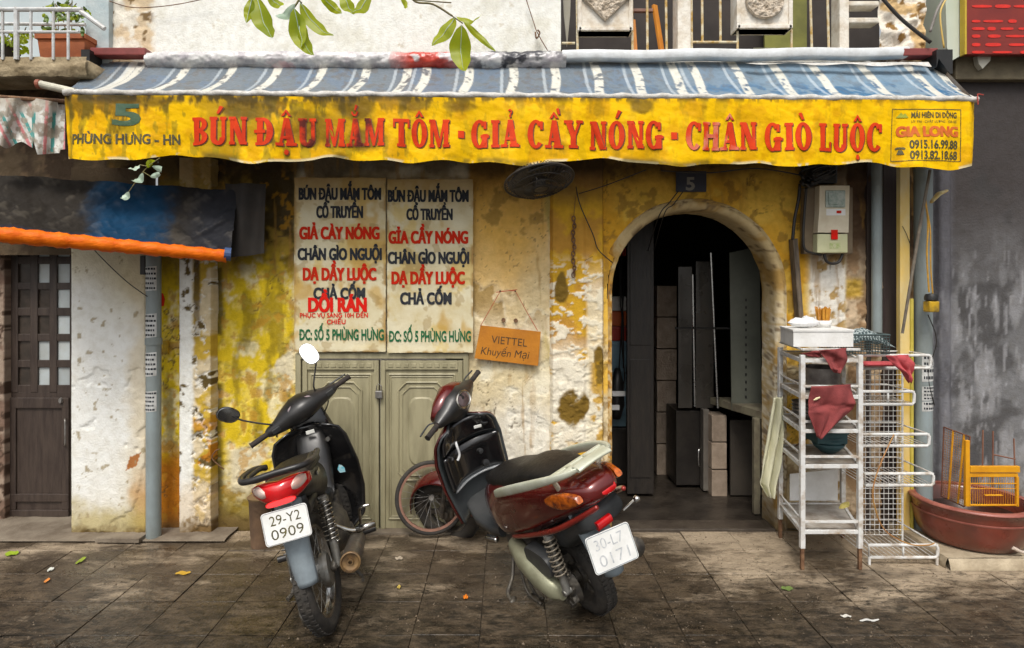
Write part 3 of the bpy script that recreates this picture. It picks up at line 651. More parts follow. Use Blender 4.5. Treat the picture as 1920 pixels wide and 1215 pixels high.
sheet('stone_jamb', [(-4.4, 4.14), (X(8, 4.14), 4.14), (X(8, 4.14), 4.22)], -.02, 2.0, .01, stonecol, lambda x, z: (fbm(x, z, 9, 4, 1)-.5)*.016, PL, LN)
sd_ = MB(); sd_.box((-4.4, 4.62, -.02), (xl+.05, 4.7, 2.3)); sd_.build('back_wall', INW, LN)
# lattice door: stiles, rails, panes as pieces
YD = 4.2; DM = mat('old_dark_door', (.034, .022, .017), (.06, .042, .032), scale=7, rough=.5, bump=.3, stretch=(5, 5, .7), bscale=30)
d_ = MB(); dx = lambda p: X(p, YD); dz = lambda p: Z(p, YD)
d_.box((dx(15), YD, .05), (dx(133), YD+.035, dz(735)), .003)
for (a, b) in ((15, 34), (57, 71), (93, 107), (131, 140)): d_.box((dx(a), YD-.004, dz(736)), (dx(b), YD+.035, dz(425)), .004)
rows_y = [(425, 440), (462-16, 462), (481, 495), (530, 543), (577, 592), (626, 640), (675, 689), (722, 736)]
for (a, b) in rows_y[1:]: d_.box((dx(15), YD, dz(b)), (dx(140), YD+.034, dz(a)), .004)
for (a, b) in ((745, 765), (925, 940), (955, 968)): d_.box((dx(18), YD-.014, dz(b)), (dx(131), YD+.002, dz(a)), .005)
for (a, b) in ((18, 32), (118, 131)): d_.box((dx(a), YD-.013, dz(955)), (dx(b), YD+.002, dz(745)), .005)
LD = d_.build('lattice_door', DM, LN); LD.name = 'door'
GLB = mat('frosted_pane', (.52, .58, .60), (.42, .44, .42), scale=5, rough=.35, objrand=.25); GLD = mat('dark_pane', (.035, .028, .022), (.06, .045, .035), scale=20, rough=.2)  # bright panes: light in the glass painted as a pale colour
cols = ((34, 57, GLD), (71, 93, GLB), (107, 131, GLB))
for ci, (a, b, m_) in enumerate(cols):
    for ri in range(len(rows_y)-1):
        q = MB(); mm = m_
        if ci == 1 and ri in (3, 4): mm = GLD
        q.box((dx(a)-.006, YD+.012, dz(rows_y[ri+1][0])-.006), (dx(b)+.006, YD+.017, dz(rows_y[ri][1])+.006)); q.build('pane', mm, LD)
q = MB(); q.tube(smoothpath([at(121, 786, YD-.02), at(122, 790, YD-.045), at(122, 830, YD-.045), at(121, 835, YD-.02)]), .005, 6); q.build('handle', STEEL, LD)
q = MB(); q.loft([((dx(118), YD-.016, dz(750)), (.012, 0, 0), (0, 0, .02)), ((dx(118), YD-.03, dz(750)), (.009, 0, 0), (0, 0, .016))], 12); q.build('lock', STEEL, LD)
stp = MB(); stp.grid(lambda u, v: (-4.4+(X(420, 3.8)+4.4)*u, 3.80+.6*v, .010+.012*float(fbm(u*9, v*3, 2, 3, 2))*(1 if v > .02 else 0)), 80, 14)
tag(stp.build('doorstep', CEM, smooth=True), kind='structure')
cm = MB(); cm.prism([(X(178, 3.78), 3.78), (X(262, 3.78), 3.77), (X(274, 3.85), 3.87), (X(200, 3.85), 3.87)], .012, .035, axis='z')
tag(cm.build('cement_slab', CEM), 'thin broken cement slab lying at the foot of the white pier', 'slab')
# balcony: slab, railing
Yb = 3.74
bs = MB(); bs.grid(lambda u, v: (-4.3+(X(165, Yb)+4.3)*u, Yb-.012*math.sin(v*3)-.02*float(fbm(u*14, v*3, 2, 3, 1)), Z(146, Yb)+(Z(110, Yb)-Z(146, Yb))*v+.012*float(fbm(u*20, v*2, 2, 3, 2))), 90, 10)
k0 = len(bs.v); bs.box((-4.3, Yb+.004, Z(143, Yb)), (X(165, Yb), 4.25, Z(113, Yb)))
bs.build('balcony_slab', mat('crumbling_concrete', (.40, .32, .20), (.20, .15, .08), scale=9, rough=.9, bump=.8, bscale=40), LN, smooth=True)
RAILM = mat('pale_painted_rail', (.62, .64, .64), (.45, .44, .42), scale=14, rough=.45, bump=.15)
rl = MB(); Yr = 3.72
rl.tube(smoothpath([at(-40, 18, Yr), at(140, 18, Yr), at(152, 22, Yr), at(196, 54, Yr)], 4), .014, 8)
rl.tube([at(-40, 60, Yr), at(148, 60, Yr)], .009, 8); rl.tube([at(-40, 44, Yr+.14), at(160, 46, Yr+.14)], .011, 8)
for p in (5, 31, 58, 100, 128): rl.tube([at(p, 112, Yr), at(p, 14, Yr)], .008 if p != 31 else .014, 8)
rl.build('railing', RAILM, LN)
bw = MB(); bw.box((-4.6, 5.0, 2.7), (X(170, 4.3), 5.1, 4.4)); bw.build('balcony_back_wall', mat('pale_blue_wall', (.55, .62, .64), (.45, .52, .54), scale=3, rough=.8), LN)
cp = MB(); cp.box((X(160, 3.96), 3.96, Z(120, 3.96)), (X(204, 3.96), 4.25, 3.62), .006); cp.build('column', mat('blue_grey_paint', (.32, .41, .44), (.46, .52, .53), scale=7, rough=.7, bump=.3), LN)

# ================================================================ RIGHT NEIGHBOUR
def greycol(x, z, y):
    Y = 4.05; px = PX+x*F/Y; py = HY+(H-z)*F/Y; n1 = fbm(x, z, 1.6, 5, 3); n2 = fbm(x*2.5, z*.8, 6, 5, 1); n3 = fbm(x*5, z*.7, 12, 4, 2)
    c = base((.06, .053, .052), x); c = mixc(c, (.165, .165, .170), ss(360, 720, py+260*(n1-.5))); c = mixc(c, (.055, .052, .052), ss(.52, .62, fbm(x, z, 3.3, 5, 7))*.7); c = mixc(c, (.29, .29, .30), ss(.46, .66, n2)*ss(400, 660, py)*.75)  # stain plus awning shade painted into the dark upper part
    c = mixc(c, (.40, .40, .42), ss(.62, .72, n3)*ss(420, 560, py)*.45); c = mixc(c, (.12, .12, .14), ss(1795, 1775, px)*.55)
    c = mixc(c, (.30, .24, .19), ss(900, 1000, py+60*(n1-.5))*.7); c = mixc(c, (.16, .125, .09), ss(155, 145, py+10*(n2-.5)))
    return c
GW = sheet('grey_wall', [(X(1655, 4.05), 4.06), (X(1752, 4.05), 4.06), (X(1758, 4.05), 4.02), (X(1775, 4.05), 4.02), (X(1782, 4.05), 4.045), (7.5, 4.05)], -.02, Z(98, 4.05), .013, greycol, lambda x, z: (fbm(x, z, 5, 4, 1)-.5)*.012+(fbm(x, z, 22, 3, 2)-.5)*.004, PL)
tag(GW, 'bare grey cement wall with pale streaks right of the shop', 'wall')
DKP = mat('dark_maroon_board', (.040, .024, .022), (.060, .045, .035), scale=5, rough=.7, stretch=(4, 4, .4))
q = MB(); q.box((X(1625, 3.99), 3.985, 0), (X(1633, 3.99), 4.04, Z(280)), .003); q.box((X(1655, 3.99), 3.985, 0), (X(1691, 3.99), 4.04, Z(280)), .004); tag(q.build('corner_board', DKP), 'dark maroon corner board between the grey pipes', 'board')
# upper right: pale panel, sign, bracket lump
q = MB(); q.prism([(X(1770, 3.95), Z(-90, 3.95)), (X(1812, 3.95), Z(-90, 3.95)), (X(1812, 3.95), Z(98, 3.95)), (X(1786, 3.95), Z(113, 3.95)), (X(1776, 3.95), Z(90, 3.95))], 3.95, 4.3)
tag(q.build('pale_green_panel', mat('pale_green_panel', (.48, .53, .42), (.58, .62, .54), scale=2, rough=.5)), 'pale green side panel beside the red sign board', 'panel')
SG = empty('red_sign_board', (X(1880, 3.9), 3.9, Z(102, 3.9)), 'dark red sign board with blurred bright red lines, top right', 'sign')
q = MB(); q.box((X(1812, 3.9), 3.9, Z(102, 3.9)), (4.3, 3.94, 3.9), .004); q.build('board', mat('dark_red_board', (.16, .012, .008), (.22, .02, .01), scale=5, rough=.45), SG)
q = MB(); q.box((X(1811, 3.9)-.008, 3.897, Z(102, 3.9)), (X(1811, 3.9)+.004, 3.942, 3.9), .002); q.build('yellow_edge', mat('mustard_edge', (.55, .40, .02), (.45, .3, .02), rough=.5), SG)
q = MB()
for i, yy in enumerate((-14, 12, 40, 54, 68, 84, 98)):
    u = 1822
    while u < 1990:
        L_ = random.choice((16, 30, 24, 38)); h_ = random.uniform(2.2, 3.6)
        q.loft([((X(u+L_/2, 3.9), 3.8985, Z(yy, 3.9)), (L_*.5*3.9/F, 0, 0), (0, 0, h_*3.9/F), 3), ((X(u+L_/2, 3.9), 3.8975, Z(yy, 3.9)), (L_*.49*3.9/F, 0, 0), (0, 0, h_*.95*3.9/F), 3)], 16); u += L_+random.choice((5, 9, 14))
o = q.build('lettering', mat('bright_red_paint', (.75, .02, .008), (.55, .015, .006), scale=20, rough=.5), SG); o['kind'] = 'stuff'
q = MB(); q.box((X(1790, 4.0), 3.99, Z(150, 4.0)), (7.5, 4.35, Z(100, 4.0)), .01); tag(q.build('ledge', mat('brown_ledge', (.17, .14, .085), (.11, .09, .055), scale=6, rough=.8, bump=.4)), 'brown concrete ledge under the red sign board', 'ledge')
q = MB(); q.prism([(X(1828, 3.97), Z(106, 3.97)), (X(1854, 3.97), Z(105, 3.97)), (X(1852, 3.97), Z(116, 3.97)), (X(1838, 3.97), Z(131, 3.97)), (X(1831, 3.97), Z(122, 3.97))], 3.95, 3.988)
tag(q.build('lamp_shade', mat('pale_lamp', (.62, .60, .50), (.5, .48, .4), rough=.4)), 'small pale angular lamp fitting below the red sign board', 'lamp')
# ================================================================ UPPER RIGHT BALUSTRADE / WINDOWS (parts of the shophouse)
Yu = 4.0; ux = lambda p: X(p, Yu); uz = lambda p: Z(p, Yu)
q = MB(); q.box((ux(1050), 4.55, uz(150)), (ux(1745), 4.6, 3.7)); q.build('room_wall', mat('dark_room', (.030, .024, .022), (.05, .04, .035), scale=3, rough=.9), SH)
q = MB(); q.box((ux(1485), 4.42, uz(100)), (ux(1572), 4.44, 3.7)); q.build('olive_curtain', mat('olive_cloth', (.26, .26, .06), (.14, .14, .035), scale=3, rough=.8), SH).name = 'curtain'
q = MB(); q.box((ux(1448), 4.30, uz(97)), (ux(1492), 4.31, uz(56))).box((ux(1122), 4.30, uz(96)), (ux(1161), 4.31, uz(60))).box((ux(1171), 4.30, uz(96)), (ux(1181), 4.31, uz(60))); q.build('board', mat('beige_green_board', (.46, .46, .32), (.38, .38, .25), rough=.6), SH)
q = MB(); q.box((ux(1050), 3.99, uz(110)), (ux(1745), 4.2, uz(96)), .006); q.build('sill', mat('grimy_sill', (.40, .36, .26), (.2, .17, .1), scale=12, rough=.9, bump=.4), SH)
def orn(a, b, top, bot, shape):
    q = MB(); q.box((ux(a), 3.985, uz(bot)), (ux(b), 4.08, uz(top)), .006); cx = (a+b)/2; cy = {0: -4, 1: 2}[shape]
    q.box((ux(a)-.004, 3.972, uz(bot)), (ux(a)+.02, 4.09, uz(top)), .004).box((ux(b)-.02, 3.972, uz(bot)), (ux(b)+.004, 4.09, uz(top)), .004).box((ux(a), 3.972, uz(bot)), (ux(b), 4.09, uz(bot-7)), .004)
    o = q.build('ornament_block', mat('old_white_stucco', (.78, .74, .66), (.55, .46, .34), scale=11, rough=.85, bump=.5, bscale=50, fac=.56), SH)
    R_ = (b-a)/2*.62/300*1.15
    def fn(u, v):
        t = u*2*math.pi; r_ = v*R_*(1/(abs(math.cos(t))+abs(math.sin(t)))*1.35 if shape == 0 else 1)
        xx, zz = ux(cx)+r_*math.cos(t), uz(cy)+r_*math.sin(t); n_ = float(fbm(xx, zz, 30, 3, 1)); n5 = float(fbm(xx, zz, 70, 2, 2))
        return (xx, 3.98-.022*(n_*1.3+n5*.7)*(1 if v < .98 else 0), zz)
    q = MB(); q.grid(fn, 90, 30); q.build('rough_relief', mat('rough_stucco', (.62, .54, .44), (.36, .29, .21), scale=38, rough=.9, bump=.6, bscale=90), o, smooth=False)
orn(1084, 1184, -60, 60, 0); orn(1380, 1482, -60, 56, 1)
WIRE = mat('flaking_bar_paint', (.66, .60, .44), (.45, .26, .04), scale=26, rough=.7, bump=.4, fac=.52)
def bars(lines, name='window_bar', r=.008):
    for (a, ya, b, yb) in lines:
        q = MB(); q.tube([at(a, ya, 4.02), at(b, yb, 4.02)], r, 8); q.build(name, WIRE, SH)
bars([(1081, -60, 1083, 98), (1184, -60, 1186, 98), (1213, -60, 1214, 98), (1248, -60, 1250, 98), (1316, -60, 1317, 79), (1350, -60, 1351, 79), (1297, 79, 1381, 79), (1296, -60, 1297, 98), (1383, 56, 1383, 98), (1484, 56, 1484, 97), (1518, -60, 1522, 92), (1550, -60, 1554, 92), (1053, 81, 1078, 81)])
q = MB(); q.prism([(ux(1057), uz(-50)), (ux(1074), uz(-50)), (ux(1072), uz(15)), (ux(1066), uz(76)), (ux(1060), uz(15))], 4.1, 4.12); q.build('baluster', mat('grey_baluster', (.36, .34, .28), (.28, .26, .2), rough=.7), SH)
q = MB(); q.box((ux(1270), 3.99, uz(97)), (ux(1295), 4.12, 3.7), .01); q.build('post', mat('old_white_stucco', (1, 1, 1)), SH)
q = MB(); q.box((ux(1183), 4.12, uz(6)), (ux(1233), 4.15, uz(0)), .004); q.build('brown_rail', mat('faded_brown_paint', (.28, .15, .11), (.2, .1, .07), rough=.6), SH).name = 'rail'
OW = mat('orange_wood', (.62, .24, .02), (.50, .17, .015), scale=8, rough=.6, stretch=(3, 3, .5))
for (a, ya, b, yb) in ((1186, 38, 1190, 97), (1227, 10, 1241, 99)):
    q = MB(); p0, p1 = at(a, ya, 4.14), at(b, yb, 4.08); d = (p1-p0).normalized(); M_ = Matrix((Vector((1, 0, 0)), d.cross(Vector((1, 0, 0))), d)).transposed().to_3x3()
    M_ = d.to_track_quat('Z', 'Y').to_matrix(); q.obox((p0+p1)/2, (.034, .02, (p1-p0).length), M_, .003); tag(q.build('orange_board', OW), 'orange wooden slat leaning behind the window bars'+(', the longer one' if b > 1200 else ', the short one by the ornament'), 'board')
q = MB(); q.box((ux(1573), 3.99, uz(97)), (ux(1591), 4.1, 3.7), .008); q.build('post', mat('old_white_stucco', (1, 1, 1)), SH)
for (a, b) in ((-38, -28), (2, 11), (33, 43)):
    q = MB(); q.box((ux(1591), 3.995, uz(b)), (ux(1648), 4.09, uz(a)), .008); q.build('crossbar', mat('old_white_stucco', (1, 1, 1)), SH)
# ================================================================ AWNING
AW = empty('awning', (0, 3.9, Z(178, 3.57)), 'blue and white striped awning with a yellow lettered valance', 'awning')
def afront(x): return Z(170+(x*336+950-120)*.0075, 3.57)
XA0, XA1 = X(122, 3.57), X(1830, 3.57)
back_l, back_r = X(168, 3.97), X(1758, 3.97); ZB = Z(116, 3.97)
stripes = [245, 262, 349, 437, 521, 605, 687, 763, 799, 878, 960, 1037, 1114, 1187, 1259, 1295, 1374, 1449, 1522, 1614, 1700, 1752]
sx_ = [X(p, 3.93) for p in stripes]
nu, nv_ = 900, 60
u = np.linspace(0, 1, nu+1)[:, None]*np.ones((1, nv_+1)); v = np.linspace(0, 1, nv_+1)[None, :]*np.ones((nu+1, 1))
xb = back_l+(back_r-back_l)*u; xf = XA0+(XA1-XA0)*u; xx = xb*(1-v)+xf*v
wob = .007*np.sin(xx*23+3*v)+.006*np.sin(xx*11)+.012*(fbm(xx, v*.5, 7, 4, 1)-.5)
zf = 1.53-((170+(xf*336+950-120)*.0075)-535)*3.57/1200
zz = ZB*(1-v)+zf*v-.035*np.sin(np.pi*v)+wob*(np.sin(np.pi*np.clip(v, 0, 1))*.8+.2*(v < .5))
yy = 3.97*(1-v)+3.57*v
n1 = fbm(xx, v*.4, 9, 5, 1); n2 = fbm(xx, v*.4, 28, 4, 2); n0 = fbm(xx, v*.4, 2.2, 4, 3)
col = base((.15, .18, .21), xx)
blue = np.clip(ss(.1, 2.6, xx+.4)*1.1, 0, 1)
col = mixc(col, (.20, .32, .44), ss(0, 2.2, xx)*.7)
col = mixc(col, (.02, .14, .30), blue*ss(.50, .58, n1*.5+n2*.5+.13*(v-.5))*ss(.35, .65, v)*.95)
col = mixc(col, (.12, .18, .27), (1-blue)*ss(.53, .6, n1)*.5)
col = mixc(col, (.14, .12, .10), ss(.57, .64, n2)*.5*(1-.4*blue))
st = np.zeros_like(xx); th_ = np.zeros_like(xx)
for s_ in sx_:
    st = np.maximum(st, ss(.029, .023, abs(xx-s_-.012*np.sin(v*5)))); th_ = np.maximum(th_, ss(.011, .007, abs(xx-s_+.062))*.6); pass
col = mixc(col, (.70, .68, .60), st*ss(.72, .58, n2)*.92); col = mixc(col, (.60, .66, .70), th_*.8)
V = np.stack([xx, yy, zz], -1).reshape(-1, 3); i, j = np.meshgrid(np.arange(nu), np.arange(nv_), indexing='ij'); a = i*(nv_+1)+j
Q = np.stack([a, a+nv_+1, a+nv_+2, a+1], -1).reshape(-1, 4)
CAN = npmesh('canopy', V, Q, mat('striped_canvas', (1, 1, 1), (.85, .85, .83), scale=30, rough=.42, bump=.35, bscale=45, attr='plaster', rvar=.15), AW, col.reshape(-1, 3), True)
ob = MB()
ob.grid(lambda u_, v_: (XA1-.02+(back_r-XA1+.02)*v_, 3.57+.4*v_, afront(XA1)*(1-v_)+ZB*v_-.03*u_), 2, 6)
ob.build('side_hem', mat('brown_hem', (.15, .10, .07), (.3, .25, .2), rough=.7), AW)
# front tube, wrapped hem
CVW = mat('grey_white_canvas', (.62, .61, .58), (.40, .38, .34), scale=20, rough=.6, bump=.4, bscale=60)
q = MB(); q.tube([(x_, 3.56, afront(x_)-.012+.003*math.sin(x_*31)) for x_ in np.linspace(XA0, XA1, 160)], [.017+.003*math.sin(i*1.7) for i in range(160)], 10); q.build('front_tube', CVW, AW, smooth=True)
TUBE = mat('cream_tube', (.60, .58, .46), (.42, .40, .32), scale=16, rough=.5)
q = MB(); q.tube([(X(72, 3.56), 3.575, Z(156, 3.57)-.004), (XA0+.05, 3.575, afront(XA0)-.006)], .021, 14); q.build('tube_end', TUBE, AW)
q = MB(); q.tube([(X(66, 3.56), 3.575, Z(156, 3.57)-.004), (X(73, 3.56), 3.575, Z(156, 3.57)-.004)], .026, 14); q.build('end_cap', mat('rust_red_cap', (.30, .09, .05), (.2, .06, .03), rough=.6), AW)
# valance
def vy(x, z): # depth of the hanging cloth
    t = np.clip((2.58-z)/.38, 0, 1)
    return 3.545-.004*np.sin(x*7)-t*(.016*np.sin(x*8.3+1)+.010*np.sin(x*19+2*t)+.006*np.sin(x*37))+.014*(fbm(x*.9+z*.5, z*1.4, 6, 4, 2)-.5)+.05*ss(2.56, 2.64, x)+.04*ss(-2.40, -2.47, x)
def vbot(x):
    px = x*338+950; return 1.53-(298+6*ss(300, 900, px)+7*ss(1000, 1700, px)+4.5*np.sin(x*8.3+.6)+3*np.sin(x*5.1+2)+2*np.sin(x*21)-535)*3.55/1200
nu, nv_ = 1100, 80
u = np.linspace(0, 1, nu+1)[:, None]*np.ones((1, nv_+1)); v = np.linspace(0, 1, nv_+1)[None, :]*np.ones((nu+1, 1))
xx = (XA0-.01)+(XA1-XA0+.016)*u; xx = xx-.03*ss(.985, 1, u)*v*v*1.5+.012*ss(.02, 0, u)*v
zt = 1.53-((178+(xx*336+950-120)*.0062)-535)*3.55/1200
zz = zt*(1-v)+vbot(xx)*v; yy = vy(xx, zz)
px = xx*338+950; py = 535-(zz-1.53)*338
n1 = fbm(xx, zz, 3, 5, 1); n2 = fbm(xx, zz, 9, 5, 2); n3 = fbm(xx*1.6, zz*.6, 16, 4, 3); n4 = fbm(xx, zz, 50, 3, 4)
col = mixc(base((.90, .54, .0), xx), (.74, .40, .0), ss(.48, .62, n2))
left = ss(1050, 500, px)
col = mixc(col, (.42, .25, .006), left*ss(.40, .58, n1)*.8)
col = mixc(col, (.38, .27, .01), ss(.55, .62, n3)*(.25+.5*left))
dk = ss(.52, .66, n2*.5+n3*.5+.26*ss(235, 180, py)*(.45+.55*left)-.09)
col = mixc(col, (.045, .032, .012), dk*(.25+.42*left))
for (sx, sy, rx, ry) in ((585, 245, 60, 34), (690, 262, 44, 22), (470, 205, 50, 20), (775, 198, 30, 16), (665, 200, 40, 26), (200, 188, 40, 12), (260, 190, 60, 12), (1205, 196, 20, 14), (860, 200, 26, 12)):
    r_ = ((px-sx)/rx)**2+((py-sy)/ry)**2; col = mixc(col, (.10, .062, .012), ss(1.5, .3, r_+2.6*(n2-.5))*.75)
col = mixc(col, (.05, .04, .02), ss(196, 184, py+10*(n2-.5))*ss(.42, .5, n3)*.75)
col = mixc(col, (.75, .66, .42), ss(6, 2, (zz-vbot(xx))*338)*ss(.5, .56, n2)*.9)
col = mixc(col, (.10, .08, .02), ss(14, 3, (zz-vbot(xx))*338)*ss(.53, .6, n1)*.7)
V = np.stack([xx, yy, zz], -1).reshape(-1, 3); i, j = np.meshgrid(np.arange(nu), np.arange(nv_), indexing='ij'); a = i*(nv_+1)+j
Q = np.stack([a, a+nv_+1, a+nv_+2, a+1], -1).reshape(-1, 4)
VAL = npmesh('valance', V, Q, mat('yellow_vinyl', (1, 1, 1), (.90, .87, .8), scale=14, rough=.5, bump=.3, bscale=30, attr='plaster', rvar=.15, spec=.12), AW, col.reshape(-1, 3), True)
def vfn(x, z, off=0): return Vector((x, float(vy(np.float64(x), np.float64(z)))-.0022-off, z))
vx = lambda p: (p-950)*3.545/1200
def vz(px_, py_): return H-(py_-HY)*3.545/1200
RL = mat('faded_red_letters', (.72, .055, .008), (.55, .035, .006), scale=10, rough=.5, spec=.15)
def redfade(m):
    n = m.node_tree.nodes; l = m.node_tree.links; b = n['Principled BSDF']; src = b.inputs['Base Color'].links[0].from_socket
    a = n.new('ShaderNodeNewGeometry'); s = n.new('ShaderNodeSeparateXYZ'); l.new(a.outputs['Position'], s.inputs[0])
    nz = n.new('ShaderNodeTexNoise'); nz.inputs['Scale'].default_value = 7; nz.inputs['Detail'].default_value = 6; l.new(a.outputs['Position'], nz.inputs['Vector'])
    def band(x0, x1, col_, thr, prev):
        c1 = n.new('ShaderNodeMapRange'); c1.inputs['From Min'].default_value = x0-.08; c1.inputs['From Max'].default_value = x0+.08; l.new(s.outputs['X'], c1.inputs['Value'])
        c2 = n.new('ShaderNodeMapRange'); c2.inputs['From Min'].default_value = x1+.08; c2.inputs['From Max'].default_value = x1-.08; l.new(s.outputs['X'], c2.inputs['Value'])
        t = n.new('ShaderNodeMapRange'); t.inputs['From Min'].default_value = thr; t.inputs['From Max'].default_value = thr+.1; l.new(nz.outputs['Fac'], t.inputs['Value'])
        m1 = n.new('ShaderNodeMath'); m1.operation = 'MULTIPLY'; l.new(c1.outputs[0], m1.inputs[0]); l.new(c2.outputs[0], m1.inputs[1])
        m2 = n.new('ShaderNodeMath'); m2.operation = 'MULTIPLY'; l.new(m1.outputs[0], m2.inputs[0]); l.new(t.outputs[0], m2.inputs[1])
        k = n.new('ShaderNodeMix'); k.data_type = 'RGBA'; l.new(m2.outputs[0], k.inputs[0]); l.new(prev, k.inputs[6]); k.inputs[7].default_value = (*col_, 1); return k.outputs[2]
    o = band(vx(540), vx(720), (.10, .015, .010), .47, src); o = band(vx(1290), vx(1400), (.72, .22, .14), .46, o); l.new(o, b.inputs['Base Color'])
redfade(RL)
words = [('BÚN', 360, 465), ('ĐẬU', 480, 592), ('MẮM', 609, 722), ('TÔM', 738, 843), ('-', 857, 871), ('GIẢ', 883, 973), ('CẦY', 989, 1091), ('NÓNG', 1106, 1243), ('-', 1256, 1270), ('CHÂN', 1285, 1418), ('GIÒ', 1433, 1520), ('LUỘC', 1534, 1652)]
SHD = mat('letter_shadow_print', (.12, .03, .008), (.2, .06, .01), rough=.6)
for (t, a_, b_) in words:
    dy = (a_-360)*.0098; q = MB(); slab_word(q, t, vx(a_), vx(b_), vz(a_, 272+dy), vz(a_, 220+dy), lambda x, z, o_=0: vfn(x, z, .0012+o_)); q.build('letters', RL, VAL, fix=False)
    q = MB(); slab_word(q, t, vx(a_)+.006, vx(b_)+.006, vz(a_, 273.5+dy), vz(a_, 221.5+dy), lambda x, z, o_=0: vfn(x, z, o_*.1)); q.build('letter_shade', SHD, VAL, fix=False)
GRN = mat('dark_green_print', (.03, .09, .05), (.05, .10, .04), rough=.5); BKP = mat('faded_black_print', (.045, .04, .02), (.11, .09, .02), scale=20, rough=.6); RD2 = mat('orange_red_print', (.65, .10, .01), (.6, .16, .01), scale=14, rough=.6)
def vtext(t, a_, b_, y1, y0, m_, bold=.03): q = MB(); place_text(q, t, vx(a_), vx(b_), vz(a_, y1), vz(a_, y0), vfn, bold, cut=.03); q.build('print', m_, VAL, fix=False)
vtext('5', 212, 264, 234, 196, GRN, .06); vtext('PHÙNG HƯNG - HN', 135, 336, 270, 252, BKP, .035)
vtext('GIA LONG', 1680, 1798, 256, 238, RD2, .07); vtext('0915.16.99.88', 1703, 1797, 279, 264, BKP, .03); vtext('0913.82.18.68', 1703, 1797, 299, 284, BKP, .03)
vtext('MÁI HIÊN DI ĐỘNG', 1708, 1795, 221, 211, BKP, .03); vtext('UY TÍN - CHẤT LƯỢNG - GIÁ RẺ', 1708, 1795, 230.5, 226, BKP, .0)
q = MB()
for (a_, b_, c_, d_) in ((1672, 205, 1803, 205), (1672, 302, 1803, 302), (1672, 205, 1672, 302), (1803, 205, 1803, 302)):
    n_ = 12; w_ = .0018
    for i in range(n_):
        p0 = (vx(a_+(c_-a_)*i/n_), vz(0, b_+(d_-b_)*i/n_)); p1 = (vx(a_+(c_-a_)*(i+1)/n_), vz(0, b_+(d_-b_)*(i+1)/n_))
        h = (w_, 0) if a_ == c_ else (0, w_)
        q.add([vfn(p0[0]-h[0], p0[1]-h[1]), vfn(p1[0]-h[0], p1[1]-h[1]), vfn(p1[0]+h[0], p1[1]+h[1]), vfn(p0[0]+h[0], p0[1]+h[1])], [(0, 1, 2, 3)])
q.build('printed_frame', BKP, VAL, fix=False)
q = MB(); P = [(1679, 221), (1703, 221), (1697, 213), (1693, 215), (1689, 211), (1684, 217)]; q.add([vfn(vx(a_), vz(0, b_)) for a_, b_ in P], [(0, 1, 2, 3, 4, 5)]); q.build('print', mat('pale_green_print', (.30, .36, .03), (.4, .4, .03), rough=.6), VAL, fix=False)
q = MB()
for P in ([(1680, 281), (1679, 278), (1683, 276), (1693, 276), (1697, 278), (1696, 281), (1691, 280), (1685, 280)], [(1682, 290), (1685, 281.5), (1691, 281.5), (1695, 290)]): q.add([vfn(vx(a_), vz(0, b_)) for a_, b_ in P], [tuple(range(len(P)))])
q.build('print', BKP, VAL, fix=False)
# cassette on the wall + crumpled plastic cover
MAR = mat('maroon_box', (.26, .05, .045), (.18, .035, .03), scale=12, rough=.5); WPT = mat('white_painted_tube', (.72, .75, .77), (.55, .56, .56), scale=9, rough=.45, bump=.2)
q = MB(); q.box((X(172, 3.9), 3.88, Z(105, 3.9)), (X(275, 3.9), 3.97, Z(91, 3.9)), .006); q.box((X(1690, 3.9), 3.88, Z(106, 3.9)), (X(1755, 3.9), 3.97, Z(92, 3.9)), .006); q.build('roller_box', MAR, AW)
q = MB(); q.loft([((X(1054+(1702-1054)*i/20, 3.9), 3.92, Z(104-6*i/20, 3.9)+.004*math.sin(i)), (0, .04, 0), (0, 0, .031), 5) for i in range(21)], 16); q.build('roller_cover', WPT, AW, smooth=True, auto=40)
def crum(u_, v_):
    x_ = X(270, 3.88)+(X(1062, 3.88)-X(270, 3.88))*u_; a_ = v_*math.pi*1.0; n_ = float(fbm(x_, v_*.3, 9, 4, 1)); n5 = float(fbm(x_, v_*.3, 30, 3, 2))
    r_ = .05+.012*(n_-.5)+.016*(n5-.5)
    return (x_, 3.93-r_*math.sin(a_)*1.1, Z(107, 3.88)+.012*math.sin(x_*3)*.3-math.cos(a_)*r_*.92-.01*(v_ < .08))
q = MB(); q.grid(crum, 420, 20); me_o = q.build('plastic_cover', mat('crumpled_plastic', (.70, .69, .67), (.36, .33, .36), scale=9, rough=.3, bump=.6, bscale=18, fac=.55), AW, smooth=True)
pm = bpy.data.materials['crumpled_plastic']; n = pm.node_tree.nodes; l = pm.node_tree.links; b = n['Principled BSDF']; src = b.inputs['Base Color'].links[0].from_socket
g_ = n.new('ShaderNodeNewGeometry'); s = n.new('ShaderNodeSeparateXYZ'); l.new(g_.outputs['Position'], s.inputs[0]); nz = n.new('ShaderNodeTexNoise'); nz.inputs['Scale'].default_value = 6; nz.inputs['Detail'].default_value = 5; l.new(g_.outputs['Position'], nz.inputs['Vector'])
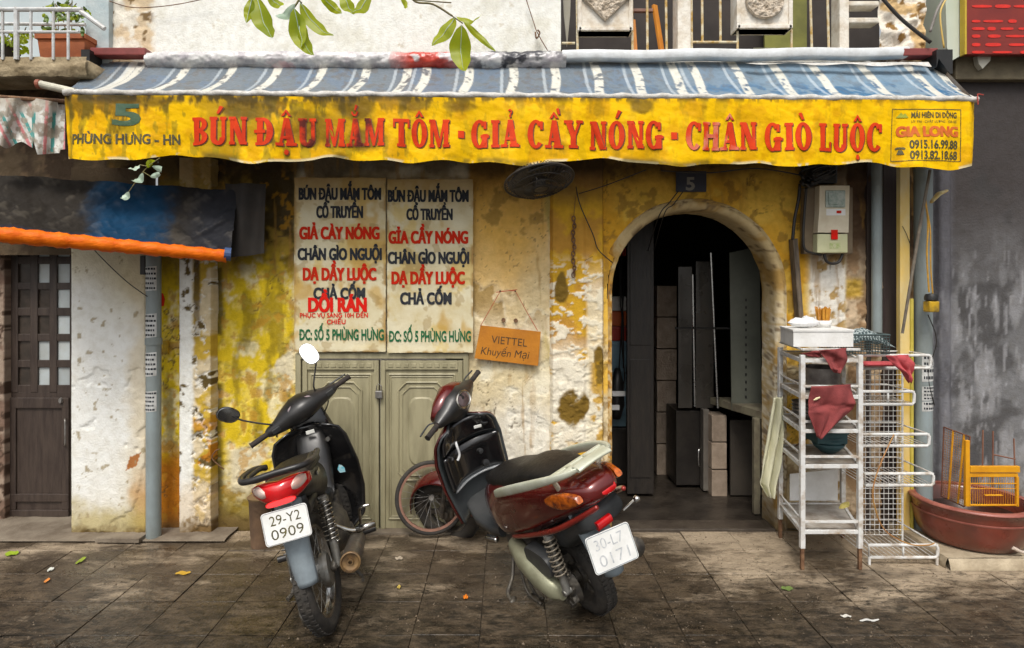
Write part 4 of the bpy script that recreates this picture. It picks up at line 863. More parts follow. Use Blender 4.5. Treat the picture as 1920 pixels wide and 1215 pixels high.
def addb(x0, x1, col_, thr, prev):
    c1 = n.new('ShaderNodeMapRange'); c1.inputs['From Min'].default_value = x0-.1; c1.inputs['From Max'].default_value = x0+.1; l.new(s.outputs['X'], c1.inputs['Value'])
    c2 = n.new('ShaderNodeMapRange'); c2.inputs['From Min'].default_value = x1+.1; c2.inputs['From Max'].default_value = x1-.1; l.new(s.outputs['X'], c2.inputs['Value'])
    t = n.new('ShaderNodeMapRange'); t.inputs['From Min'].default_value = thr; t.inputs['From Max'].default_value = thr+.06; l.new(nz.outputs['Fac'], t.inputs['Value'])
    m1 = n.new('ShaderNodeMath'); m1.operation = 'MULTIPLY'; l.new(c1.outputs[0], m1.inputs[0]); l.new(c2.outputs[0], m1.inputs[1]); m2 = n.new('ShaderNodeMath'); m2.operation = 'MULTIPLY'; l.new(m1.outputs[0], m2.inputs[0]); l.new(t.outputs[0], m2.inputs[1])
    k = n.new('ShaderNodeMix'); k.data_type = 'RGBA'; l.new(m2.outputs[0], k.inputs[0]); l.new(prev, k.inputs[6]); k.inputs[7].default_value = (*col_, 1); return k.outputs[2]
o_ = addb(X(740, 3.9), X(860, 3.9), (.50, .05, .03), .48, src); o_ = addb(X(880, 3.9), X(1060, 3.9), (.05, .05, .06), .44, o_); o_ = addb(X(500, 3.9), X(640, 3.9), (.62, .42, .44), .5, o_); l.new(o_, b.inputs['Base Color'])
for (a_, b_) in ((156, 172), (1752, 1782)):
    q = MB(); q.prism([(X(a_, 3.86), Z(95, 3.86)), (X(b_, 3.86), Z(95, 3.86)), (X(b_, 3.86), Z(140, 3.86)), (X(b_-5, 3.86), Z(140, 3.86)), (X(a_+4, 3.86), Z(112, 3.86)), (X(a_, 3.86), Z(128, 3.86))], 3.84, 3.98); q.build('bracket', BLK, AW)
# folding arm tips visible at the right end
q = MB(); q.tube([at(1834, 176, 3.55), at(1844, 178, 3.55)], .003, 6).tube([at(1833, 176, 3.54), at(1834, 196, 3.54)], .003, 6); q.build('red_cord', mat('red_string', (.5, .07, .05), rough=.7), AW)
# flaps of cloth drooping from the canopy's back edge
q = MB(); q.grid(lambda u_, v_: (X(1400+u_*345, 3.84), 3.86-.03*v_, Z(116-2*u_, 3.84)-v_*(.012+.022*u_+.006*math.sin(u_*20))), 60, 4); q.build('torn_edge', CVW, AW, smooth=True)

# ================================================================ LEFT AWNINGS
LA = empty('blue_tarpaulin_awning', (X(220, 3.6), 3.7, 1.7), 'low dark blue tarpaulin awning with a rolled orange edge', 'awning')
TB = mat('dark_blue_tarpaulin', (.002, .020, .060), (.012, .010, .008), scale=1.3, rough=.85, bump=.2, bscale=12, fac=.5, stretch=(1, 1, 1))
def tarp(u_, v_):
    pxr = -30+(462)*u_; Yf = 3.25+.42*u_; f = at(pxr, 424+52*u_, Yf); bck = Vector((X(-30+470*u_, 3.86), 3.86+.02*u_, Z(326+30*u_, 3.86)))
    p = bck.lerp(f, v_); p.z -= .04*math.sin(math.pi*v_)+.004*math.sin(u_*23+v_*2); return p
nu, nv_ = 220, 60; V = []; cc = []
for i in range(nu+1):
    for j in range(nv_+1):
        u_, v_ = i/nu, j/nv_; p_ = tarp(u_, v_); w1 = float(fbm(u_*3+v_*1.1, v_*.7-u_*.6, 5, 3, 2)); w2 = float(fbm(u_*9-v_*2, v_*2+u_*3, 3, 3, 5)); p_.z += .05*(w1-.5)*v_*(1-v_)*2+.012*(w2-.5); p_.y -= .05*(w1-.5)
        V.append(tuple(p_)); bl_ = float(ss(.38, .5, u_+.08*(w1-.5))*ss(.80, .66, u_+.1*(w2-.5))); k2 = w1*.5+w2*.5; c_ = np.array((.020, .016, .012))*(1-bl_)+np.array((.002, .035, .085))*bl_
        c_ = c_*(1-float(ss(.76, .9, u_)))+np.array((.016, .017, .022))*float(ss(.76, .9, u_)); c_ = c_+np.array((.03, .026, .02))*float(ss(.55, .68, k2)); c_ = c_+np.array((.0, .004, .02))*float(ss(.86, .97, v_)); cc.append(c_)
i, j = np.meshgrid(np.arange(nu), np.arange(nv_), indexing='ij'); a = i*(nv_+1)+j
npmesh('sheet', np.array(V), np.stack([a, a+nv_+1, a+nv_+2, a+1], -1).reshape(-1, 4), mat('dusty_tarpaulin', (1, 1, 1), (.75, .75, .75), scale=6, rough=.75, bump=.3, bscale=26, attr='plaster', spec=.2), LA, np.array(cc), True)
q = MB(); q.grid(lambda u_, v_: (X(425+75*u_, 3.88), 3.86+.02*math.sin(u_*9+v_*2), Z(345, 3.88)+(Z(485-10*u_, 3.88)-Z(345, 3.88))*v_), 20, 16); q.build('side_flap', mat('black_cloth', (.018, .016, .015), (.035, .028, .022), scale=5, rough=.8), LA, smooth=True)
rp = [at(-30+(455)*t, 437+43*t, 3.22+.42*t) for t in np.linspace(0, 1, 60)]
q = MB(); q.tube(rp, [.042-.007*i/59+.003*math.sin(i*1.1)+.0022*math.sin(i*2.9) for i in range(60)], 16); q.build('rolled_edge', mat('orange_tarpaulin', (.80, .17, .006), (.62, .10, .002), scale=9, rough=.5, spec=.15, bump=.4, bscale=24, stretch=(1, 3, 3)), LA, smooth=True)
q = MB(); a_ = at(421, 476, 3.63); q.tube([a_, a_+Vector((.032, .012, -.003))], .038, 14); q.build('tie', mat('blue_tie', (.04, .08, .2), rough=.6), LA)
# striped scrap awning far left
LS = empty('striped_scrap_awning', (X(50, 3.6), 3.6, 2.25), 'crumpled pink and green striped canvas hanging at the far left', 'awning')
nu, nv_ = 160, 110
u = np.linspace(0, 1, nu+1)[:, None]*np.ones((1, nv_+1)); v = np.linspace(0, 1, nv_+1)[None, :]*np.ones((nu+1, 1))
px = -40+u*162; bot = np.where(px < 62, 272+6*np.sin(px*.12), np.where(px < 112, 262+28*np.clip((px-62)/8, 0, 1), 284)-(px-70).clip(0)*.08); top = 184+8*ss(60, 115, px)*1.0
top = np.where(px > 108, 196, top); py = top+(bot-top)*v
Ys = 3.62-.03*np.sin(px*.09+v*2)-.05*abs(((px-py*.5+70)*.03) % 1-.5)*v+.02*(fbm(px*.03, v, 2, 3, 1)-.5)
xx = (px-950)*Ys/1200; zz = 1.53-(py-535)*Ys/1200
sd2 = px+.35*(py-185)*np.where(px < 60, -1.4, .15); ph = (sd2 % 38)/38; n1 = fbm(px*.05, py*.05, 2, 4, 2)
col = base((.62, .62, .58), xx); col = mixc(col, (.70, .25, .26), ((ph > .25) & (ph < .42))*1.0); col = mixc(col, (.05, .26, .24), ((ph > .62) & (ph < .80))*ss(205, 215, py)); col = mixc(col, (.30, .24, .18), ss(.5, .6, n1)*.8); col = mixc(col, (.42, .36, .28), ss(215, 190, py)*.7)
V = np.stack([xx, Ys, zz], -1).reshape(-1, 3); i, j = np.meshgrid(np.arange(nu), np.arange(nv_), indexing='ij'); a = i*(nv_+1)+j
npmesh('sheet', V, np.stack([a, a+nv_+1, a+nv_+2, a+1], -1).reshape(-1, 4), mat('striped_scrap', (1, 1, 1), (.8, .8, .78), scale=20, rough=.6, bump=.3, attr='plaster'), LS, col.reshape(-1, 3), True)
q = MB(); q.tube([at(-60, 178, 3.64), at(124, 190, 3.64)], .012, 8); q.build('rod', RUST, LS)
# ================================================================ MOTORBIKES
V3 = Vector
def bike_root(name, phi, lam, s, cpx, cpy, label, group=None):
    Y = H*F/(cpy-HY); e = empty(name, ((cpx-PX)*Y/F, Y, 0.004), label, 'motorcycle' if 'bike' in name else 'scooter', group, org=(0, 0, 0))
    e.rotation_euler = (-math.radians(lam), 0, math.radians(90+phi)); e.scale = (s, s, s); return e
def sub_empty(name, parent, loc=(0, 0, 0), rot=None):
    e = bpy.data.objects.new(name, None); COL.objects.link(e); e.parent = parent; e.location = loc; ORG[e.as_pointer()] = V3((0, 0, 0)); e.empty_display_size = .05
    if rot is not None: e.rotation_euler = rot
    return e
TYRE = mat('tyre_rubber', (.022, .020, .018), (.05, .043, .035), scale=14, rough=.8, bump=.3, bscale=70)
CHROME = mat('chrome', (.62, .62, .60), (.40, .36, .30), scale=18, rough=.22, metal=1, rvar=.12)
GLOSSB = mat('gloss_black_paint', (.008, .008, .009), (.014, .013, .013), scale=5, rough=.2, coat=.8, rvar=.1)
SATB = mat('satin_black_plastic', (.013, .013, .013), (.024, .022, .021), scale=9, rough=.34, rvar=.12)
DKG = mat('dark_grey_plastic', (.035, .038, .04), (.055, .056, .056), scale=8, rough=.42)
ALU = mat('cast_aluminium', (.34, .34, .32), (.20, .18, .15), scale=16, rough=.45, metal=.7, bump=.15)
VINYL = mat('seat_vinyl', (.008, .0075, .007), (.016, .014, .012), scale=20, rough=.45, bump=.15, bscale=260, spec=.3)
REDL = mat('red_lens', (.62, .006, .008), (.45, .004, .006), scale=12, rough=.16, coat=.7, rvar=.06)
CLRL = mat('clear_lens', (.60, .36, .30), (.75, .62, .55), scale=18, rough=.15, coat=.6)
AMB = mat('amber_lens', (.60, .13, .006), (.09, .012, .003), scale=22, rough=.15, coat=.7)  # orange patches paint reflections into the dark amber lens
PLATE = mat('plate_white', (.82, .82, .80), (.70, .70, .67), scale=14, rough=.4, rvar=.1)
SLV = mat('silver_grey_plastic', (.26, .31, .34), (.19, .22, .24), scale=10, rough=.42)
MIRR = mat('mirror_glass', (.74, .76, .78), (.62, .64, .66), scale=5, rough=.08, metal=1, rvar=.02)
ENG = mat('engine_metal', (.07, .065, .06), (.16, .14, .11), scale=22, rough=.5, metal=.5, bump=.4, bscale=60)
MRED = mat('metallic_dark_red', (.13, .007, .005), (.085, .004, .003), scale=3, rough=.28, metal=.25, coat=1.0, rvar=.08)
CRM = mat('cream_metal', (.66, .68, .56), (.52, .53, .40), scale=9, rough=.32, metal=.25, rvar=.1)

def torus(mb, c, R, r, n=48, m=12, sx=1.0):
    k = len(mb.v)
    for i in range(n):
        a = 2*math.pi*i/n
        for j in range(m):
            b = 2*math.pi*j/m; rr = R+r*math.cos(b); mb.v.append(V3((c[0]+rr*math.cos(a), c[1]+r*sx*math.sin(b), c[2]+rr*math.sin(a))))
    for i in range(n):
        for j in range(m): mb.f.append((k+i*m+j, k+((i+1) % n)*m+j, k+((i+1) % n)*m+(j+1) % m, k+i*m+(j+1) % m))
    return mb
def wheel(parent, c, Rt, rt, Rr, rimmat, spokes=0, cast=0, name='wheel', rot=None):
    e = sub_empty(name, parent, c, rot); o = (0, 0, 0)
    q = MB(); torus(q, o, Rt, rt, 56, 12, 1.05)
    for i in range(56):      # tread blocks
        a = 2*math.pi*i/56
        for sgn in (-1, 1):
            t = a+sgn*.03; R_ = Rt+rt*.96; p = V3((R_*math.cos(t), sgn*rt*.36, R_*math.sin(t)))
            M_ = Matrix(((math.cos(t), 0, -math.sin(t)), (0, 1, 0), (math.sin(t), 0, math.cos(t)))); q.obox(p, (.007, rt*.5, .015), M_)
    q.build('tyre', TYRE, e, smooth=True, auto=35)
    q = MB(); q.lathe([(Rr-.012, -rt*.55), (Rr+.012, -rt*.62), (Rr+.016, -rt*.5), (Rr-.004, -rt*.3), (Rr-.010, 0), (Rr-.004, rt*.3), (Rr+.016, rt*.5), (Rr+.012, rt*.62), (Rr-.012, rt*.55), (Rr-.02, 0), (Rr-.012, -rt*.55)], o, 'y', 56)
    q.build('rim', rimmat, e, smooth=True, auto=40)
    q = MB(); q.lathe([(0, -.055), (.03, -.055), (.03, -.03), (.055, -.03), (.055, .03), (.03, .03), (.03, .055), (0, .055)], o, 'y', 28)
    if spokes:
        for i in range(spokes):
            a = 2*math.pi*i/spokes; b = a+(.5 if i % 4 < 2 else -.5); sd2 = .028*(1 if i % 2 else -1)
            q.tube([(.05*math.cos(b), sd2, .05*math.sin(b)), ((Rr-.008)*math.cos(a), sd2*.2, (Rr-.008)*math.sin(a))], .0016, 5)
        q.build('hub', ALU, e)
    else:
        for i in range(cast):
            a = 2*math.pi*i/cast; M_ = Matrix(((math.cos(a), 0, -math.sin(a)), (0, 1, 0), (math.sin(a), 0, math.cos(a)))); q.obox(((Rr/2+.02)*math.cos(a), 0, (Rr/2+.02)*math.sin(a)), (Rr-.03, .022, .03), M_, .004)
        q.build('hub', ENG, e)
    return e
def shock(parent, top, bot, r=.03, coils=9, mspring=None, body=.42):
    top, bot = V3(top), V3(bot); d = bot-top; L_ = d.length; dn = d.normalized(); up = dn.orthogonal().normalized(); s2 = dn.cross(up)
    q = MB(); q.tube([top, top+d*.08, top+d*.081, top+d*(1-body)], [r*.85, r*.85, r*.35, r*.35], 12); q.tube([top+d*(1-body), bot], r*.62, 14); q.tube([bot-s2*.0+V3((0, .02, 0)), bot-V3((0, .02, 0))], .016, 10); q.tube([top+V3((0, .02, 0)), top-V3((0, .02, 0))], .014, 10)
    o = q.build('shock_absorber', ALU, parent, smooth=True, auto=40)
    q = MB(); n_ = coils*16; q.tube([top+d*(.05+(1.0-body-.02)*i/n_)+(up*math.cos(2*math.pi*i/16)+s2*math.sin(2*math.pi*i/16))*r for i in range(n_+1)], .0042, 6)
    q.build('spring', mspring or CHROME, o, smooth=True); return o
def plate(parent, c, w_, h_, tilt, roll, lines, faint=False, yaw=0):
    """plate facing the rear (-u); tilt leans its face upwards"""
    e = sub_empty('licence_plate', parent, c, (math.radians(roll), math.radians(tilt), math.radians(yaw)))
    q = MB(); P = []; rr = .014
    for (cx, cy, a0) in ((w_/2-rr, h_/2-rr, 0), (-w_/2+rr, h_/2-rr, 90), (-w_/2+rr, -h_/2+rr, 180), (w_/2-rr, -h_/2+rr, 270)):
        for t in (0, 30, 60, 90): P.append((cx+rr*math.cos(math.radians(a0+t)), cy+rr*math.sin(math.radians(a0+t))))
    q.prism(P, -.002, .002, axis='x'); q.build('plate_board', PLATE, e)
    q = MB(); q.tube([(-.0025, p[0]*.965, p[1]*.95) for p in P], .0014, 5, closed=True); q.build('plate_border', mat('plate_edge', (.25, .25, .25), (.5, .5, .5), rough=.5) if not faint else SLV, e)
    q = MB()
    for (t, x0, x1, y0, y1) in lines: place_text(q, t, x0*w_, x1*w_, y0*h_, y1*h_, lambda x, y: V3((-.0032, -x, y)), -.004 if not faint else -.006)
    q.build('plate_numbers', BKP if not faint else mat('worn_grey_print', (.38, .40, .42), (.62, .63, .64), scale=60, rough=.6), e, fix=False); return e
def mirror(parent, c, nrm, rx, ry, roll, stalk, back=SATB):
    """oval mirror: shell + glass, on a bent stalk"""
    n_ = V3(nrm).normalized(); M_ = n_.to_track_quat('Z', 'Y').to_matrix(); a = M_ @ V3((math.cos(roll), math.sin(roll), 0)); b = M_ @ V3((-math.sin(roll), math.cos(roll), 0)); c = V3(c)
    q = MB(); q.loft([(c-n_*.024, a*rx*.35, b*ry*.35, 2.4), (c-n_*.020, a*rx*.75, b*ry*.75, 2.4), (c-n_*.008, a*rx, b*ry, 2.4), (c, a*rx*1.02, b*ry*1.02, 2.4)], 26); q.tube(smoothpath(stalk), .0052, 8)
    o = q.build('mirror', back, parent, smooth=True, auto=40)
    q = MB(); q.loft([(c+n_*.0008, a*rx*.97, b*ry*.97, 2.4), (c+n_*.0022, a*rx*.94, b*ry*.94, 2.4)], 26); q.build('mirror_glass', MIRR, o); return o

# ---------------------------------------------------------------- black underbone bike
B = bike_root('motorbike', 11, 15, .92, 624, 1176, 'black motorbike seen from behind with a red tail lamp, parked by the green double door')
wheel(B, (0, 0, .285), .246, .038, .212, CHROME, spokes=28, rot=(0, 0, math.radians(-7)))
wheel(B, (1.2, 0, .285), .246, .038, .21, CHROME, spokes=28, rot=(0, 0, math.radians(16)))
q = MB()
for s_ in (-1, 1): q.tube([(-.04, s_*.085, .285), (.1, s_*.088, .30), (.45, s_*.07, .33)], [.016, .018, .02], 8)
q.build('swingarm', ENG, B, smooth=True)
q = MB(); q.loft([((-.02, -.066, .285), (.075, 0, 0), (0, 0, .075)), ((-.02, -.05, .285), (.085, 0, 0), (0, 0, .085)), ((-.02, -.03, .285), (.08, 0, 0), (0, 0, .08))], 24); q.build('brake_drum', ALU, B, smooth=True, auto=40)
shock(B, (.07, -.105, .60), (.0, -.105, .285), .031, 9, body=.36); shock(B, (.07, .105, .60), (.0, .105, .285), .031, 9, body=.36)
# chain guard
q = MB(); q.loft([((-.12, .075, .24), (0, .012, 0), (0, 0, .02)), ((0, .08, .30), (0, .014, 0), (0, 0, .06)), ((.25, .08, .33), (0, .014, 0), (0, 0, .05)), ((.45, .075, .34), (0, .012, 0), (0, 0, .045))], 14); q.build('chain_case', mat('grey_enamel', (.50, .52, .52), (.34, .33, .31), scale=12, rough=.4), B, smooth=True)
q = MB(); q.loft([((-.16, .07, .27), (0, .016, 0), (.02, 0, .02), 3), ((-.17, .072, .20), (0, .018, 0), (.022, 0, .02), 3), ((-.165, .072, .14), (0, .014, 0), (.02, 0, .012), 3)], 14); q.build('case_end', ALU, B, smooth=True)
# muffler
q = MB(); q.tube(smoothpath([(.75, -.10, .20), (.55, -.14, .17), (.4, -.17, .22), (.3, -.185, .27)]), .017, 10); q.tube([(.32, -.185, .26), (.24, -.187, .285), (-.02, -.19, .325), (-.15, -.19, .345), (-.20, -.19, .352)], [.022, .043, .047, .045, .043], 22, cap=False)
MF = q.build('muffler', mat('dull_muffler', (.10, .095, .09), (.20, .16, .12), scale=18, rough=.42, metal=.7, bump=.2), B, smooth=True, auto=45)
q = MB(); M_ = V3((-.98, 0, .14)).to_track_quat('Z', 'Y').to_matrix(); q.lathe([(.046, -.02), (.047, .002), (.041, .004), (.037, -.004), (.015, -.010), (.013, .004), (.009, .004), (.009, -.02), (0, -.02)], (-.20, -.19, .352), 'z', 26, M_); q.build('end_cap', mat('bronze_soot', (.28, .17, .07), (.14, .09, .05), scale=20, rough=.45, metal=.6), MF, smooth=True, auto=35)
# engine, frame tube
q = MB(); q.loft([((.32, 0, .30), (0, .08, 0), (0, 0, .08), 3), ((.40, 0, .29), (0, .12, 0), (0, 0, .11), 3), ((.60, 0, .28), (0, .125, 0), (0, 0, .11), 3), ((.72, 0, .32), (0, .08, 0), (0, 0, .07), 3), ((.88, 0, .34), (0, .06, 0), (0, 0, .06), 3)], 20)
for i in range(7): q.box((.72+i*.02, -.075, .26), (.73+i*.02, .075, .40))
q.tube([(.20, 0, .62), (.45, 0, .42), (.85, 0, .55), (.98, 0, .82)], .03, 10)
q.build('engine', ENG, B, smooth=True, auto=40)
q = MB(); q.tube([(.45, -.24, .235), (.45, -.08, .235), (.45, .08, .235), (.45, .24, .235)], .009, 8); q.tube([(.45, -.17, .235), (.45, -.27, .238)], .019, 10); q.tube([(.45, .17, .235), (.45, .27, .238)], .019, 10); q.build('footpeg', SATB, B, smooth=True, auto=40)
q = MB(); q.tube(smoothpath([(.18, -.1, .42), (.19, -.17, .36), (.2, -.23, .34)]), .011, 8); q.tube([(.2, -.2, .345), (.2, -.30, .35)], .018, 10); q.tube(smoothpath([(.42, -.13, .27), (.40, -.20, .30), (.28, -.235, .42), (.27, -.29, .43)]), .008, 8); q.build('kick_lever', CHROME, B, smooth=True)
q = MB(); q.tube([(.40, .09, .24), (.34, .22, .085)], .010, 8); q.tube([(.36, .20, .085), (.30, .24, .075)], .012, 8); q.build('side_stand', ENG, B)
q = MB(); q.tube([(.3, -.08, .2), (.2, -.17, .10), (.16, -.17, .10)], .009, 8); q.build('centre_stand', ENG, B)
# body: tail cowl, side covers
q = MB(); secs = []
for (u_, w_, hw, hh) in ((-.245, .775, .075, .03), (-.2, .76, .10, .055), (-.05, .735, .118, .075), (.12, .70, .125, .09), (.3, .65, .118, .10), (.45, .60, .09, .10), (.55, .56, .06, .07)): secs.append(((u_, 0, w_), (0, hw, 0), (0, 0, hh), 2.6))
q.loft(secs, 28); BODY = q.build('tail_body', SATB, B, smooth=True, auto=60)
q = MB(); q.box((-.02, -.129, .735), (.06, -.1235, .755), .002); q.build('badge', CHROME, BODY)
q = MB(); secs = []
for (u_, w_, hw, hh) in ((-.10, .775, .07, .012), (-.08, .778, .10, .020), (.0, .778, .115, .026), (.12, .77, .12, .03), (.28, .755, .112, .034), (.42, .735, .085, .030), (.50, .725, .06, .02)): secs.append(((u_, 0, w_), (0, hw, 0), (0, 0, hh), 2.5))
q.loft(secs, 28); q.build('seat', VINYL, B, smooth=True, auto=60)
for (rr, ext, ww) in ((.0145, .0, .848), (.012, -.028, .842)):
    q = MB(); q.tube(smoothpath([(.12, .125, ww-.03), (.0, .155+ext, ww), (-.18, .165+ext, ww+.015), (-.285, .12+ext, ww+.02), (-.30, 0, ww+.025), (-.285, -.12-ext, ww+.02), (-.18, -.155-ext, ww+.012), (.0, -.15-ext, ww), (.12, -.125, ww-.03)], 6), rr, 10); q.build('grab_rail', SATB, B, smooth=True)
# tail lamp
q = MB(); secs = []
for v_ in np.linspace(-.128, .128, 17):
    t = abs(v_)/.128; secs.append(((-.272+.07*t*t, v_, .775+.020*t), (.050*(1-.72*t**2.2), 0, 0), (-.006, 0, .056*(1-.62*t**2.4)), 2.3))
q.loft(secs, 20); TL = q.build('tail_light', REDL, B, smooth=True, auto=70)
for s_ in (-1, 1):
    q = MB(); secs = []
    for t in np.linspace(.44, .9, 8): v_ = s_*t*.128; f_ = math.sin(math.pi*(t-.40)/.58)**.5 if t < .98 else .1; secs.append(((-.285+.07*t*t, v_, .784+.020*t), (.045*(1-.72*t**2.2), 0, 0), (-.005, 0, .040*f_*(1-.62*t**2.4)), 2.3))
    q.loft(secs, 18); q.build('indicator_lens', CLRL, TL, smooth=True, auto=70)
q = MB(); q.loft([((-.318, 0, .748), (0, .066, 0), (.004, 0, .013), 3), ((-.323, 0, .748), (0, .062, 0), (.004, 0, .011), 3)], 18); q.build('reflector', mat('bright_red_lens', (.95, .01, .01), (.8, .01, .01), rough=.2, coat=.6), TL)
# rear mudguard: blue-grey flap
def flap(u_, v_):
    w_ = .72-.38*v_; hw = .062-.012*v_; a = (u_-.5)*2; return (-.225-.06*v_+.03*abs(a)**3-.015*math.sin(math.pi*v_), a*hw, w_)
q = MB(); q.grid(flap, 12, 16); q.build('mudguard', SLV, B, smooth=True, solid=.006)
q = MB(); q.loft([((-.18, 0, .70), (0, .08, 0), (0, 0, .05), 3), ((-.10, 0, .62), (0, .075, 0), (0, 0, .04), 3), ((.1, 0, .62), (0, .075, 0), (0, 0, .04), 3), ((.3, 0, .60), (0, .06, 0), (0, 0, .04), 3)], 18); q.build('inner_fender', SATB, B, smooth=True)
plate(B, (-.325, .002, .648), .195, .140, 10, 2, [('29-Y2', -.33, .33, .07, .36), ('0909', -.35, .35, -.35, -.05)])
q = MB(); q.box((-.30, -.04, .722), (-.25, .03, .734), .004); q.build('plate_lamp', CHROME, B)
# leg shield
def shield(u_, v_):
    w_ = .12+.72*v_; prof = np.interp(v_, [0, .1, .35, .6, .85, .95, 1], [.10, .19, .235, .245, .225, .19, .10]); a = (u_-.5)*2
    return (1.02-.16*v_-.11*abs(a)**2.2+.02*math.sin(v_*6), a*prof, w_)
q = MB(); q.grid(shield, 30, 34); LS_ = q.build('leg_shield', GLOSSB, B, smooth=True, solid=.012)
q = MB(); secs = [((.86, 0, .80), (0, .085, 0), (.05, 0, .03), 2.6), ((.84, 0, .66), (0, .095, 0), (.07, 0, .03), 2.6), ((.80, 0, .52), (0, .085, 0), (.09, 0, .03), 2.6), ((.74, 0, .44), (0, .07, 0), (.08, 0, .05), 2.6), ((.6, 0, .42), (0, .06, 0), (.03, 0, .05), 2.6), ((.45, 0, .48), (0, .055, 0), (-.02, 0, .06), 2.6)]
q.loft(secs, 22); q.build('centre_tunnel', SATB, LS_, smooth=True)
q = MB(); M_ = V3((-1, 0, .1)).to_track_quat('Z', 'Y').to_matrix(); q.lathe([(0, .004), (.013, .004), (.016, 0), (.016, -.01)], (.82, -.10, .72), 'z', 18, M_); q.build('key_lock', CHROME, LS_)
q = MB(); q.prism([(-.15, .50), (-.118, .505), (-.110, .53), (-.125, .555), (-.14, .545), (-.152, .525)], .800, .803, axis='x'); q.build('sticker', mat('cyan_sticker', (.02, .38, .50), (.5, .6, .6), scale=30, rough=.3), LS_)
q = MB(); q.box((.775, .005, .79), (.782, -.045, .812), .002); q.build('sticker', mat('white_sticker', (.72, .72, .68), (.6, .6, .55), rough=.4), LS_)
# handlebar assembly along axis L->R
hc = V3((.83, 0, .935)); L_ = V3((.72, .315, .835)); R_ = V3((.93, -.315, 1.045)); ex = (R_-L_).normalized(); ez = (V3((-.35, 0, 1))-ex*V3((-.35, 0, 1)).dot(ex)).normalized(); ey = ez.cross(ex)   # ey points back towards the rider / forward
if ey.x > 0: ey = -ey
HB = sub_empty('handlebar', B)
q = MB(); secs = []
for t, a_, b_, off in ((-.235, .022, .022, 0), (-.215, .032, .030, 0), (-.17, .045, .038, 0), (-.10, .075, .055, .012), (-.03, .098, .070, .02), (.03, .098, .070, .02), (.10, .075, .055, .012), (.17, .045, .038, 0), (.215, .032, .030, 0), (.235, .022, .022, 0)):
    secs.append((hc+ex*t+ez*off-ey*0.0, ey*a_, ez*b_, 2.4))
q.loft(secs, 28); q.build('handlebar_cover', SATB, HB, smooth=True, auto=60)
q = MB()      # instrument window on the rider's side
c0 = hc+ez*.062+ey*.045; q_n = (ez*.75+ey*.66).normalized(); b2 = q_n.cross(ex)
q.loft([(c0-q_n*.012, ex*.085, b2*.034, 2.6), (c0+q_n*.005, ex*.078, b2*.029, 2.6), (c0+q_n*.009, ex*.06, b2*.02, 2.6)], 26); q.build('instrument_window', mat('smoked_window', (.07, .05, .055), (.20, .13, .14), scale=22, rough=.12, coat=.8), HB, smooth=True, auto=50)
q = MB(); q.obox(c0+q_n*.011+ex*.018+b2*.003, (.016, .003, .007), Matrix((ex, q_n, b2)).transposed(), .001); q.build('indicator_light', REDL, HB)
q = MB()
for s_ in (-1, 1): q.obox(hc+ex*s_*.185+ey*.043+ez*.01, (.05, .012, .03), Matrix((ex, ey, ez)).transposed(), .004)
q.build('switch_block', DKG, HB)
for s_ in (-1, 1):
    q = MB(); g0 = hc+ex*s_*.225; g1 = hc+ex*s_*.345
    q.tube([g0, g0+ex*s_*.012, g0+ex*s_*.014, g1-ex*s_*.006, g1-ex*s_*.004, g1], [.022, .022, .0165, .0165, .019, .018], 16); q.build('grip', mat('grip_rubber', (.02, .017, .015), (.04, .03, .025), scale=30, rough=.8, bump=.5, bscale=200), HB, smooth=True, auto=40)
q = MB(); q.tube(smoothpath([hc+ex*.2-ey*.04, hc+ex*.22-ey*.06, hc+ex*.34-ey*.055]), .0055, 8); q.build('brake_lever', DKG, HB, smooth=True)
mirror(HB, (.70, .375, 1.045), (-.78, -.34, -.42), .068, .046, math.radians(-40), [hc-ex*.16+ez*.02, hc-ex*.20+ez*.05, V3((.73, .31, .985)), V3((.715, .36, 1.03))])
mirror(HB, (.86, -.125, 1.250), (-.80, -.05, .40), .047, .074, math.radians(22), [hc+ex*.13+ez*.03, hc+ex*.13+ez*.09, V3((.875, -.15, 1.19)), V3((.87, -.145, 1.225))])
q = MB(); q.tube(smoothpath([hc+ex*.17-ey*.02, hc+ex*.16-ez*.08-ey*.03, V3((.93, -.07, .80)), V3((.96, -.03, .6))]), .004, 6); q.tube(smoothpath([hc-ex*.17-ey*.02, hc-ex*.2-ez*.06-ey*.01, hc-ex*.13+ez*.0-ey*.05, V3((.95, .03, .7))]), .004, 6); q.build('control_cable', SATB, HB)
# front: fork, nose, headlight, fender
q = MB()
for s_ in (-1, 1): q.tube([(1.2, s_*.07, .285), (1.06, s_*.07, .62)], .016, 10)
q.build('fork', CHROME, B)
q = MB(); q.loft([((1.03, 0, .30), (0, .12, 0), (.03, 0, .05)), ((1.06, 0, .5), (0, .13, 0), (.04, 0, .05)), ((1.0, 0, .75), (0, .14, 0), (.06, 0, .05)), ((.93, 0, .92), (0, .10, 0), (.05, 0, .05))], 20); q.build('front_fairing', GLOSSB, B, smooth=True)
def fend(u_, v_):
    t = math.radians(20+140*v_); a = (u_-.5)*2; R2 = .315-.02*a*a; return (1.2+R2*math.cos(t), a*.055, .285+R2*math.sin(t))
q = MB(); q.grid(fend, 8, 24); q.build('front_fender', GLOSSB, B, smooth=True, solid=.005)
q = MB(); M_ = V3((1, 0, .1)).to_track_quat('Z', 'Y').to_matrix(); q.lathe([(.0, .03), (.05, .025), (.075, .01), (.085, -.02), (.07, -.05)], (.98, 0, .94), 'z', 24, M_); q.build('headlight', CLRL, B, smooth=True)

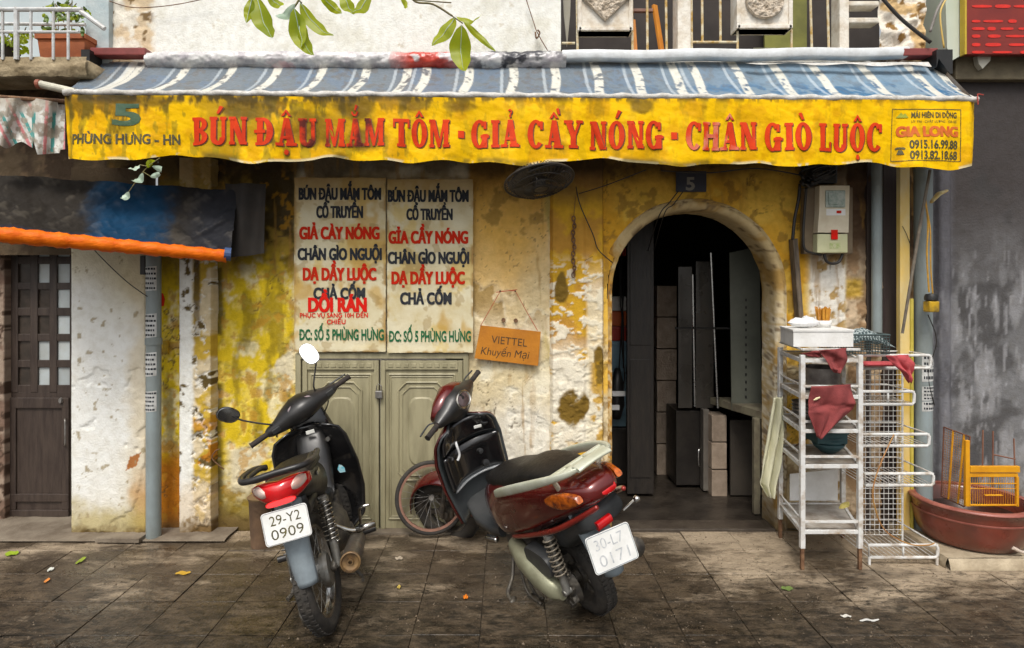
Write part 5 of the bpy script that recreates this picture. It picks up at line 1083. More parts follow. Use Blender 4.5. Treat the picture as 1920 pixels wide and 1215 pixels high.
# ---------------------------------------------------------------- dark red scooter
R = bike_root('scooter', 31, 21, .94, 1114, 1141, 'glossy dark red scooter with a cream rear rack, parked beside the arched doorway')
wheel(R, (0, 0, .215), .165, .05, .135, ENG, cast=5)
wheel(R, (1.24, .15, .225), .185, .045, .15, ENG, cast=5, rot=(0, 0, math.radians(34)))
q = MB(); secs = []
for (u_, w_, hw, hh) in ((-.435, .825, .05, .025), (-.415, .82, .085, .045), (-.36, .805, .115, .066), (-.26, .772, .145, .092), (-.1, .71, .168, .122), (.1, .625, .180, .155), (.28, .555, .182, .175), (.42, .495, .175, .178), (.52, .46, .155, .165), (.57, .45, .12, .13)): secs.append(((u_, 0, w_), (0, hw, 0), (.02*hh/.1, 0, hh), 2.7))
q.loft(secs, 36); RB = q.build('body', MRED, R, smooth=True, auto=70)
# crease line trims and lower silver-pink strip
for s_ in (1, -1):
    q = MB(); q.tube(smoothpath([(.30, s_*.16, .40), (.05, s_*.166, .51), (-.2, s_*.158, .63), (-.38, s_*.12, .735), (-.46, s_*.075, .785)]), [.010+.004*math.sin(i/24*3.1) for i in range(25)], 8); q.build('lower_trim', mat('satin_red_trim', (.30, .025, .016), (.22, .015, .01), rough=.3, metal=.3, coat=.5), RB, smooth=True)
    q = MB(); secs = []
    for t in np.linspace(0, 1, 10):
        f_ = math.sin(math.pi*(.08+.86*t))**.6; u_ = -.20-.20*t; hw_ = np.interp(-u_, [.1, .28, .40, .455, .475], [.172, .155, .125, .097, .07]); secs.append(((u_, s_*(hw_-.010), .745+.26*(-u_-.1)), (0, s_*.016, 0), (.01, 0, .036*f_), 3.2))
    q.loft(secs, 18); q.build('rear_indicator', AMB if s_ > 0 else AMB, RB, smooth=True, auto=60)
q = MB(); q.loft([((-.43, -.02, .812), (0, .045, 0), (.01, 0, .018), 2.8), ((-.439, -.02, .812), (0, .038, 0), (.01, 0, .014), 2.8)], 20); q.build('tail_light', REDL, RB, smooth=True)
# chrome script on the flank
q = MB(); place_text(q, 'Lead', .0, .10, 0, .022, lambda x, y: V3((.22-x*1.0, .1775+.003, .575+y+.40*x)), .004, shear=.4); q.build('lettering', CHROME, RB, fix=False)['kind'] = 'stuff'
# seat
q = MB(); secs = []
for (u_, w_, hw, hh) in ((.56, .62, .07, .025), (.52, .635, .11, .034), (.40, .672, .135, .040), (.28, .705, .142, .040), (.19, .735, .143, .043), (.12, .768, .138, .045), (.04, .797, .132, .044), (-.08, .828, .120, .038), (-.20, .850, .10, .028), (-.28, .858, .065, .014)): secs.append(((u_, 0, w_), (0, hw, 0), (.02, 0, hh), 2.6))
q.loft(secs, 30); q.build('seat', VINYL, R, smooth=True, auto=60)
# rear rack
RK = sub_empty('rear_rack', R)
for s_ in (1, -1):
    pts = smoothpath([(.29, s_*.174, .665), (.24, s_*.19, .695), (.08, s_*.197, .765), (-.1, s_*.19, .838), (-.26, s_*.165, .898), (-.38, s_*.12, .94), (-.42, s_*.07, .955)], 5); n_ = len(pts)
    q = MB(); q.loft([(p, (0, .010+.004*math.sin(math.pi*i/n_), 0), (.0, 0, .006+.025*math.sin(math.pi*min(.98, i/(n_-1)*.9+.08))**.7*(1-.55*i/n_)), 2.6) for i, p in enumerate(pts)], 14); q.build('rack_rail', CRM, RK, smooth=True, auto=60)
q = MB(); q.loft([((-.41, v_, .952+.006*math.cos(v_*15)), (.028, 0, 0), (0, 0, .010), 2.8) for v_ in np.linspace(-.09, .09, 9)], 14); q.loft([((-.34, v_, .928), (.016, 0, 0), (0, 0, .008), 2.8) for v_ in np.linspace(-.125, .125, 9)], 14); q.loft([((-.27, v_, .905), (.012, 0, 0), (0, 0, .007), 2.8) for v_ in np.linspace(-.15, .15, 9)], 14)
for v_ in (-.05, .05): q.loft([((u_, v_, w_), (0, .012, 0), (0, 0, .007), 2.8) for u_, w_ in ((-.27, .905), (-.34, .93), (-.42, .955))], 12)
q.build('rack_plate', CRM, RK, smooth=True, auto=50)
q = MB()
for (u_, s_, wt) in ((-.28, 1, .90), (-.28, -1, .90), (-.05, 1, .81), (-.05, -1, .81)): q.tube([(u_, s_*.14, wt), (u_+.02, s_*.11, wt-.09)], .012, 8)
q.build('rack_support', CRM, RK)
# rear fender, plate, indicators
def rflap(u_, v_):
    w_ = .73-.33*v_; a = (u_-.5)*2; hw = .085-.012*v_-.02*(v_ > .9); return (-.28-.115*v_**.8+.04*abs(a)**2.5, .03+a*hw, w_)
q = MB(); q.grid(rflap, 14, 18); q.build('mudguard', SLV, R, smooth=True, solid=.008)
q = MB(); q.loft([((-.36, 0, .69), (0, .11, 0), (.03, 0, .045), 3), ((-.30, 0, .66), (0, .12, 0), (.03, 0, .05), 3), ((-.12, 0, .52), (0, .12, 0), (.03, 0, .06), 3), ((.1, 0, .44), (0, .11, 0), (.03, 0, .05), 3)], 20); q.build('inner_fender', DKG, R, smooth=True)
q = MB(); q.loft([((-.385, v_+.03, .655), (.016, 0, 0), (0, 0, .020), 3) for v_ in (-.045, -.04, .03, .035)], 12); q.build('reflector', REDL, R, smooth=True, auto=50)
q = MB(); q.tube([(-.40, -.08, .655), (-.41, -.15, .672)], .006, 8); q.sphere((-.415, -.155, .672), .016, 12); q.build('bolt_bracket', CHROME, R)
plate(R, (-.435, .055, .563), .205, .160, 14, 3, [('30-L7', -.34, .30, .08, .36), ('0171', -.34, .34, -.36, -.06)], faint=True, yaw=-16)
# air cleaner / engine / silencer
q = MB(); q.loft([((.36, .14, .325), (0, .02, 0), (0, 0, .03), 2.4), ((.34, .15, .32), (0, .04, 0), (0, 0, .055), 2.4), ((.24, .165, .30), (0, .055, 0), (0, 0, .066), 2.4), ((.10, .175, .265), (0, .055, 0), (0, 0, .066), 2.4), ((-.01, .175, .24), (0, .045, 0), (0, 0, .056), 2.4), ((-.06, .165, .23), (0, .025, 0), (0, 0, .035), 2.4)], 26); EC = q.build('engine_cover', mat('silver_green_cover', (.40, .40, .27), (.28, .27, .18), scale=8, rough=.36, metal=.35, bump=.1), R, smooth=True, auto=60)
q = MB(); q.loft([((.05, .14, .37), (.12, 0, .0), (0, 0, .07), 3), ((.05, .19, .37), (.11, 0, 0), (0, 0, .06), 3)], 20); q.build('air_box', DKG, R, smooth=True, auto=50)
q = MB(); q.loft([((-.02, .09, .215), (.09, 0, 0), (0, 0, .09), 2.4), ((-.02, .13, .215), (.07, 0, 0), (0, 0, .07), 2.4)], 20)
for i in range(9): a = i*.7; q.obox((-.02+.075*math.cos(a), .13, .215+.075*math.sin(a)), (.03, .03, .03), Matrix.Rotation(a, 3, 'Y'), .005)
q.loft([((.50, 0, .27), (0, .12, 0), (0, 0, .07), 3), ((.3, 0, .28), (0, .14, 0), (0, 0, .10), 3), ((.1, .04, .25), (0, .10, 0), (0, 0, .08), 3)], 18); q.build('engine', ENG, R, smooth=True, auto=40)
shock(R, (-.09, .155, .56), (-.13, .175, .28), .030, 8, mspring=mat('dusty_spring', (.30, .26, .20), (.20, .17, .13), scale=20, rough=.6, metal=.4), body=.30)
q = MB(); q.tube([(.3, -.15, .22), (.1, -.18, .25), (-.1, -.185, .30), (-.26, -.185, .34)], [.02, .055, .058, .045], 18); q.build('silencer', ENG, R, smooth=True)
q = MB(); q.tube(smoothpath([(.45, .13, .22), (.40, .2, .14), (.36, .27, .105), (.30, .29, .098)]), .011, 8); q.tube([(.30, .27, .10), (.27, .31, .098)], .016, 8); q.build('side_stand', ENG, R, smooth=True)
q = MB()
q.tube(smoothpath([(.38, .12, .2), (.32, .15, .08), (.25, .16, .05), (.2, .16, .07)]), .009, 8); q.tube(smoothpath([(.33, .17, .22), (.27, .20, .10), (.15, .20, .09)]), .008, 8); q.build('centre_stand', ENG, R, smooth=True)
q = MB(); q.obox((.50, .20, .335), (.09, .035, .03), Matrix.Rotation(.3, 3, 'Z'), .012); q.build('footpeg', CHROME, R, smooth=True)
# floor + leg shield
q = MB(); q.loft([((.50, 0, .34), (0, .15, 0), (0, 0, .05), 4), ((.60, 0, .305), (0, .155, 0), (0, 0, .035), 4), ((.80, 0, .30), (0, .15, 0), (0, 0, .035), 4), ((.90, 0, .34), (0, .13, 0), (.02, 0, .05), 4)], 22); q.build('floorboard', DKG, R, smooth=True, auto=50)
def lshield(u_, v_, off=0, f=1.0):
    w_ = .30+.60*v_; prof = np.interp(v_, [0, .15, .4, .7, .88, .96, 1], [.185, .20, .22, .225, .205, .17, .11])*f; a = (u_-.5)*2
    return (.94+.05*math.sin(v_*2.2)-.12*v_+off-.10*abs(a)**2.4, .02+a*prof, w_+.02*(1-a*a)*(v_ > .9))
q = MB(); q.grid(lambda a, b: lshield(a, b), 28, 30); LSR = q.build('leg_shield', mat('grey_satin_panel', (.07, .078, .082), (.045, .05, .052), scale=4, rough=.38, rvar=.1), R, smooth=True, solid=.010)
q = MB(); q.grid(lambda a, b: lshield(a, b, .022, 1.05), 28, 30); q.build('front_panel', MRED, R, smooth=True, solid=.014)
# glove box: glossy black upper part with two lids
def gb(u_, v_, w0, w1, f, bulge):
    v2 = w0+(w1-w0)*v_; p = V3(lshield(u_, v2, 0, f)); e_ = min(1, 6*min(u_, 1-u_, v_+.02, 1.02-v_)); p.x -= .012+bulge*e_**.5; return p
q = MB(); q.grid(lambda a, b: gb(a, b, .38, .74, .86, .042), 26, 22); q.build('glove_box', GLOSSB, LSR, smooth=True, solid=.01)
q = MB(); q.grid(lambda a, b: gb(a, b, .765, .98, .86, .045), 26, 16); q.build('upper_cover', GLOSSB, LSR, smooth=True, solid=.01)
q = MB(); q.grid(lambda a, b: gb(a, b, .345, .372, .80, .045), 26, 4); q.build('lid_edge', mat('grey_highlight_trim', (.3, .32, .33), (.2, .2, .2), rough=.3), LSR, smooth=True)
q = MB(); q.tube(smoothpath([(.845, .08, .80), (.81, .095, .77), (.805, .10, .72), (.80, .125, .695)]), .0075, 8); q.build('bag_hook', mat('pale_metal_hook', (.7, .72, .72), (.6, .6, .6), rough=.3), LSR, smooth=True)
q = MB(); M_ = V3((-1, 0, .3)).to_track_quat('Z', 'Y').to_matrix()
q.lathe([(0, .006), (.014, .004), (.017, -.01), (.017, -.03)], (.745, -.01, .70), 'z', 18, M_); q.lathe([(0, .004), (.020, .002), (.022, -.02)], (.740, -.015, .62), 'z', 18, M_); q.build('lock', SATB, LSR, smooth=True, auto=40)
q = MB(); q.obox((.765, -.05, .835), (.008, .05, .018), Matrix.Rotation(.25, 3, 'X'), .006); q.build('sticker', mat('white_sticker', (1, 1, 1)), LSR)
q = MB(); M_ = V3((-.9, 0, .45)).to_track_quat('Z', 'Y').to_matrix(); q.lathe([(.012, .0), (.024, .006), (.032, .002), (.034, -.02)], (.79, -.115, .845), 'z', 22, M_); q.build('fuel_cap', SATB, LSR, smooth=True)
# front fender + fork
def rf(u_, v_):
    t = math.radians(8+175*v_); a = (u_-.5)*2; R2 = .255-.03*a*a; cx, cy = R2*math.cos(t), a*.085; c2, s2 = math.cos(.6), math.sin(.6); return (1.24+cx*c2-cy*s2, .15+cx*s2+cy*c2, .235+R2*math.sin(t)*1.05)
q = MB(); q.grid(rf, 12, 26); q.build('front_fender', MRED, R, smooth=True, solid=.006)
q = MB()
for s_ in (-1, 1): q.tube([(1.24+s_*-.03, .15+s_*.06, .225), (1.08, .06+s_*.05, .55)], .015, 8)
q.tube([(1.1, 0, .48), (.93, 0, .93)], .03, 10); q.build('fork', ENG, R)
# handlebar
HR = sub_empty('handlebar', R); hc = V3((.86, .0, .995)); L_ = V3((.73, .25, .955)); R_ = V3((.99, -.25, 1.055)); ex = (R_-L_).normalized(); ez = (V3((-.42, 0, 1))-ex*V3((-.42, 0, 1)).dot(ex)).normalized(); ey = ez.cross(ex)
if ey.x > 0: ey = -ey
q = MB(); secs = []
for t, a_, b_, off in ((-.205, .022, .022, 0), (-.18, .034, .032, 0), (-.12, .055, .05, 0), (-.06, .075, .085, -.005), (0, .082, .105, -.012), (.06, .075, .085, -.005), (.12, .055, .05, 0), (.18, .034, .032, 0), (.205, .022, .022, 0)): secs.append((hc+ex*t+ez*off, ey*a_, ez*b_, 2.5))
q.loft(secs, 28); q.build('handlebar_cover', SATB, HR, smooth=True, auto=60)
q = MB(); q.loft([(hc-ez*.06+ey*.01, ex*.06, ey*.06, 2.4), (hc-ez*.12+ey*.005, ex*.058, ey*.06, 2.4), (hc-ez*.18, ex*.055, ey*.055, 2.4)], 20); q.build('steering_neck', SATB, HR, smooth=True)
q = MB(); secs = []
for t, a_, b_, off in ((-.17, .02, .025, 0), (-.10, .05, .075, -.005), (0, .07, .13, -.02), (.10, .05, .075, -.005), (.17, .02, .025, 0)): secs.append((hc+ex*t+ez*(off+.0)-ey*.045, ey*a_, ez*b_, 2.4))
q.loft(secs, 26); q.build('front_cowl', MRED, HR, smooth=True, auto=60)
q_n = (ez*.55+ey*.83).normalized(); b2 = q_n.cross(ex); c0 = hc+ey*.066+ez*.045
q = MB(); q.loft([(c0-q_n*.02, ex*.066, b2*.052, 2.2), (c0+q_n*.004, ex*.064, b2*.050, 2.2), (c0+q_n*.008, ex*.058, b2*.044, 2.2), (c0+q_n*.003, ex*.052, b2*.038, 2.2)], 28); q.build('dial_ring', CHROME, HR, smooth=True, auto=50)
q = MB(); q.loft([(c0+q_n*.0035, ex*.051, b2*.037, 2.2), (c0+q_n*.0075, ex*.040, b2*.027, 2.2)], 26); q.build('dial', mat('smoked_dial', (.05, .035, .035), (.12, .08, .08), scale=30, rough=.12, coat=.8), HR, smooth=True, auto=60)
for s_ in (-1, 1):
    q = MB(); g0 = hc+ex*s_*.195; g1 = hc+ex*s_*.315; q.tube([g0, g0+ex*s_*.012, g0+ex*s_*.014, g1-ex*s_*.006, g1], [.021, .021, .0160, .0160, .018], 16); q.build('grip', mat('grip_rubber', (1, 1, 1)), HR, smooth=True, auto=40)
    q = MB(); q.tube(smoothpath([g0-ey*.03, g0+ex*s_*.03-ey*.05, g1-ey*.045]), .005, 8); q.build('brake_lever', DKG, HR, smooth=True)
q = MB(); q.sphere((.99, .12, .86), .02, 12); q.build('front_indicator', AMB, R)

# ---------------------------------------------------------------- loose bicycle wheel behind the scooter
BW = empty('bicycle_wheel', at(809, 1008, 3.86), 'old bicycle wheel with a brown rim leaning behind the red scooter', 'wheel', org=(0, 0, 0)); BW.rotation_euler = (math.radians(-12), 0, math.radians(8)); BW.location.z = 0.012
q = MB(); torus(q, (0, 0, .228), .206, .014, 64, 10); q.build('tyre', TYRE, BW, smooth=True)
q = MB(); q.lathe([(.182, -.012), (.196, -.013), (.196, .013), (.182, .012), (.182, -.012)], (0, 0, .228), 'y', 56); q.build('rim', mat('brown_rusty_rim', (.34, .17, .12), (.22, .12, .08), scale=20, rough=.5, metal=.3), BW)
q = MB(); q.lathe([(0, -.03), (.015, -.03), (.012, 0), (.015, .03), (0, .03)], (0, 0, .228), 'y', 16)
for i in range(24):
    a = 2*math.pi*i/24; b = a+(.6 if i % 2 else -.6); q.tube([(.014*math.cos(b), .02*(1 if i % 2 else -1), .228+.014*math.sin(b)), (.184*math.cos(a), 0, .228+.184*math.sin(a))], .0012, 4)
q.build('spokes', STEEL, BW)
# ================================================================ THINGS ON AND BY THE WALL
def thing(name, loc, label, cat, group=None): return empty(name, loc, label, cat, group)
# ---- posters
PAP = mat('aged_poster_paper', (.68, .62, .43), (.54, .43, .20), scale=4.5, rough=.62, bump=.25, bscale=20, attr='plaster', fac=.56)
INK = mat('navy_black_ink', (.020, .024, .034), (.05, .052, .055), scale=40, rough=.7, spec=.1); REDI = mat('poster_red_ink', (.58, .018, .006), (.46, .03, .008), scale=30, rough=.7, spec=.1); GRI = mat('poster_green_ink', (.015, .11, .05), (.03, .15, .06), scale=30, rough=.7, spec=.1); BRI = mat('bright_red_ink', (.72, .012, .008), (.6, .02, .01), scale=30, rough=.7, spec=.1)
def poster(x0, x1, y0, y1, seed, label, lines, tilt=.0):
    Yp = 3.962; e = thing('poster', (X((x0+x1)/2, Yp), Yp, Z(y1, Yp)), label, 'poster', 'menu posters above the green door')
    def py_(x, z):
        return Yp+.010*(fbm(x+seed, z, 3.2, 3, seed)-.5)+.004*(fbm(x, z+seed, 9, 2, 2)-.5)-.006*ss(Z(y1, Yp)+.05, Z(y1, Yp), z)*(fbm(x, z, 9, 2, 3))
    nu, nv_ = 110, 200; u = np.linspace(0, 1, nu+1)[:, None]*np.ones((1, nv_+1)); v = np.linspace(0, 1, nv_+1)[None, :]*np.ones((nu+1, 1))
    bx = X(x0, Yp)+(X(x1, Yp)-X(x0, Yp))*u; bz = Z(y0, Yp)+(Z(y1, Yp)-Z(y0, Yp))*v
    edge = .006*(fbm(bz*1.0, bx*0+seed, 30, 3, 1)-.5)*((u > .98)*1.0-(u < .02)*1.0); bx = bx+edge; bz = bz+.010*(fbm(bx, bz*0+seed, 26, 3, 2)-.5)*((v < .01)*1.0+(v > .99)*1.0)
    yy_ = py_(bx, bz); n2 = fbm(bx+seed*2, bz, 5, 5, seed); n3 = fbm(bx, bz+seed, 15, 4, 2)
    c = base((1, 1, 1), bx); c = mixc(c, (.95, .80, .42), ss(.52, .62, n2)*.8); c = mixc(c, (.78, .52, .12), ss(.57, .66, fbm(bx*.7+seed, bz*.5, 7, 4, 5))*.7); c = mixc(c, (.5, .36, .16), ss(.62, .68, n3)*.5)
    c = mixc(c, (.55, .36, .14), (ss(.04, 0, u)+ss(.96, 1, u)+ss(.02, 0, v)+ss(.985, 1, v)).clip(0, 1)*ss(.4, .6, n3)*.9); c = mixc(c, (.72, .55, .30), ss(.22, .0, v+.14*(n2-.5))*.8)
    V = np.stack([bx, yy_, bz], -1).reshape(-1, 3); i, j = np.meshgrid(np.arange(nu), np.arange(nv_), indexing='ij'); a = i*(nv_+1)+j
    npmesh('sheet', V, np.stack([a, a+nv_+1, a+nv_+2, a+1], -1).reshape(-1, 4), PAP, e, c.reshape(-1, 3), True)
    for k_, (t, a_, b_, ya, yb, m_, bold) in enumerate(lines):
        q = MB(); place_text(q, t, X(a_, Yp), X(b_, Yp), Z(yb, Yp), Z(ya, Yp), lambda x, z: V3((x, float(py_(np.float64(x), np.float64(z)))-.0024-.0002*k_, z+tilt*(x-X(x0, Yp)))), bold, cut=.02); q.build('print', m_, e, fix=False)
B1, B2 = .05, .055
poster(552, 723, 333, 659, 1, 'left menu poster with an extra bright red line near its bottom', [('BÚN ĐẬU MẮM TÔM', 560, 715, 353, 374, INK, B1), ('CỔ TRUYỀN', 593, 681, 387, 408, INK, B1), ('GIẢ CÀY NÓNG', 561, 712, 426, 448, REDI, B2), ('CHÂN GÌO NGUỘI', 558, 716, 466, 487, INK, B1), ('DẠ DẦY LUỘC', 568, 706, 503, 525, REDI, B2), ('CHẢ CỐM', 588, 685, 540, 560, INK, B1), ('DỒI RÁN', 578, 688, 559, 584, BRI, B2), ('PHỤC VỤ SÁNG 10H ĐẾN', 563, 690, 587, 595, BRI, .02), ('CHIỀU', 613, 648, 599, 607.5, BRI, .02), ('ĐC: SỐ 5 PHÙNG HƯNG', 561, 720, 618, 637, GRI, .03)])
poster(726, 887, 336, 661, 3, 'right menu poster, plainer, next to the orange cardboard sign', [('BÚN ĐẬU MẮM TÔM', 727, 879, 357, 378, INK, B1), ('CỔ TRUYỀN', 762, 849, 392, 412, INK, B1), ('GỈA CẦY NÓNG', 728, 878, 434, 456, REDI, B2), ('CHÂN GÌO NGUỘI', 727, 880, 473, 494, INK, B1), ('DẠ DẦY LUỘC', 734, 872, 510, 532, REDI, B2), ('CHẢ CỐM', 750, 847, 549, 570, INK, B1), ('ĐC: SỐ 5 PHÙNG HƯNG', 729, 883, 621, 640, GRI, .03)])
# ---- orange cardboard sign on a string
Yc = 3.962; CS = thing('cardboard_sign', (X(950, Yc), Yc, Z(685, Yc)), 'orange cardboard sign hanging from a red string', 'sign')
q = MB(); q.prism([(X(a, Yc), Z(b, Yc)) for a, b in ((901, 610), (1014, 622), (1009, 686), (889.5, 672))], Yc, Yc+.005); q.build('board', mat('orange_cardboard', (.55, .21, .012), (.42, .15, .01), scale=6, rough=.8, bump=.2), CS)
HW = mat('marker_ink', (.05, .025, .008), (.09, .05, .015), scale=20, rough=.7)
def tilted(x0, y0, k_): return lambda x, z: V3((x, Yc-.0012, z-(x-X(x0, Yc))*k_))
q = MB(); place_text(q, 'VIETTEL', X(922, Yc), X(988, Yc), Z(643, Yc), Z(629, Yc), tilted(922, 0, .11), .0, shear=.1); q.build('handwriting', HW, CS, fix=False)
q = MB(); place_text(q, 'Khuyến Mại', X(901, Yc), X(993, Yc), Z(664, Yc), Z(650, Yc), tilted(901, 0, .10), .0, shear=.25); q.build('handwriting', HW, CS, fix=False)
q = MB(); q.tube([at(a, b, 3.958) for a, b in ((901, 611), (920, 578), (938, 546), (966, 545), (985, 580), (1008, 620))], .0022, 6); q.tube([at(930, 548, 3.958), at(970, 543, 3.958)], .0026, 6); q.build('string', mat('orange_string', (.55, .12, .05), (.4, .08, .03), rough=.7), CS)
for k_, (a, b) in enumerate(((938, 546), (966, 546))):
    q = MB(); q.lathe([(0, -.03), (.006, -.03), (.006, -.026), (.0025, -.024), (.0025, .03)], at(a, b, 3.985), 'y', 10); q.build('nail', RUST, CS)
for k_, (a, b) in enumerate(((944, 600), (967, 601))):
    q = MB(); q.lathe([(0, -.006), (.011, -.006), (.013, .004), (.013, .02)], at(a, b, 3.99), 'y', 12); tag(q.build('wall_plug', RUST), ('left' if k_ == 0 else 'right')+' one of two rusty plugs in the wall above the orange sign', 'plug')
# ---- house number
HN_ = thing('house_number_plate', (X(1295, 3.97), 3.97, Z(360, 3.97)), 'small dark blue house number plate 5 above the arch', 'number plate')
q = MB(); q.box((X(1267, 3.97), 3.962, Z(360, 3.97)), (X(1324, 3.97), 3.972, Z(321, 3.97)), .003); q.build('board', mat('dark_navy_enamel', (.010, .016, .035), (.03, .03, .04), scale=8, rough=.5), HN_)
q = MB(); place_text(q, '5', X(1286, 3.96), X(1303, 3.96), Z(356, 3.96), Z(333, 3.96), lambda x, z: V3((x, 3.9605, z)), .03); q.build('numeral', mat('dull_white_enamel', (.26, .24, .20), (.16, .15, .12), rough=.5), HN_, fix=False)
# ---- fan
FN = thing('wall_fan', at(1012, 345, 3.75), 'dark round fan tilted under the awning', 'fan')
fc = at(1011, 340, 3.62); fn_ = V3((.16, -.34, -1.0)).normalized(); a = V3((1, 0, .22)); a = (a-fn_*a.dot(fn_)).normalized(); b = fn_.cross(a)
FM = mat('grimy_fan', (.022, .020, .018), (.05, .042, .034), scale=14, rough=.55)
q = MB(); RF = .198
q.tube([fc+a*RF*math.cos(t)+b*RF*math.sin(t) for t in np.linspace(0, 2*math.pi, 41)[:-1]], .006, 8, closed=True)
for r_, dd in ((.15, .03), (.10, .045), (.05, .05)): q.tube([fc+fn_*dd+a*r_*math.cos(t)+b*r_*math.sin(t) for t in np.linspace(0, 2*math.pi, 33)[:-1]], .003, 5, closed=True)
for i in range(48):
    t = 2*math.pi*i/48; d = a*math.cos(t)+b*math.sin(t); q.tube([fc+d*RF, fc+d*.15+fn_*.035, fc+d*.04+fn_*.05], .0018, 4); q.tube([fc+d*RF, fc+d*.15-fn_*.045, fc+d*.05-fn_*.06], .0018, 4)
q.build('cage', FM, FN)
q = MB()
for i in range(5):
    t0 = i*1.2566
    def bl(u_, v_, t0=t0): t = t0+(u_-.5)*(1.0+.5*v_); r_ = .035+.145*v_; return fc+(a*math.cos(t)+b*math.sin(t))*r_+fn_*(.022*(u_-.5)*2*v_)
    q.grid(bl, 8, 6)
q.build('blades', mat('dark_blade', (.05, .045, .04), (.03, .026, .022), rough=.35), FN, smooth=True, solid=.002)
M_ = fn_.to_track_quat('Z', 'Y').to_matrix(); q = MB(); q.lathe([(0, .055), (.035, .052), (.038, .0), (.05, -.02), (.055, -.12), (.03, -.15), (0, -.15)], fc, 'z', 20, M_); q.build('motor', FM, FN, smooth=True, auto=45)
q = MB(); q.tube([fc-fn_*.12, fc-fn_*.16+V3((0, .1, .06)), at(1040, 318, 3.99)], .014, 8); q.build('arm', FM, FN)
# ---- chain on the right pilaster
CH = thing('hanging_chain', at(1076, 520, 3.94), 'rusty chain and wire hanging on the right pilaster', 'chain')
q = MB(); q.tube([at(1079, 368, 3.95), at(1076, 405, 3.945)], .0018, 5); q.build('wire', RUST, CH)
for i in range(17):
    c = at(1075.5+1.5*math.sin(i), 410+i*6.6, 3.94); q = MB(); ang = i % 2*1.4+random.uniform(-.3, .3); pts = [c+V3((.010*math.cos(t)*math.cos(ang), .010*math.cos(t)*math.sin(ang), .016*math.sin(t))) for t in np.linspace(0, 2*math.pi, 15)[:-1]]
    q.tube(pts, .0038, 6, closed=True); q.build('link', RUST, CH)
# ---- meter
MT = thing('electricity_meter', at(1560, 476, 3.95), 'cream electricity meter box with a window and red tape', 'meter')
mx = lambda p: X(p, 3.87); mz = lambda p: Z(p, 3.87)
q = MB(); q.box((X(1505, 3.95), 3.93, Z(476, 3.95)), (X(1596, 3.95), 3.985, Z(352, 3.95)), .006); q.build('back_plate', mat('brown_back_plate', (.20, .15, .09), (.14, .10, .06), rough=.7), MT)
MC = mat('cream_meter', (.64, .58, .44), (.54, .46, .32), scale=9, rough=.45)
q = MB(); q.prism([(mx(1537), mz(348)), (mx(1593), mz(348)), (mx(1591), mz(436)), (mx(1533), mz(436)), (mx(1536), mz(400))], 3.87, 3.935); q.build('body', MC, MT)
q = MB(); q.box((mx(1533), 3.872, mz(474)), (mx(1590), 3.935, mz(438.5)), .006); q.build('terminal_cover', mat('pale_olive_cover', (.56, .56, .34), (.46, .46, .26), rough=.45), MT)
q = MB(); q.box((mx(1547), 3.862, mz(389)), (mx(1584), 3.872, mz(357)), .006); q.box((mx(1552), 3.858, mz(384)), (mx(1579), 3.864, mz(362)), .003); q.build('window', mat('meter_window', (.16, .22, .18), (.34, .38, .32), scale=40, rough=.15, coat=.6), MT)
q = MB(); q.box((mx(1549), 3.868, mz(404)), (mx(1585), 3.8695, mz(392))); q.build('label', WHP, MT)
q = MB(); q.box((mx(1568), 3.866, mz(400)), (mx(1577), 3.8675, mz(395))); q.build('red_label', REDI, MT)
q = MB(); q.box((mx(1558), 3.864, mz(449)), (mx(1570), 3.8685, mz(431))); q.build('red_tape', BRI, MT)
q = MB(); q.box((mx(1556), 3.870, mz(466)), (mx(1576), 3.8715, mz(455))); q.build('green_mark', mat('faded_green', (.30, .38, .12), (.5, .5, .3), scale=60, rough=.6), MT)
CBL = mat('black_cable', (.012, .011, .010), (.025, .02, .016), rough=.5)
def cable(pts, r, label, Y=3.93, name='cable', n_=6, m_=None, cat='cable'):
    q = MB(); q.tube(smoothpath([at(p[0], p[1], p[2] if len(p) > 2 else Y) for p in pts], n_), r, 7); return tag(q.build(name, m_ or CBL, smooth=True), label, cat)
cable([(1500, 345), (1497, 375), (1490, 410), (1486, 450)], .010, 'thick black cable dropping from the tangle to the wooden trunking')
cable([(1512, 352), (1508, 400), (1506, 450), (1512, 470), (1540, 478)], .008, 'black cable looping left of the meter box', 3.90)
cable([(1545, 476), (1550, 490), (1562, 494), (1574, 490), (1580, 476)], .009, 'short black cable loop under the meter box', 3.90)
TG = thing('cable_tangle', at(1535, 350, 3.9), 'black cable tangle above the meter box', 'cables')
for i in range(16):
    c = V3(at(1535+random.uniform(-14, 14), 330+random.uniform(-8, 9), 3.88+random.uniform(-.03, .04))); rr = random.uniform(.03, .075); tt = random.uniform(0, 3); q = MB()
    q.tube(smoothpath([c+V3((rr*1.35*math.cos(t), .02*math.sin(3*t+tt), rr*.75*math.sin(t+tt))) for t in np.linspace(0, 5.6, 9)], 4), random.uniform(.005, .009), 6); q.build('cable_loop', CBL, TG, smooth=True)
q = MB(); q.box((X(1505, 3.95), 3.92, Z(345, 3.95)), (X(1566, 3.95), 3.98, Z(310, 3.95)), .01); q.build('junction_box', BLK, TG)
q = MB(); d0, d1 = at(1487, 448, 3.955), at(1500, 618, 3.955); d = (d1-d0); q.obox((d0+d1)/2, (.066, .03, d.length), d.normalized().to_track_quat('Z', 'Y').to_matrix(), .004)
tag(q.build('trunking', mat('dark_weathered_wood', (.055, .04, .028), (.15, .115, .08), scale=14, rough=.8, bump=.4, stretch=(3, 3, .5))), 'dark weathered wooden cable trunking right of the arch', 'trunking')
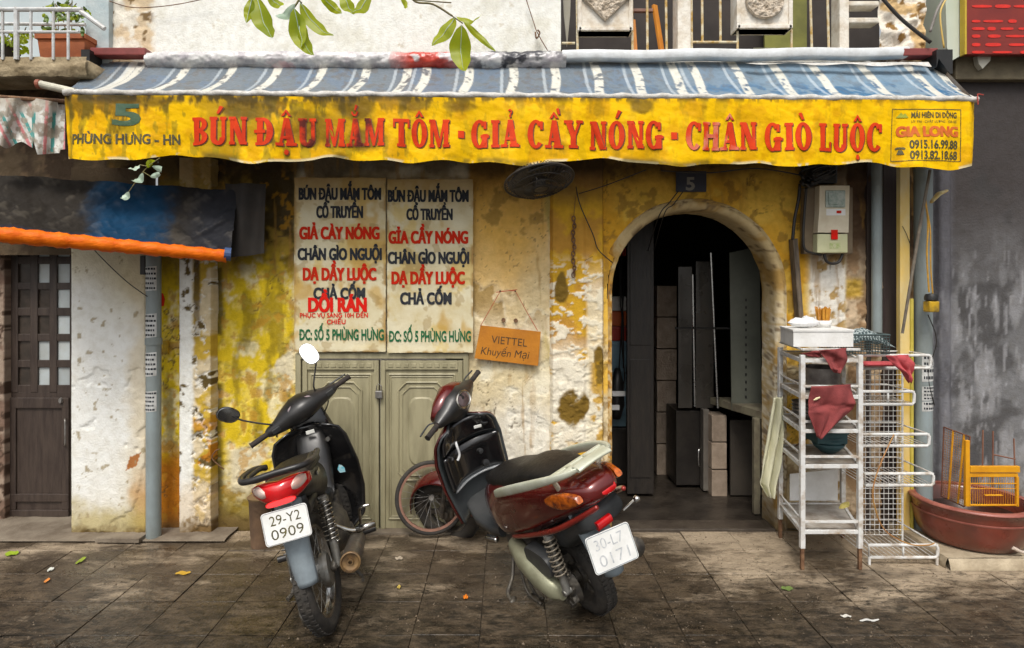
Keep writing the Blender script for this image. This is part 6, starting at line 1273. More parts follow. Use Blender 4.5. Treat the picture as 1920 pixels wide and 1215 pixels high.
# ---- pipes
PIPE = mat('grey_pvc', (.26, .31, .32), (.18, .20, .19), scale=4, rough=.45, bump=.12, stretch=(1, 1, .5)); STK = mat('white_sticker_paper', (.62, .63, .62), (.40, .40, .38), scale=26, rough=.6)
def pipe(pxc, Y, r, top, bot, label, m_=None, joints=()):
    e = thing('drain_pipe', (X(pxc, Y), Y, Z(bot, Y)), label, 'pipe'); q = MB(); q.tube([at(pxc, bot, Y), at(pxc, top, Y)], r, 24); q.build('tube', m_ or PIPE, e, smooth=True, auto=50)
    for j_ in joints: q = MB(); q.tube([at(pxc, j_+6, Y), at(pxc, j_-6, Y)], r*1.13, 24); q.build('collar', m_ or PIPE, e, smooth=True, auto=50)
    return e
def sticker(e, pxc, Y, r, y0, y1, ang0=-150, ang1=-40, lines=4, sc=1):
    q = MB(); c = at(pxc, y0, Y); zt, zb = Z(y0, Y), Z(y1, Y)
    def f(u_, v_): t = math.radians(ang0+(ang1-ang0)*u_); return (c.x+(r+.0012)*math.cos(t), Y+(r+.0012)*math.sin(t), zt+(zb-zt)*v_+.006*(u_-.5)*sc)
    q.grid(f, 12, 3); o = q.build('sticker', STK, e, smooth=True)
    q = MB(); r2 = r+.0012
    for i in range(lines):
        v0 = (i+.25)/lines; v1 = (i+.68)/lines; u0 = .12
        while u0 < .82:
            u1 = u0+random.uniform(.06, .16)
            def g(u_, v_, u0=u0, u1=u1): t = math.radians(ang0+(ang1-ang0)*(u0+(u1-u0)*u_)); return (c.x+(r2+.001)*math.cos(t), Y+(r2+.001)*math.sin(t), zt+(zb-zt)*(v0+(v1-v0)*v_))
            q.grid(g, 2, 1); u0 = u1+random.uniform(.03, .06)
    p_ = q.build('sticker_print', INK, o); p_['kind'] = 'stuff'
pl_ = pipe(288, 3.86, .042, 400, 1008, 'grey drain pipe with paper stickers beside the white pier', joints=(640,))
for (a, b) in ((500, 545), (588, 632), (660, 704), (732, 770)): sticker(pl_, 288, 3.86, .042, a, b, lines=5)
pipe(1644, 3.93, .030, 300, 640, 'slim pale grey pipe running down behind the rack', joints=())
pr_ = pipe(1731, 3.87, .050, 315, 1000, 'thick grey drain pipe with white stickers beside the grey wall')
for (a, b, n_) in ((664, 686, 2), (687, 713, 2), (722, 748, 4), (750, 768, 2)): sticker(pr_, 1731, 3.87, .050, a, b, -130, -35, n_)
YP_ = mat('yellow_painted_pole', (.72, .44, .03), (.74, .62, .34), scale=4, rough=.5, bump=.1, stretch=(1, 1, .4))
q = MB(); q.box((X(1686, 3.86), 3.85, .0), (X(1704, 3.86), 3.89, Z(300, 3.86)), .003); tag(q.build('yellow_post', YP_), 'flat yellow painted post behind the wire rack', 'post')
q = MB(); q.tube([at(1709, 1003, 3.86), at(1709, 560, 3.86)], .012, 10); tag(q.build('thin_yellow_pipe', mat('thin_yellow', (.45, .36, .03), (.6, .5, .1), rough=.6)), 'thin yellow pipe close against the flat yellow post', 'pipe')
q = MB(); q.tube([at(1744, 318, 3.70), at(1722, 440, 3.74), at(1692, 625, 3.78)], [.008, .009, .008], 8); tag(q.build('wooden_pole', mat('grey_brown_stick', (.11, .09, .07), (.2, .17, .13), scale=20, rough=.8)), 'thin grey brown pole leaning across the yellow post', 'pole')
cable([(1692, 424, 3.84), (1700, 440, 3.84), (1708, 462, 3.84)], .002, 'short thin wire nailed to the yellow post')
# yellow strap with hanging lantern-like block
HL = thing('hanging_lamp', at(1746, 585, 3.74), 'small yellow and black lamp hanging from a yellow strap', 'lamp')
q = MB(); q.tube(smoothpath([at(a, b, 3.74) for a, b in ((1735, 372), (1740, 420), (1738, 480), (1742, 548))]), .005, 6); q.tube(smoothpath([at(a, b, 3.735) for a, b in ((1735, 380), (1744, 430), (1745, 500), (1749, 550))]), .004, 6); q.build('strap', mat('yellow_strap', (.62, .32, .02), (.35, .2, .03), scale=20, rough=.6), HL)
q = MB(); q.lathe([(0, .11), (.03, .105), (.036, .09), (.036, .07), (.028, .065)], at(1746, 585, 3.74), 'z', 16); q.build('cap', BLK, HL, smooth=True, auto=40)
q = MB(); c = at(1746, 585, 3.74); q.box(c+V3((-.03, -.03, 0)), c+V3((.03, .03, .064)), .008); q.build('body', mat('yellow_lamp_body', (.60, .36, .01), (.2, .13, .02), scale=14, rough=.4), HL)
q = MB(); q.loft([(at(1747, 378, 3.74), (0, .02, 0), (0, 0, .010)), (at(1760, 364, 3.72), (0, .03, 0), (0, 0, .014)), (at(1774, 358, 3.70), (0, .02, 0), (0, 0, .008))], 12); tag(q.build('metal_spout', mat('yellow_white_scrap', (.70, .62, .36), (.6, .35, .05), scale=20, rough=.5)), 'pale yellow scrap sticking out over the thick pipe', 'scrap')
# wires
cable([(1086, 363, 3.9), (1140, 346, 3.8), (1212, 318, 3.7)], .003, 'thin black wire rising from the pilaster to the awning')
cable([(1080, 350, 3.93), (1088, 385, 3.92), (1112, 440, 3.93), (1122, 468, 3.94), (1148, 492, 3.95)], .0035, 'black wire sagging from the pilaster to the arch edge')
cable([(1272, 358, 3.93), (1255, 380, 3.9), (1236, 404, 3.92), (1215, 470, 4.3)], .0035, 'left of two wires dropping from the number plate into the arch')
cable([(1280, 360, 3.93), (1262, 384, 3.9), (1246, 400, 3.92), (1226, 470, 4.3)], .003, 'right of two wires dropping from the number plate into the arch')
cable([(1240, 320, 3.8), (1330, 324, 3.86), (1420, 316, 3.8), (1510, 330, 3.9)], .004, 'black wire under the valance running to the cable tangle')
cable([(985, -6, 3.96), (1000, 40, 3.965), (1008, 62, 3.96), (1030, 100, 3.95)], .003, 'thin wire with a clip on the white upper wall', m_=RUST)
cable([(1004, 60, 3.955), (1006, 72, 3.95), (1012, 62, 3.95), (1008, 56, 3.95)], .005, 'small wire clip on the white upper wall', m_=RUST, cat='clip')
cable([(205, 2, 3.95), (250, 14, 3.95), (320, 10, 3.95), (392, -4, 3.95)], .0028, 'thin wire sagging at the top of the white upper wall', m_=RUST)
cable([(176, 468, 3.89), (205, 498, 3.89), (240, 530, 3.89), (276, 556, 3.82)], .0028, 'thin wire crossing the top of the white pier')
cable([(1650, -8, 3.9), (1690, 36, 3.88), (1745, 80, 3.86)], .011, 'thick dark stay slanting down to the right awning bracket')
cable([(1772, -6, 3.86), (1757, 20, 3.86), (1744, 60, 3.88)], .008, 'grey stay rising from the right awning bracket', m_=mat('grey_stay', (.3, .28, .26), (.2, .18, .16), rough=.6))
cable([(1778, -8, 3.85), (1763, 26, 3.85), (1770, 90, 3.87)], .005, 'thin yellow stay near the pale green panel', m_=YP_)
cable([(1740, 590, 3.8), (1756, 640, 3.8), (1740, 700, 3.82), (1752, 760, 3.82)], .003, 'thin dark wire hanging beside the thick pipe')
cable([(1112, 480, 3.95), (1060, 510, 4.0)], .001, 'hair thin wire on the right pilaster')
cable([(420, 880, 3.95), (398, 860, 3.94), (404, 846, 3.93), (412, 842, 3.93)], .004, 'bent iron hook on the left pilaster', m_=RUST, cat='hook')
q = MB(); q.box(at(262, 515, 3.88), at(277, 480, 3.91), .004); tag(q.build('pipe_clamp', BLK), 'dark clamp box at the top of the left drain pipe', 'clamp')
q = MB(); q.loft([(at(303, 574, 3.9), (.012, 0, 0), (0, .012, 0)), (at(304, 562, 3.9), (.016, 0, 0), (0, .014, 0)), (at(303, 550, 3.9), (.008, 0, 0), (0, .01, 0))], 12); tag(q.build('red_scrap', REDI), 'small red scrap stuck behind the left drain pipe', 'scrap')
q = MB(); q.box(at(305, 664, 3.96), at(318, 638, 3.985), .004); tag(q.build('yellow_block', mat('yellow_lamp_body', (1, 1, 1))), 'small yellow block fixed to the wall by the left pipe', 'block')

# ================================================================ RACKS
WM = mat('white_rack_enamel', (.64, .64, .62), (.34, .25, .16), scale=17, rough=.45, bump=.2, fac=.60)
LR = thing('shelf_rack', at(1550, 1060, 3.6), 'white metal shelf rack with the foam box on top', 'rack')
FL, FR, BLx, BR = (X(1504, 3.45), 3.45), (X(1612, 3.45), 3.45), (X(1463, 3.88), 3.88), (X(1580, 3.88), 3.88)
zt = 1.155
for (p, z0_) in ((FL, .02), (FR, .04), (BLx, .10), (BR, .10)):
    q = MB(); q.box((p[0]-.0125, p[1]-.0125, .115), (p[0]+.0125, p[1]+.0125, zt), .002); q.build('post', WM, LR)
    q = MB(); q.box((p[0]-.009, p[1]-.009, .0), (p[0]+.009, p[1]+.009, .116), .002); q.build('foot', RUST, LR)
def beam(q, p0, p1, h=.011, w_=.008):
    p0, p1 = V3(p0), V3(p1); d = p1-p0; q.obox((p0+p1)/2, (w_*2, h*2, d.length), d.normalized().to_track_quat('Z', 'Y').to_matrix(), .0015)
def zf_(y, Y=3.45): return Z(y, Y)
shelves = [(655, 676), (724, 744), (790, 808), (856, 874), (978, 997)]
for k_, (ya, yb) in enumerate(shelves):
    for yy_ in (ya, yb):
        z_ = zf_(yy_)
        q = MB(); beam(q, (FL[0], FL[1], z_), (FR[0], FR[1], z_), .010 if yy_ == yb else .006, .008); q.build('front_rail', WM, LR)
    z_ = zf_(yb)
    q = MB(); beam(q, (FL[0], FL[1], z_), (BLx[0], BLx[1], z_)); beam(q, (BLx[0], BLx[1], z_), (BR[0], BR[1], z_)); beam(q, (BR[0], BR[1], z_), (FR[0], FR[1], z_)); beam(q, (FL[0], FL[1], z_+.06), (BLx[0], BLx[1], z_+.06), .005, .005); q.build('frame_rail', WM, LR)
    q = MB(); q.add([(FL[0], FL[1], z_+.004), (FR[0], FR[1], z_+.004), (BR[0], BR[1], z_+.004), (BLx[0], BLx[1], z_+.004)], [(0, 1, 2, 3)]); q.build('shelf', mat('worn_shelf_sheet', (.44, .41, .37), (.18, .14, .10), scale=9, rough=.5, bump=.15), LR, solid=.003)
q = MB(); beam(q, (BLx[0], BLx[1]-.01, .5), (BR[0], BR[1]-.01, .75), .004, .004); q.build('back_brace', RUST, LR)
q = MB(); q.add([(BLx[0]+.05, 3.86, zf_(990)+.01), (BR[0]-.04, 3.86, zf_(990)+.01), (BR[0]-.04, 3.86, zf_(990)+.2), (BLx[0]+.05, 3.86, zf_(990)+.17)], [(0, 1, 2, 3)]); q.build('back_sheet', WHP, LR, solid=.004)
# things on the shelves
def bowl_stack(x, y, z, r, n_, label, m_):
    e = thing('bowl_stack', (x, y, z), label, 'bowls')
    for i in range(n_): q = MB(); q.lathe([(0, 0), (r*.45, 0), (r*.85, r*.35), (r, r*.6), (r*.95, r*.6), (r*.78, r*.38), (r*.4, .01), (0, .01)], (x, y, z+i*.02), 'z', 22); q.build('bowl', m_, e, smooth=True)
STL = mat('dull_pot', (.28, .26, .24), (.14, .12, .11), scale=12, rough=.35, metal=.7); GRB = mat('dark_teal_plastic', (.02, .06, .07), (.04, .10, .11), rough=.5)
POT = thing('cooking_pot', (1.80, 3.68, zf_(744)+.012), 'dull steel cooking pot on the upper shelf of the white rack', 'pot')
q = MB(); q.lathe([(0, 0), (.10, 0), (.11, .01), (.11, .12), (.116, .124), (.104, .122), (.104, .01), (0, .01)], (1.80, 3.68, zf_(744)+.012), 'z', 28); q.build('body', STL, POT, smooth=True, auto=40)
q = MB(); q.tube(smoothpath([(1.69, 3.68, .98), (1.66, 3.66, .985), (1.66, 3.70, .985), (1.69, 3.69, .98)]), .004, 6); q.build('handle', STL, POT)
bowl_stack(1.72, 3.66, zf_(808)+.012, .085, 4, 'bowl stack of dull steel on the middle shelf of the white rack', STL)
bowl_stack(1.86, 3.70, zf_(874)+.012, .09, 3, 'dark teal plastic bowl stack on the fourth shelf of the rack', GRB)
simplebox('basin_box', 1.76, 1.93, zf_(874)+.075, zf_(874)+.16, 3.62, .16, GRB, 'dark teal plastic tub standing behind the red cloth on the rack', 'tub')
# foam box on top
z_ = zf_(655)+.008; FB = thing('foam_box', (1.76, 3.66, z_), 'white foam box on top of the shelf rack', 'box')
def quadbox(q, P, z0, z1, inset=0):
    q.prism(P, z0, z1, axis='z')
P4 = [(FL[0]-.02, FL[1]+.06), (X(1600, 3.51), FL[1]+.06), (BR[0]-.09, BR[1]-.05), (BLx[0]-.02, BLx[1]-.05)]
q = MB(); n_ = 4
q.prism(P4, z_+.0, z_+.082, axis='z'); q.build('body', WHP, FB)
q = MB(); P5 = [(a+(.004 if a > 1.76 else -.004), b+(.004 if b > 3.66 else -.004)) for a, b in P4]; q.prism(P5, z_+.083, z_+.094, axis='z'); q.build('lid', WHP, FB)
CK = thing('chopsticks_bundle', (1.83, 3.70, z_+.094), 'orange chopstick bundle in a cup on the foam box', 'chopsticks')
q = MB(); q.lathe([(0, .0), (.04, 0), (.046, .04), (.043, .04), (.038, .003)], (1.83, 3.70, z_+.095), 'z', 18); q.build('holder', WHP, CK, smooth=True)
WD = mat('orange_bamboo', (.62, .30, .03), (.5, .2, .015), scale=20, rough=.6)
for i in range(34):
    a = random.uniform(0, 6.28); r_ = .028*math.sqrt(random.random()); p0 = V3((1.83+r_*math.cos(a), 3.70+r_*math.sin(a), z_+.101)); p1 = p0+V3((r_*math.cos(a)*.55+random.uniform(-.004, .004), r_*math.sin(a)*.5, .105+random.uniform(-.01, .01)))
    q = MB(); q.tube([p0, p1], .0038, 6); q.build('chopstick', WD, CK)
# crumpled plastic bag
q = MB(); q.grid(lambda u_, v_: (1.69+.07*math.sin(u_*6.28)*math.sin(v_*3.14)*(1+.5*float(fbm(u_*9, v_*9, 1, 3, 2))), 3.64+.04*math.cos(u_*6.28)*math.sin(v_*3.14), z_+.097+.028*(1-math.cos(v_*3.14))*(.6+.8*float(fbm(u_*7, v_*7, 1, 3, 4)))), 26, 14)
tag(q.build('plastic_bag', mat('clear_bag', (.75, .75, .74), (.6, .6, .6), scale=20, rough=.25, bump=.5)), 'small crumpled white plastic bag beside the chopsticks', 'bag')
# dark plastic basket wrapped in checked cloth
BK = thing('wire_basket', (2.06, 3.7, z_), 'dark green mesh basket full of checked cloth on the rack', 'basket')
bx0, bx1, by0, by1, bz0, bz1 = X(1572, 3.62), X(1668, 3.62), 3.62, 3.84, Z(664, 3.62), Z(628, 3.62)
BG = mat('dark_green_basket', (.035, .055, .055), (.06, .09, .09), scale=20, rough=.5)
q = MB()
for i in range(19): x_ = bx0+(bx1-bx0)*i/18; q.box((x_-.0016, by0, bz0), (x_+.0016, by0+.003, bz1)); q.box((x_-.0016, by1, bz0), (x_+.0016, by1+.003, bz1))
for i in range(8): zz_ = bz0+(bz1-bz0)*i/7; q.box((bx0, by0-.002, zz_-.0016), (bx1, by0+.002, zz_+.0016)); q.box((bx0, by1-.002, zz_-.0016), (bx1, by1+.002, zz_+.0016)); q.box((bx0-.002, by0, zz_-.0016), (bx0+.002, by1, zz_+.0016)); q.box((bx1-.002, by0, zz_-.0016), (bx1+.002, by1, zz_+.0016))
o = q.build('mesh', BG, BK); o['kind'] = 'stuff'
q = MB(); q.tube([(bx0, by0, bz1), (bx1, by0, bz1), (bx1, by1, bz1), (bx0, by1, bz1)], .006, 6, closed=True); q.build('rim', BG, BK)
def chk(u_, v_):
    x_ = bx0+.02+(bx1+.03-bx0)*u_; return (x_, by0+.015+.20*v_, bz0+.02+.115*math.sin(math.pi*min(1, .12+.8*u_))*math.sin(math.pi*(.15+.7*v_))*(.75+.5*float(fbm(u_*6, v_*6, 1, 3, 2))))
V = []; nu = 70; nv_ = 40; cc = []
for i in range(nu+1):
    for j in range(nv_+1):
        V.append(chk(i/nu, j/nv_)); k_ = ((i % 4 == 0) or (j % 4 == 0)); cc.append((.40, .46, .46) if k_ else (.035, .06, .065))
i, j = np.meshgrid(np.arange(nu), np.arange(nv_), indexing='ij'); a = i*(nv_+1)+j
CKC = npmesh('cloth', np.array(V), np.stack([a, a+nv_+1, a+nv_+2, a+1], -1).reshape(-1, 4), mat('checked_cloth', (1, 1, 1), (.8, .8, .8), rough=.9, attr='plaster'), None, np.array(cc), True)
tag(CKC, 'dark checked cloth bundled inside the green mesh basket', 'cloth')
# cloths
RCL = mat('dusty_red_cloth', (.25, .045, .043), (.16, .028, .028), scale=9, rough=.95, bump=.25, bscale=160)
def cloth(outline_fn, label, m_, nu=24, nv_=24, fold=.022, seed=1, Y=3.435):
    q = MB()
    def f(u_, v_):
        p = outline_fn(u_, v_); return V3((X(p[0], Y), Y-.008-fold*(.5+.5*math.sin(u_*14+seed+3*v_+1.5*math.sin(v_*5)))*(.3+.7*v_)-.008*math.sin(u_*5-v_*9)-.03*(float(fbm(u_*3+seed, v_*3, 1, 3, 2))-.3), Z(p[1], Y)))
    q.grid(f, nu, nv_); return tag(q.build('cloth', m_, smooth=True, solid=.003), label, 'cloth')
def poly(L_, R_): # left and right edge polylines interpolated by v
    def f(u_, v_):
        l_ = [np.interp(v_, np.linspace(0, 1, len(L_)), [p[k_] for p in L_]) for k_ in (0, 1)]; r_ = [np.interp(v_, np.linspace(0, 1, len(R_)), [p[k_] for p in R_]) for k_ in (0, 1)]
        return (l_[0]+(r_[0]-l_[0])*u_, l_[1]+(r_[1]-l_[1])*u_)
    return f
cloth(poly([(1532, 656), (1542, 670), (1552, 690), (1560, 697)], [(1585, 652), (1584, 672), (1578, 690), (1566, 698)]), 'dusty red cloth draped over the top rail of the rack', RCL, seed=1)
cloth(poly([(1518, 723), (1514, 760), (1512, 776), (1530, 818)], [(1594, 720), (1598, 750), (1597, 766), (1532, 820)]), 'large dusty red cloth pegged to the second shelf rail', RCL, 30, 30, seed=2)
cloth(poly([(1656, 666), (1672, 682), (1690, 700), (1699, 714)], [(1702, 665), (1708, 680), (1706, 700), (1700, 715)]), 'bright dusty red cloth hanging from the wire rack', mat('brighter_red_cloth', (.46, .07, .08), (.36, .05, .055), scale=9, rough=.95, bump=.2), seed=3, Y=3.52)
cloth(poly([(1500, 662), (1516, 668)], [(1534, 656), (1536, 669)]), 'dark red rag lying on the top shelf edge', RCL, 12, 6, seed=4, Y=3.50)
q = MB(); q.loft([(at(p, 682, 3.62), (0, .05, 0), (0, 0, .014)) for p in (1617, 1630, 1645, 1660, 1668)], 14); tag(q.build('folded_cloth', mat('brighter_red_cloth', (1, 1, 1)), smooth=True), 'folded red cloth on the top basket shelf of the wire rack', 'cloth')
q = MB(); c = at(1533, 748, 3.41); q.loft([(c-V3((.022, 0, .006)), (0, .002, 0), (0, 0, .002)), (c-V3((.008, 0, 0)), (0, .004, 0), (0, 0, .007)), (c+V3((.012, 0, .008)), (0, .003, 0), (0, 0, .004))], 10); tag(q.build('peg', mat('pale_peg', (.75, .66, .40), (.6, .5, .3), rough=.5)), 'small pale peg on the large red cloth', 'peg')
cream = poly([(1442, 742), (1434, 790), (1424, 850), (1415, 900), (1430, 924)], [(1462, 741), (1463, 800), (1456, 860), (1444, 905), (1440, 926)])
q = MB(); q.grid(lambda u_, v_: V3((X(cream(u_, v_)[0], 3.86), 3.84-.012-.032*math.sin(u_*12+v_*2.5)*(.35+.65*v_)-.05*float(fbm(u_*4, v_*3, 1, 3, 2)), Z(cream(u_, v_)[1], 3.86))), 36, 50); tag(q.build('cloth', mat('cream_cloth', (.58, .56, .38), (.50, .49, .36), scale=5, rough=.95, bump=.2), smooth=True, solid=.003), 'long cream cloth hanging at the left of the shelf rack', 'cloth')
# wire rack with stepped baskets
WR = thing('wire_rack', at(1680, 1058, 3.6), 'white wire rack with stepped basket shelves beside the yellow post', 'rack')
ym = 3.72; wx0, wx1, wz0, wz1 = X(1614, ym), X(1692, ym), Z(1012, ym)+.03, Z(684, ym)
q = MB(); n_ = 9
for i in range(n_+1): x_ = wx0+(wx1-wx0)*i/n_; q.tube([(x_, ym, wz0), (x_, ym, wz1)], .0019, 5)
k_ = 0; z2 = wz0
while z2 < wz1: q.tube([(wx0, ym-.003, z2), (wx1, ym-.003, z2)], .0021, 5); z2 += .030
o = q.build('wire_mesh', WM, WR); o['kind'] = 'stuff'
q = MB(); q.tube([(wx0, ym, wz0-.06), (wx0, ym, wz1+.02)], .008, 8); q.tube([(wx1, ym, wz0-.06), (wx1, ym, wz1+.02)], .006, 8); q.build('upright', WM, WR)
tiers = [(1615, 1745, 666, 690, 3.66), (1616, 1714, 734, 758, 3.62), (1616, 1742, 814, 836, 3.58), (1622, 1750, 888, 910, 3.54), (1629, 1758, 1022, 1045, 3.50)]
for (a, b, ya, yb, Yt) in tiers:
    x0_, x1_ = X(a, Yt), X(b, Yt); z0_, z1_ = Z(yb, Yt), Z(ya, Yt); q = MB()
    P = smoothpath([(x0_, Yt, z0_), (x1_-.015, Yt, z0_)], 2)
    q.tube([(x0_, Yt, z0_), (x1_-.012, Yt, z0_), (x1_, Yt, z0_+.012), (x1_, Yt, z1_-.012), (x1_-.012, Yt, z1_), (x0_, Yt, z1_)], .0085, 10, closed=True)
    xm = (x0_+x1_)/2; q.tube([(xm, Yt, z0_), (xm, Yt, z1_)], .006, 8); q.build('basket_front', WM, WR, smooth=True)
    q = MB()
    for i in range(14): x_ = x0_+(x1_-x0_)*i/13; q.tube([(x_, Yt, z0_+.002), (min(x_+.01, wx1+.12), 3.88, z0_+.004)], .0022, 5)
    q.tube([(x0_, Yt, z1_), (wx0, 3.88, z1_)], .005, 6); q.tube([(x1_, Yt, z1_), (x1_, 3.88, z1_)], .005, 6); q.tube([(wx0, 3.88, z1_), (x1_, 3.88, z1_)], .005, 6)
    o = q.build('basket_wires', WM, WR); o['kind'] = 'stuff'
for p in (1630, 1757): q = MB(); q.tube([at(p, 1045, 3.50), V3((X(p, 3.50), 3.50, 0.002))], .0075, 8); q.build('leg', WM, WR)
q = MB(); q.tube(smoothpath([at(a, b, c) for a, b, c in ((1676, 815, 3.56), (1655, 860, 3.50), (1638, 910, 3.47), (1640, 950, 3.46), (1660, 995, 3.46), (1705, 1020, 3.47), (1740, 1022, 3.49), (1752, 1018, 3.50))]), .0035, 7); tag(q.build('brown_hose', mat('brown_tube', (.32, .14, .05), (.42, .22, .05), rough=.5), smooth=True), 'thin brown tube curling down the front of the wire rack', 'tube')
q = MB(); q.loft([(at(1583, 950, 3.6), (.03, .0, .01), (0, .02, 0)), (at(1584, 944, 3.6), (.025, 0, .01), (0, .015, 0))], 10); tag(q.build('sponge', mat('yellow_sponge', (.5, .42, .12), rough=.9)), 'small yellow sponge on the bottom shelf of the rack', 'sponge')

# ================================================================ BASIN, SLAB, YELLOW RACK
q = MB(); q.grid(lambda u_, v_: (X(1778, 3.45)+(4.7-X(1778, 3.45))*u_, 3.455+.6*v_, .055+.008*float(fbm(u_*12, v_*5, 1, 3, 1))), 50, 20); q.grid(lambda u_, v_: (X(1778, 3.45)+(4.7-X(1778, 3.45))*u_, 3.455-.02*math.sin(v_*1.5)-.01*float(fbm(u_*20, v_*2, 1, 3, 1)), .058*(1-v_)), 50, 5); q.grid(lambda u_, v_: (X(1778, 3.45)-.012*math.sin(v_*2), 3.455+.6*u_, .058*(1-v_)), 12, 4)
tag(q.build('plinth', mat('pale_cement', (.48, .40, .28), (.30, .24, .16), scale=8, rough=.85, bump=.5), smooth=True), kind='structure')
BC = (2.70, 3.725); BS = thing('clay_basin', (BC[0], BC[1], .062), 'big glazed brown red clay basin on the cement plinth', 'basin')
GLZ = mat('brown_glaze', (.20, .038, .020), (.085, .026, .016), scale=3.5, rough=.3, bump=.12, bscale=14, coat=.4, fac=.5)
q = MB(); q.lathe([(0, .004), (.225, .0), (.243, .008), (.268, .045), (.286, .105), (.296, .165), (.297, .20), (.308, .215), (.314, .228), (.300, .238), (.272, .234), (.262, .22), (.24, .15), (.2, .04), (0, .03)], (BC[0], BC[1], .062), 'z', 64); q.build('bowl', GLZ, BS, smooth=True, auto=50)
q = MB(); q.lathe([(.292, .205), (.3085, .2165), (.3145, .2285), (.300, .2395), (.271, .2355)], (BC[0], BC[1], .063), 'z', 64); q.build('rim', mat('dusty_pink_glaze', (.34, .12, .09), (.24, .07, .05), scale=8, rough=.4), BS, smooth=True)
q = MB(); q.lathe([(.295, .158), (.300, .165), (.2985, .172)], (BC[0], BC[1], .062), 'z', 64); q.build('band', mat('dusty_pink_glaze', (1, 1, 1)), BS, smooth=True)
q = MB(); q.tube(smoothpath([V3((BC[0]+.262*math.cos(t), BC[1]+.262*math.sin(t)-.01, .10+.02*math.sin(7*t))) for t in np.linspace(-1.45, -1.15, 5)]), .009, 8); q.build('handle', mat('pale_chip', (.5, .42, .35), (.6, .5, .42), rough=.6), BS)
q = MB(); q.lathe([(0, .15), (.238, .15)], (BC[0], BC[1], .062), 'z', 48); q.build('water', mat('dark_water', (.02, .014, .01), (.03, .02, .015), rough=.08), BS)
YW = mat('yellow_painted_wood', (.72, .34, .008), (.58, .24, .006), scale=8, rough=.45, bump=.12)
YK = thing('yellow_rack', at(1865, 950, 3.6), 'yellow painted wire rack standing in the clay basin', 'rack')
Yk = 3.58; q = MB(); q.box((X(1811, Yk), Yk, Z(950, Yk)), (X(1819, Yk), Yk+.02, Z(826, Yk)), .003); q.build('post', YW, YK)
q = MB(); q.box((X(1819, Yk), Yk-.004, Z(886, Yk)), (X(1912, Yk), Yk+.016, Z(874, Yk)), .003); q.build('top_board', YW, YK)
q = MB(); q.box((X(1819, Yk), Yk+.002, Z(895, Yk)), (X(1910, Yk), Yk+.016, Z(887.5, Yk)), .003); q.build('second_board', YW, YK)
q = MB()
for (a, b) in ((1817, 1820), (1906, 1911)): q.box((X(a, Yk), Yk, Z(950, Yk)), (X(b, Yk), Yk+.012, Z(894, Yk)), .002)
q.box((X(1818, Yk), Yk, Z(949, Yk)), (X(1909, Yk), Yk+.01, Z(946, Yk)), .002); q.box((X(1819, Yk), Yk+.001, Z(908, Yk)), (X(1908, Yk), Yk+.007, Z(906, Yk)), .001); q.box((X(1819, Yk), Yk+.001, Z(917, Yk)), (X(1908, Yk), Yk+.006, Z(916, Yk)), .001); q.box((X(1845, Yk), Yk-.01, Z(929, Yk)), (X(1878, Yk), Yk+.004, Z(927, Yk)), .002)
q.build('lower_frame', YW, YK)
q = MB()
for i in range(20): x_ = X(1822+i*4.4, Yk); q.tube([(x_, Yk+.01, Z(947, Yk)), (x_, Yk+.01, Z(895, Yk))], .0010, 4)
o = q.build('wires', YW, YK); o['kind'] = 'stuff'
MP = thing('mesh_panel', at(1795, 950, 3.8), 'rusty orange mesh panel slanting inside the clay basin', 'mesh panel')
c0, c1, c2, c3 = at(1770, 801, 3.86), at(1819, 819, 3.66), at(1808, 950, 3.66), at(1765, 930, 3.86); q = MB()
for (a_, b_) in ((c0, c1), (c1, c2), (c2, c3), (c3, c0)): q.tube([a_, b_], .0045, 6)
q.build('frame', mat('rusty_brown_rod', (.14, .05, .03), (.2, .09, .05), rough=.7), MP)
q = MB(); q.tube([c0.lerp(c1, .32)-V3((0, .01, 0)), c3.lerp(c2, .28)-V3((0, .01, 0))], .006, 6).tube([c0.lerp(c1, .74)-V3((0, .01, 0)), c3.lerp(c2, .68)-V3((0, .01, 0))], .006, 6); q.build('slat', YW, MP)
q = MB()
for i in range(30): t = i/29; q.tube([c0.lerp(c3, t), c1.lerp(c2, t)], .0012, 4)
for i in range(12): t = i/11; q.tube([c0.lerp(c1, t), c3.lerp(c2, t)], .0010, 4)
o = q.build('wire_mesh', mat('rusty_orange_wire', (.30, .12, .03), (.42, .2, .04), rough=.7), MP); o['kind'] = 'stuff'
RD_ = mat('rusty_brown_rod', (1, 1, 1)); RF_ = thing('rod_frame', at(1875, 900, 3.98), 'thin rusty rod frame leaning on the grey wall behind the basin', 'frame')
for (a, b, c, d) in ((1843, 806, 1842, 900), (1862, 808, 1861, 930), (1901, 822, 1904, 930), (1861, 852, 1904, 861)):
    q = MB(); q.tube([at(a, b, 3.98), at(c, d, 3.93)], .0045, 6); q.build('rod', RD_, RF_)
# ---- brown bucket behind the black bike, left
BKT = thing('brown_bucket', at(490, 1028, 3.72), 'old brown bucket standing behind the black motorbike', 'bucket')
c = V3((X(490, 3.76), 3.76, .0)); q = MB(); q.lathe([(0, .002), (.058, 0), (.07, .27), (.074, .275), (.074, .285), (.064, .28), (.055, .02), (0, .01)], c, 'z', 26); q.build('body', mat('brown_cardboard_like', (.17, .10, .055), (.10, .06, .035), scale=9, rough=.85, bump=.3), BKT, smooth=True, auto=45)
q = MB(); q.lathe([(0, .285), (.078, .285), (.08, .292), (0, .296)], c, 'z', 26); q.build('lid', mat('brown_lid', (.22, .14, .06), (.13, .08, .04), rough=.8), BKT)

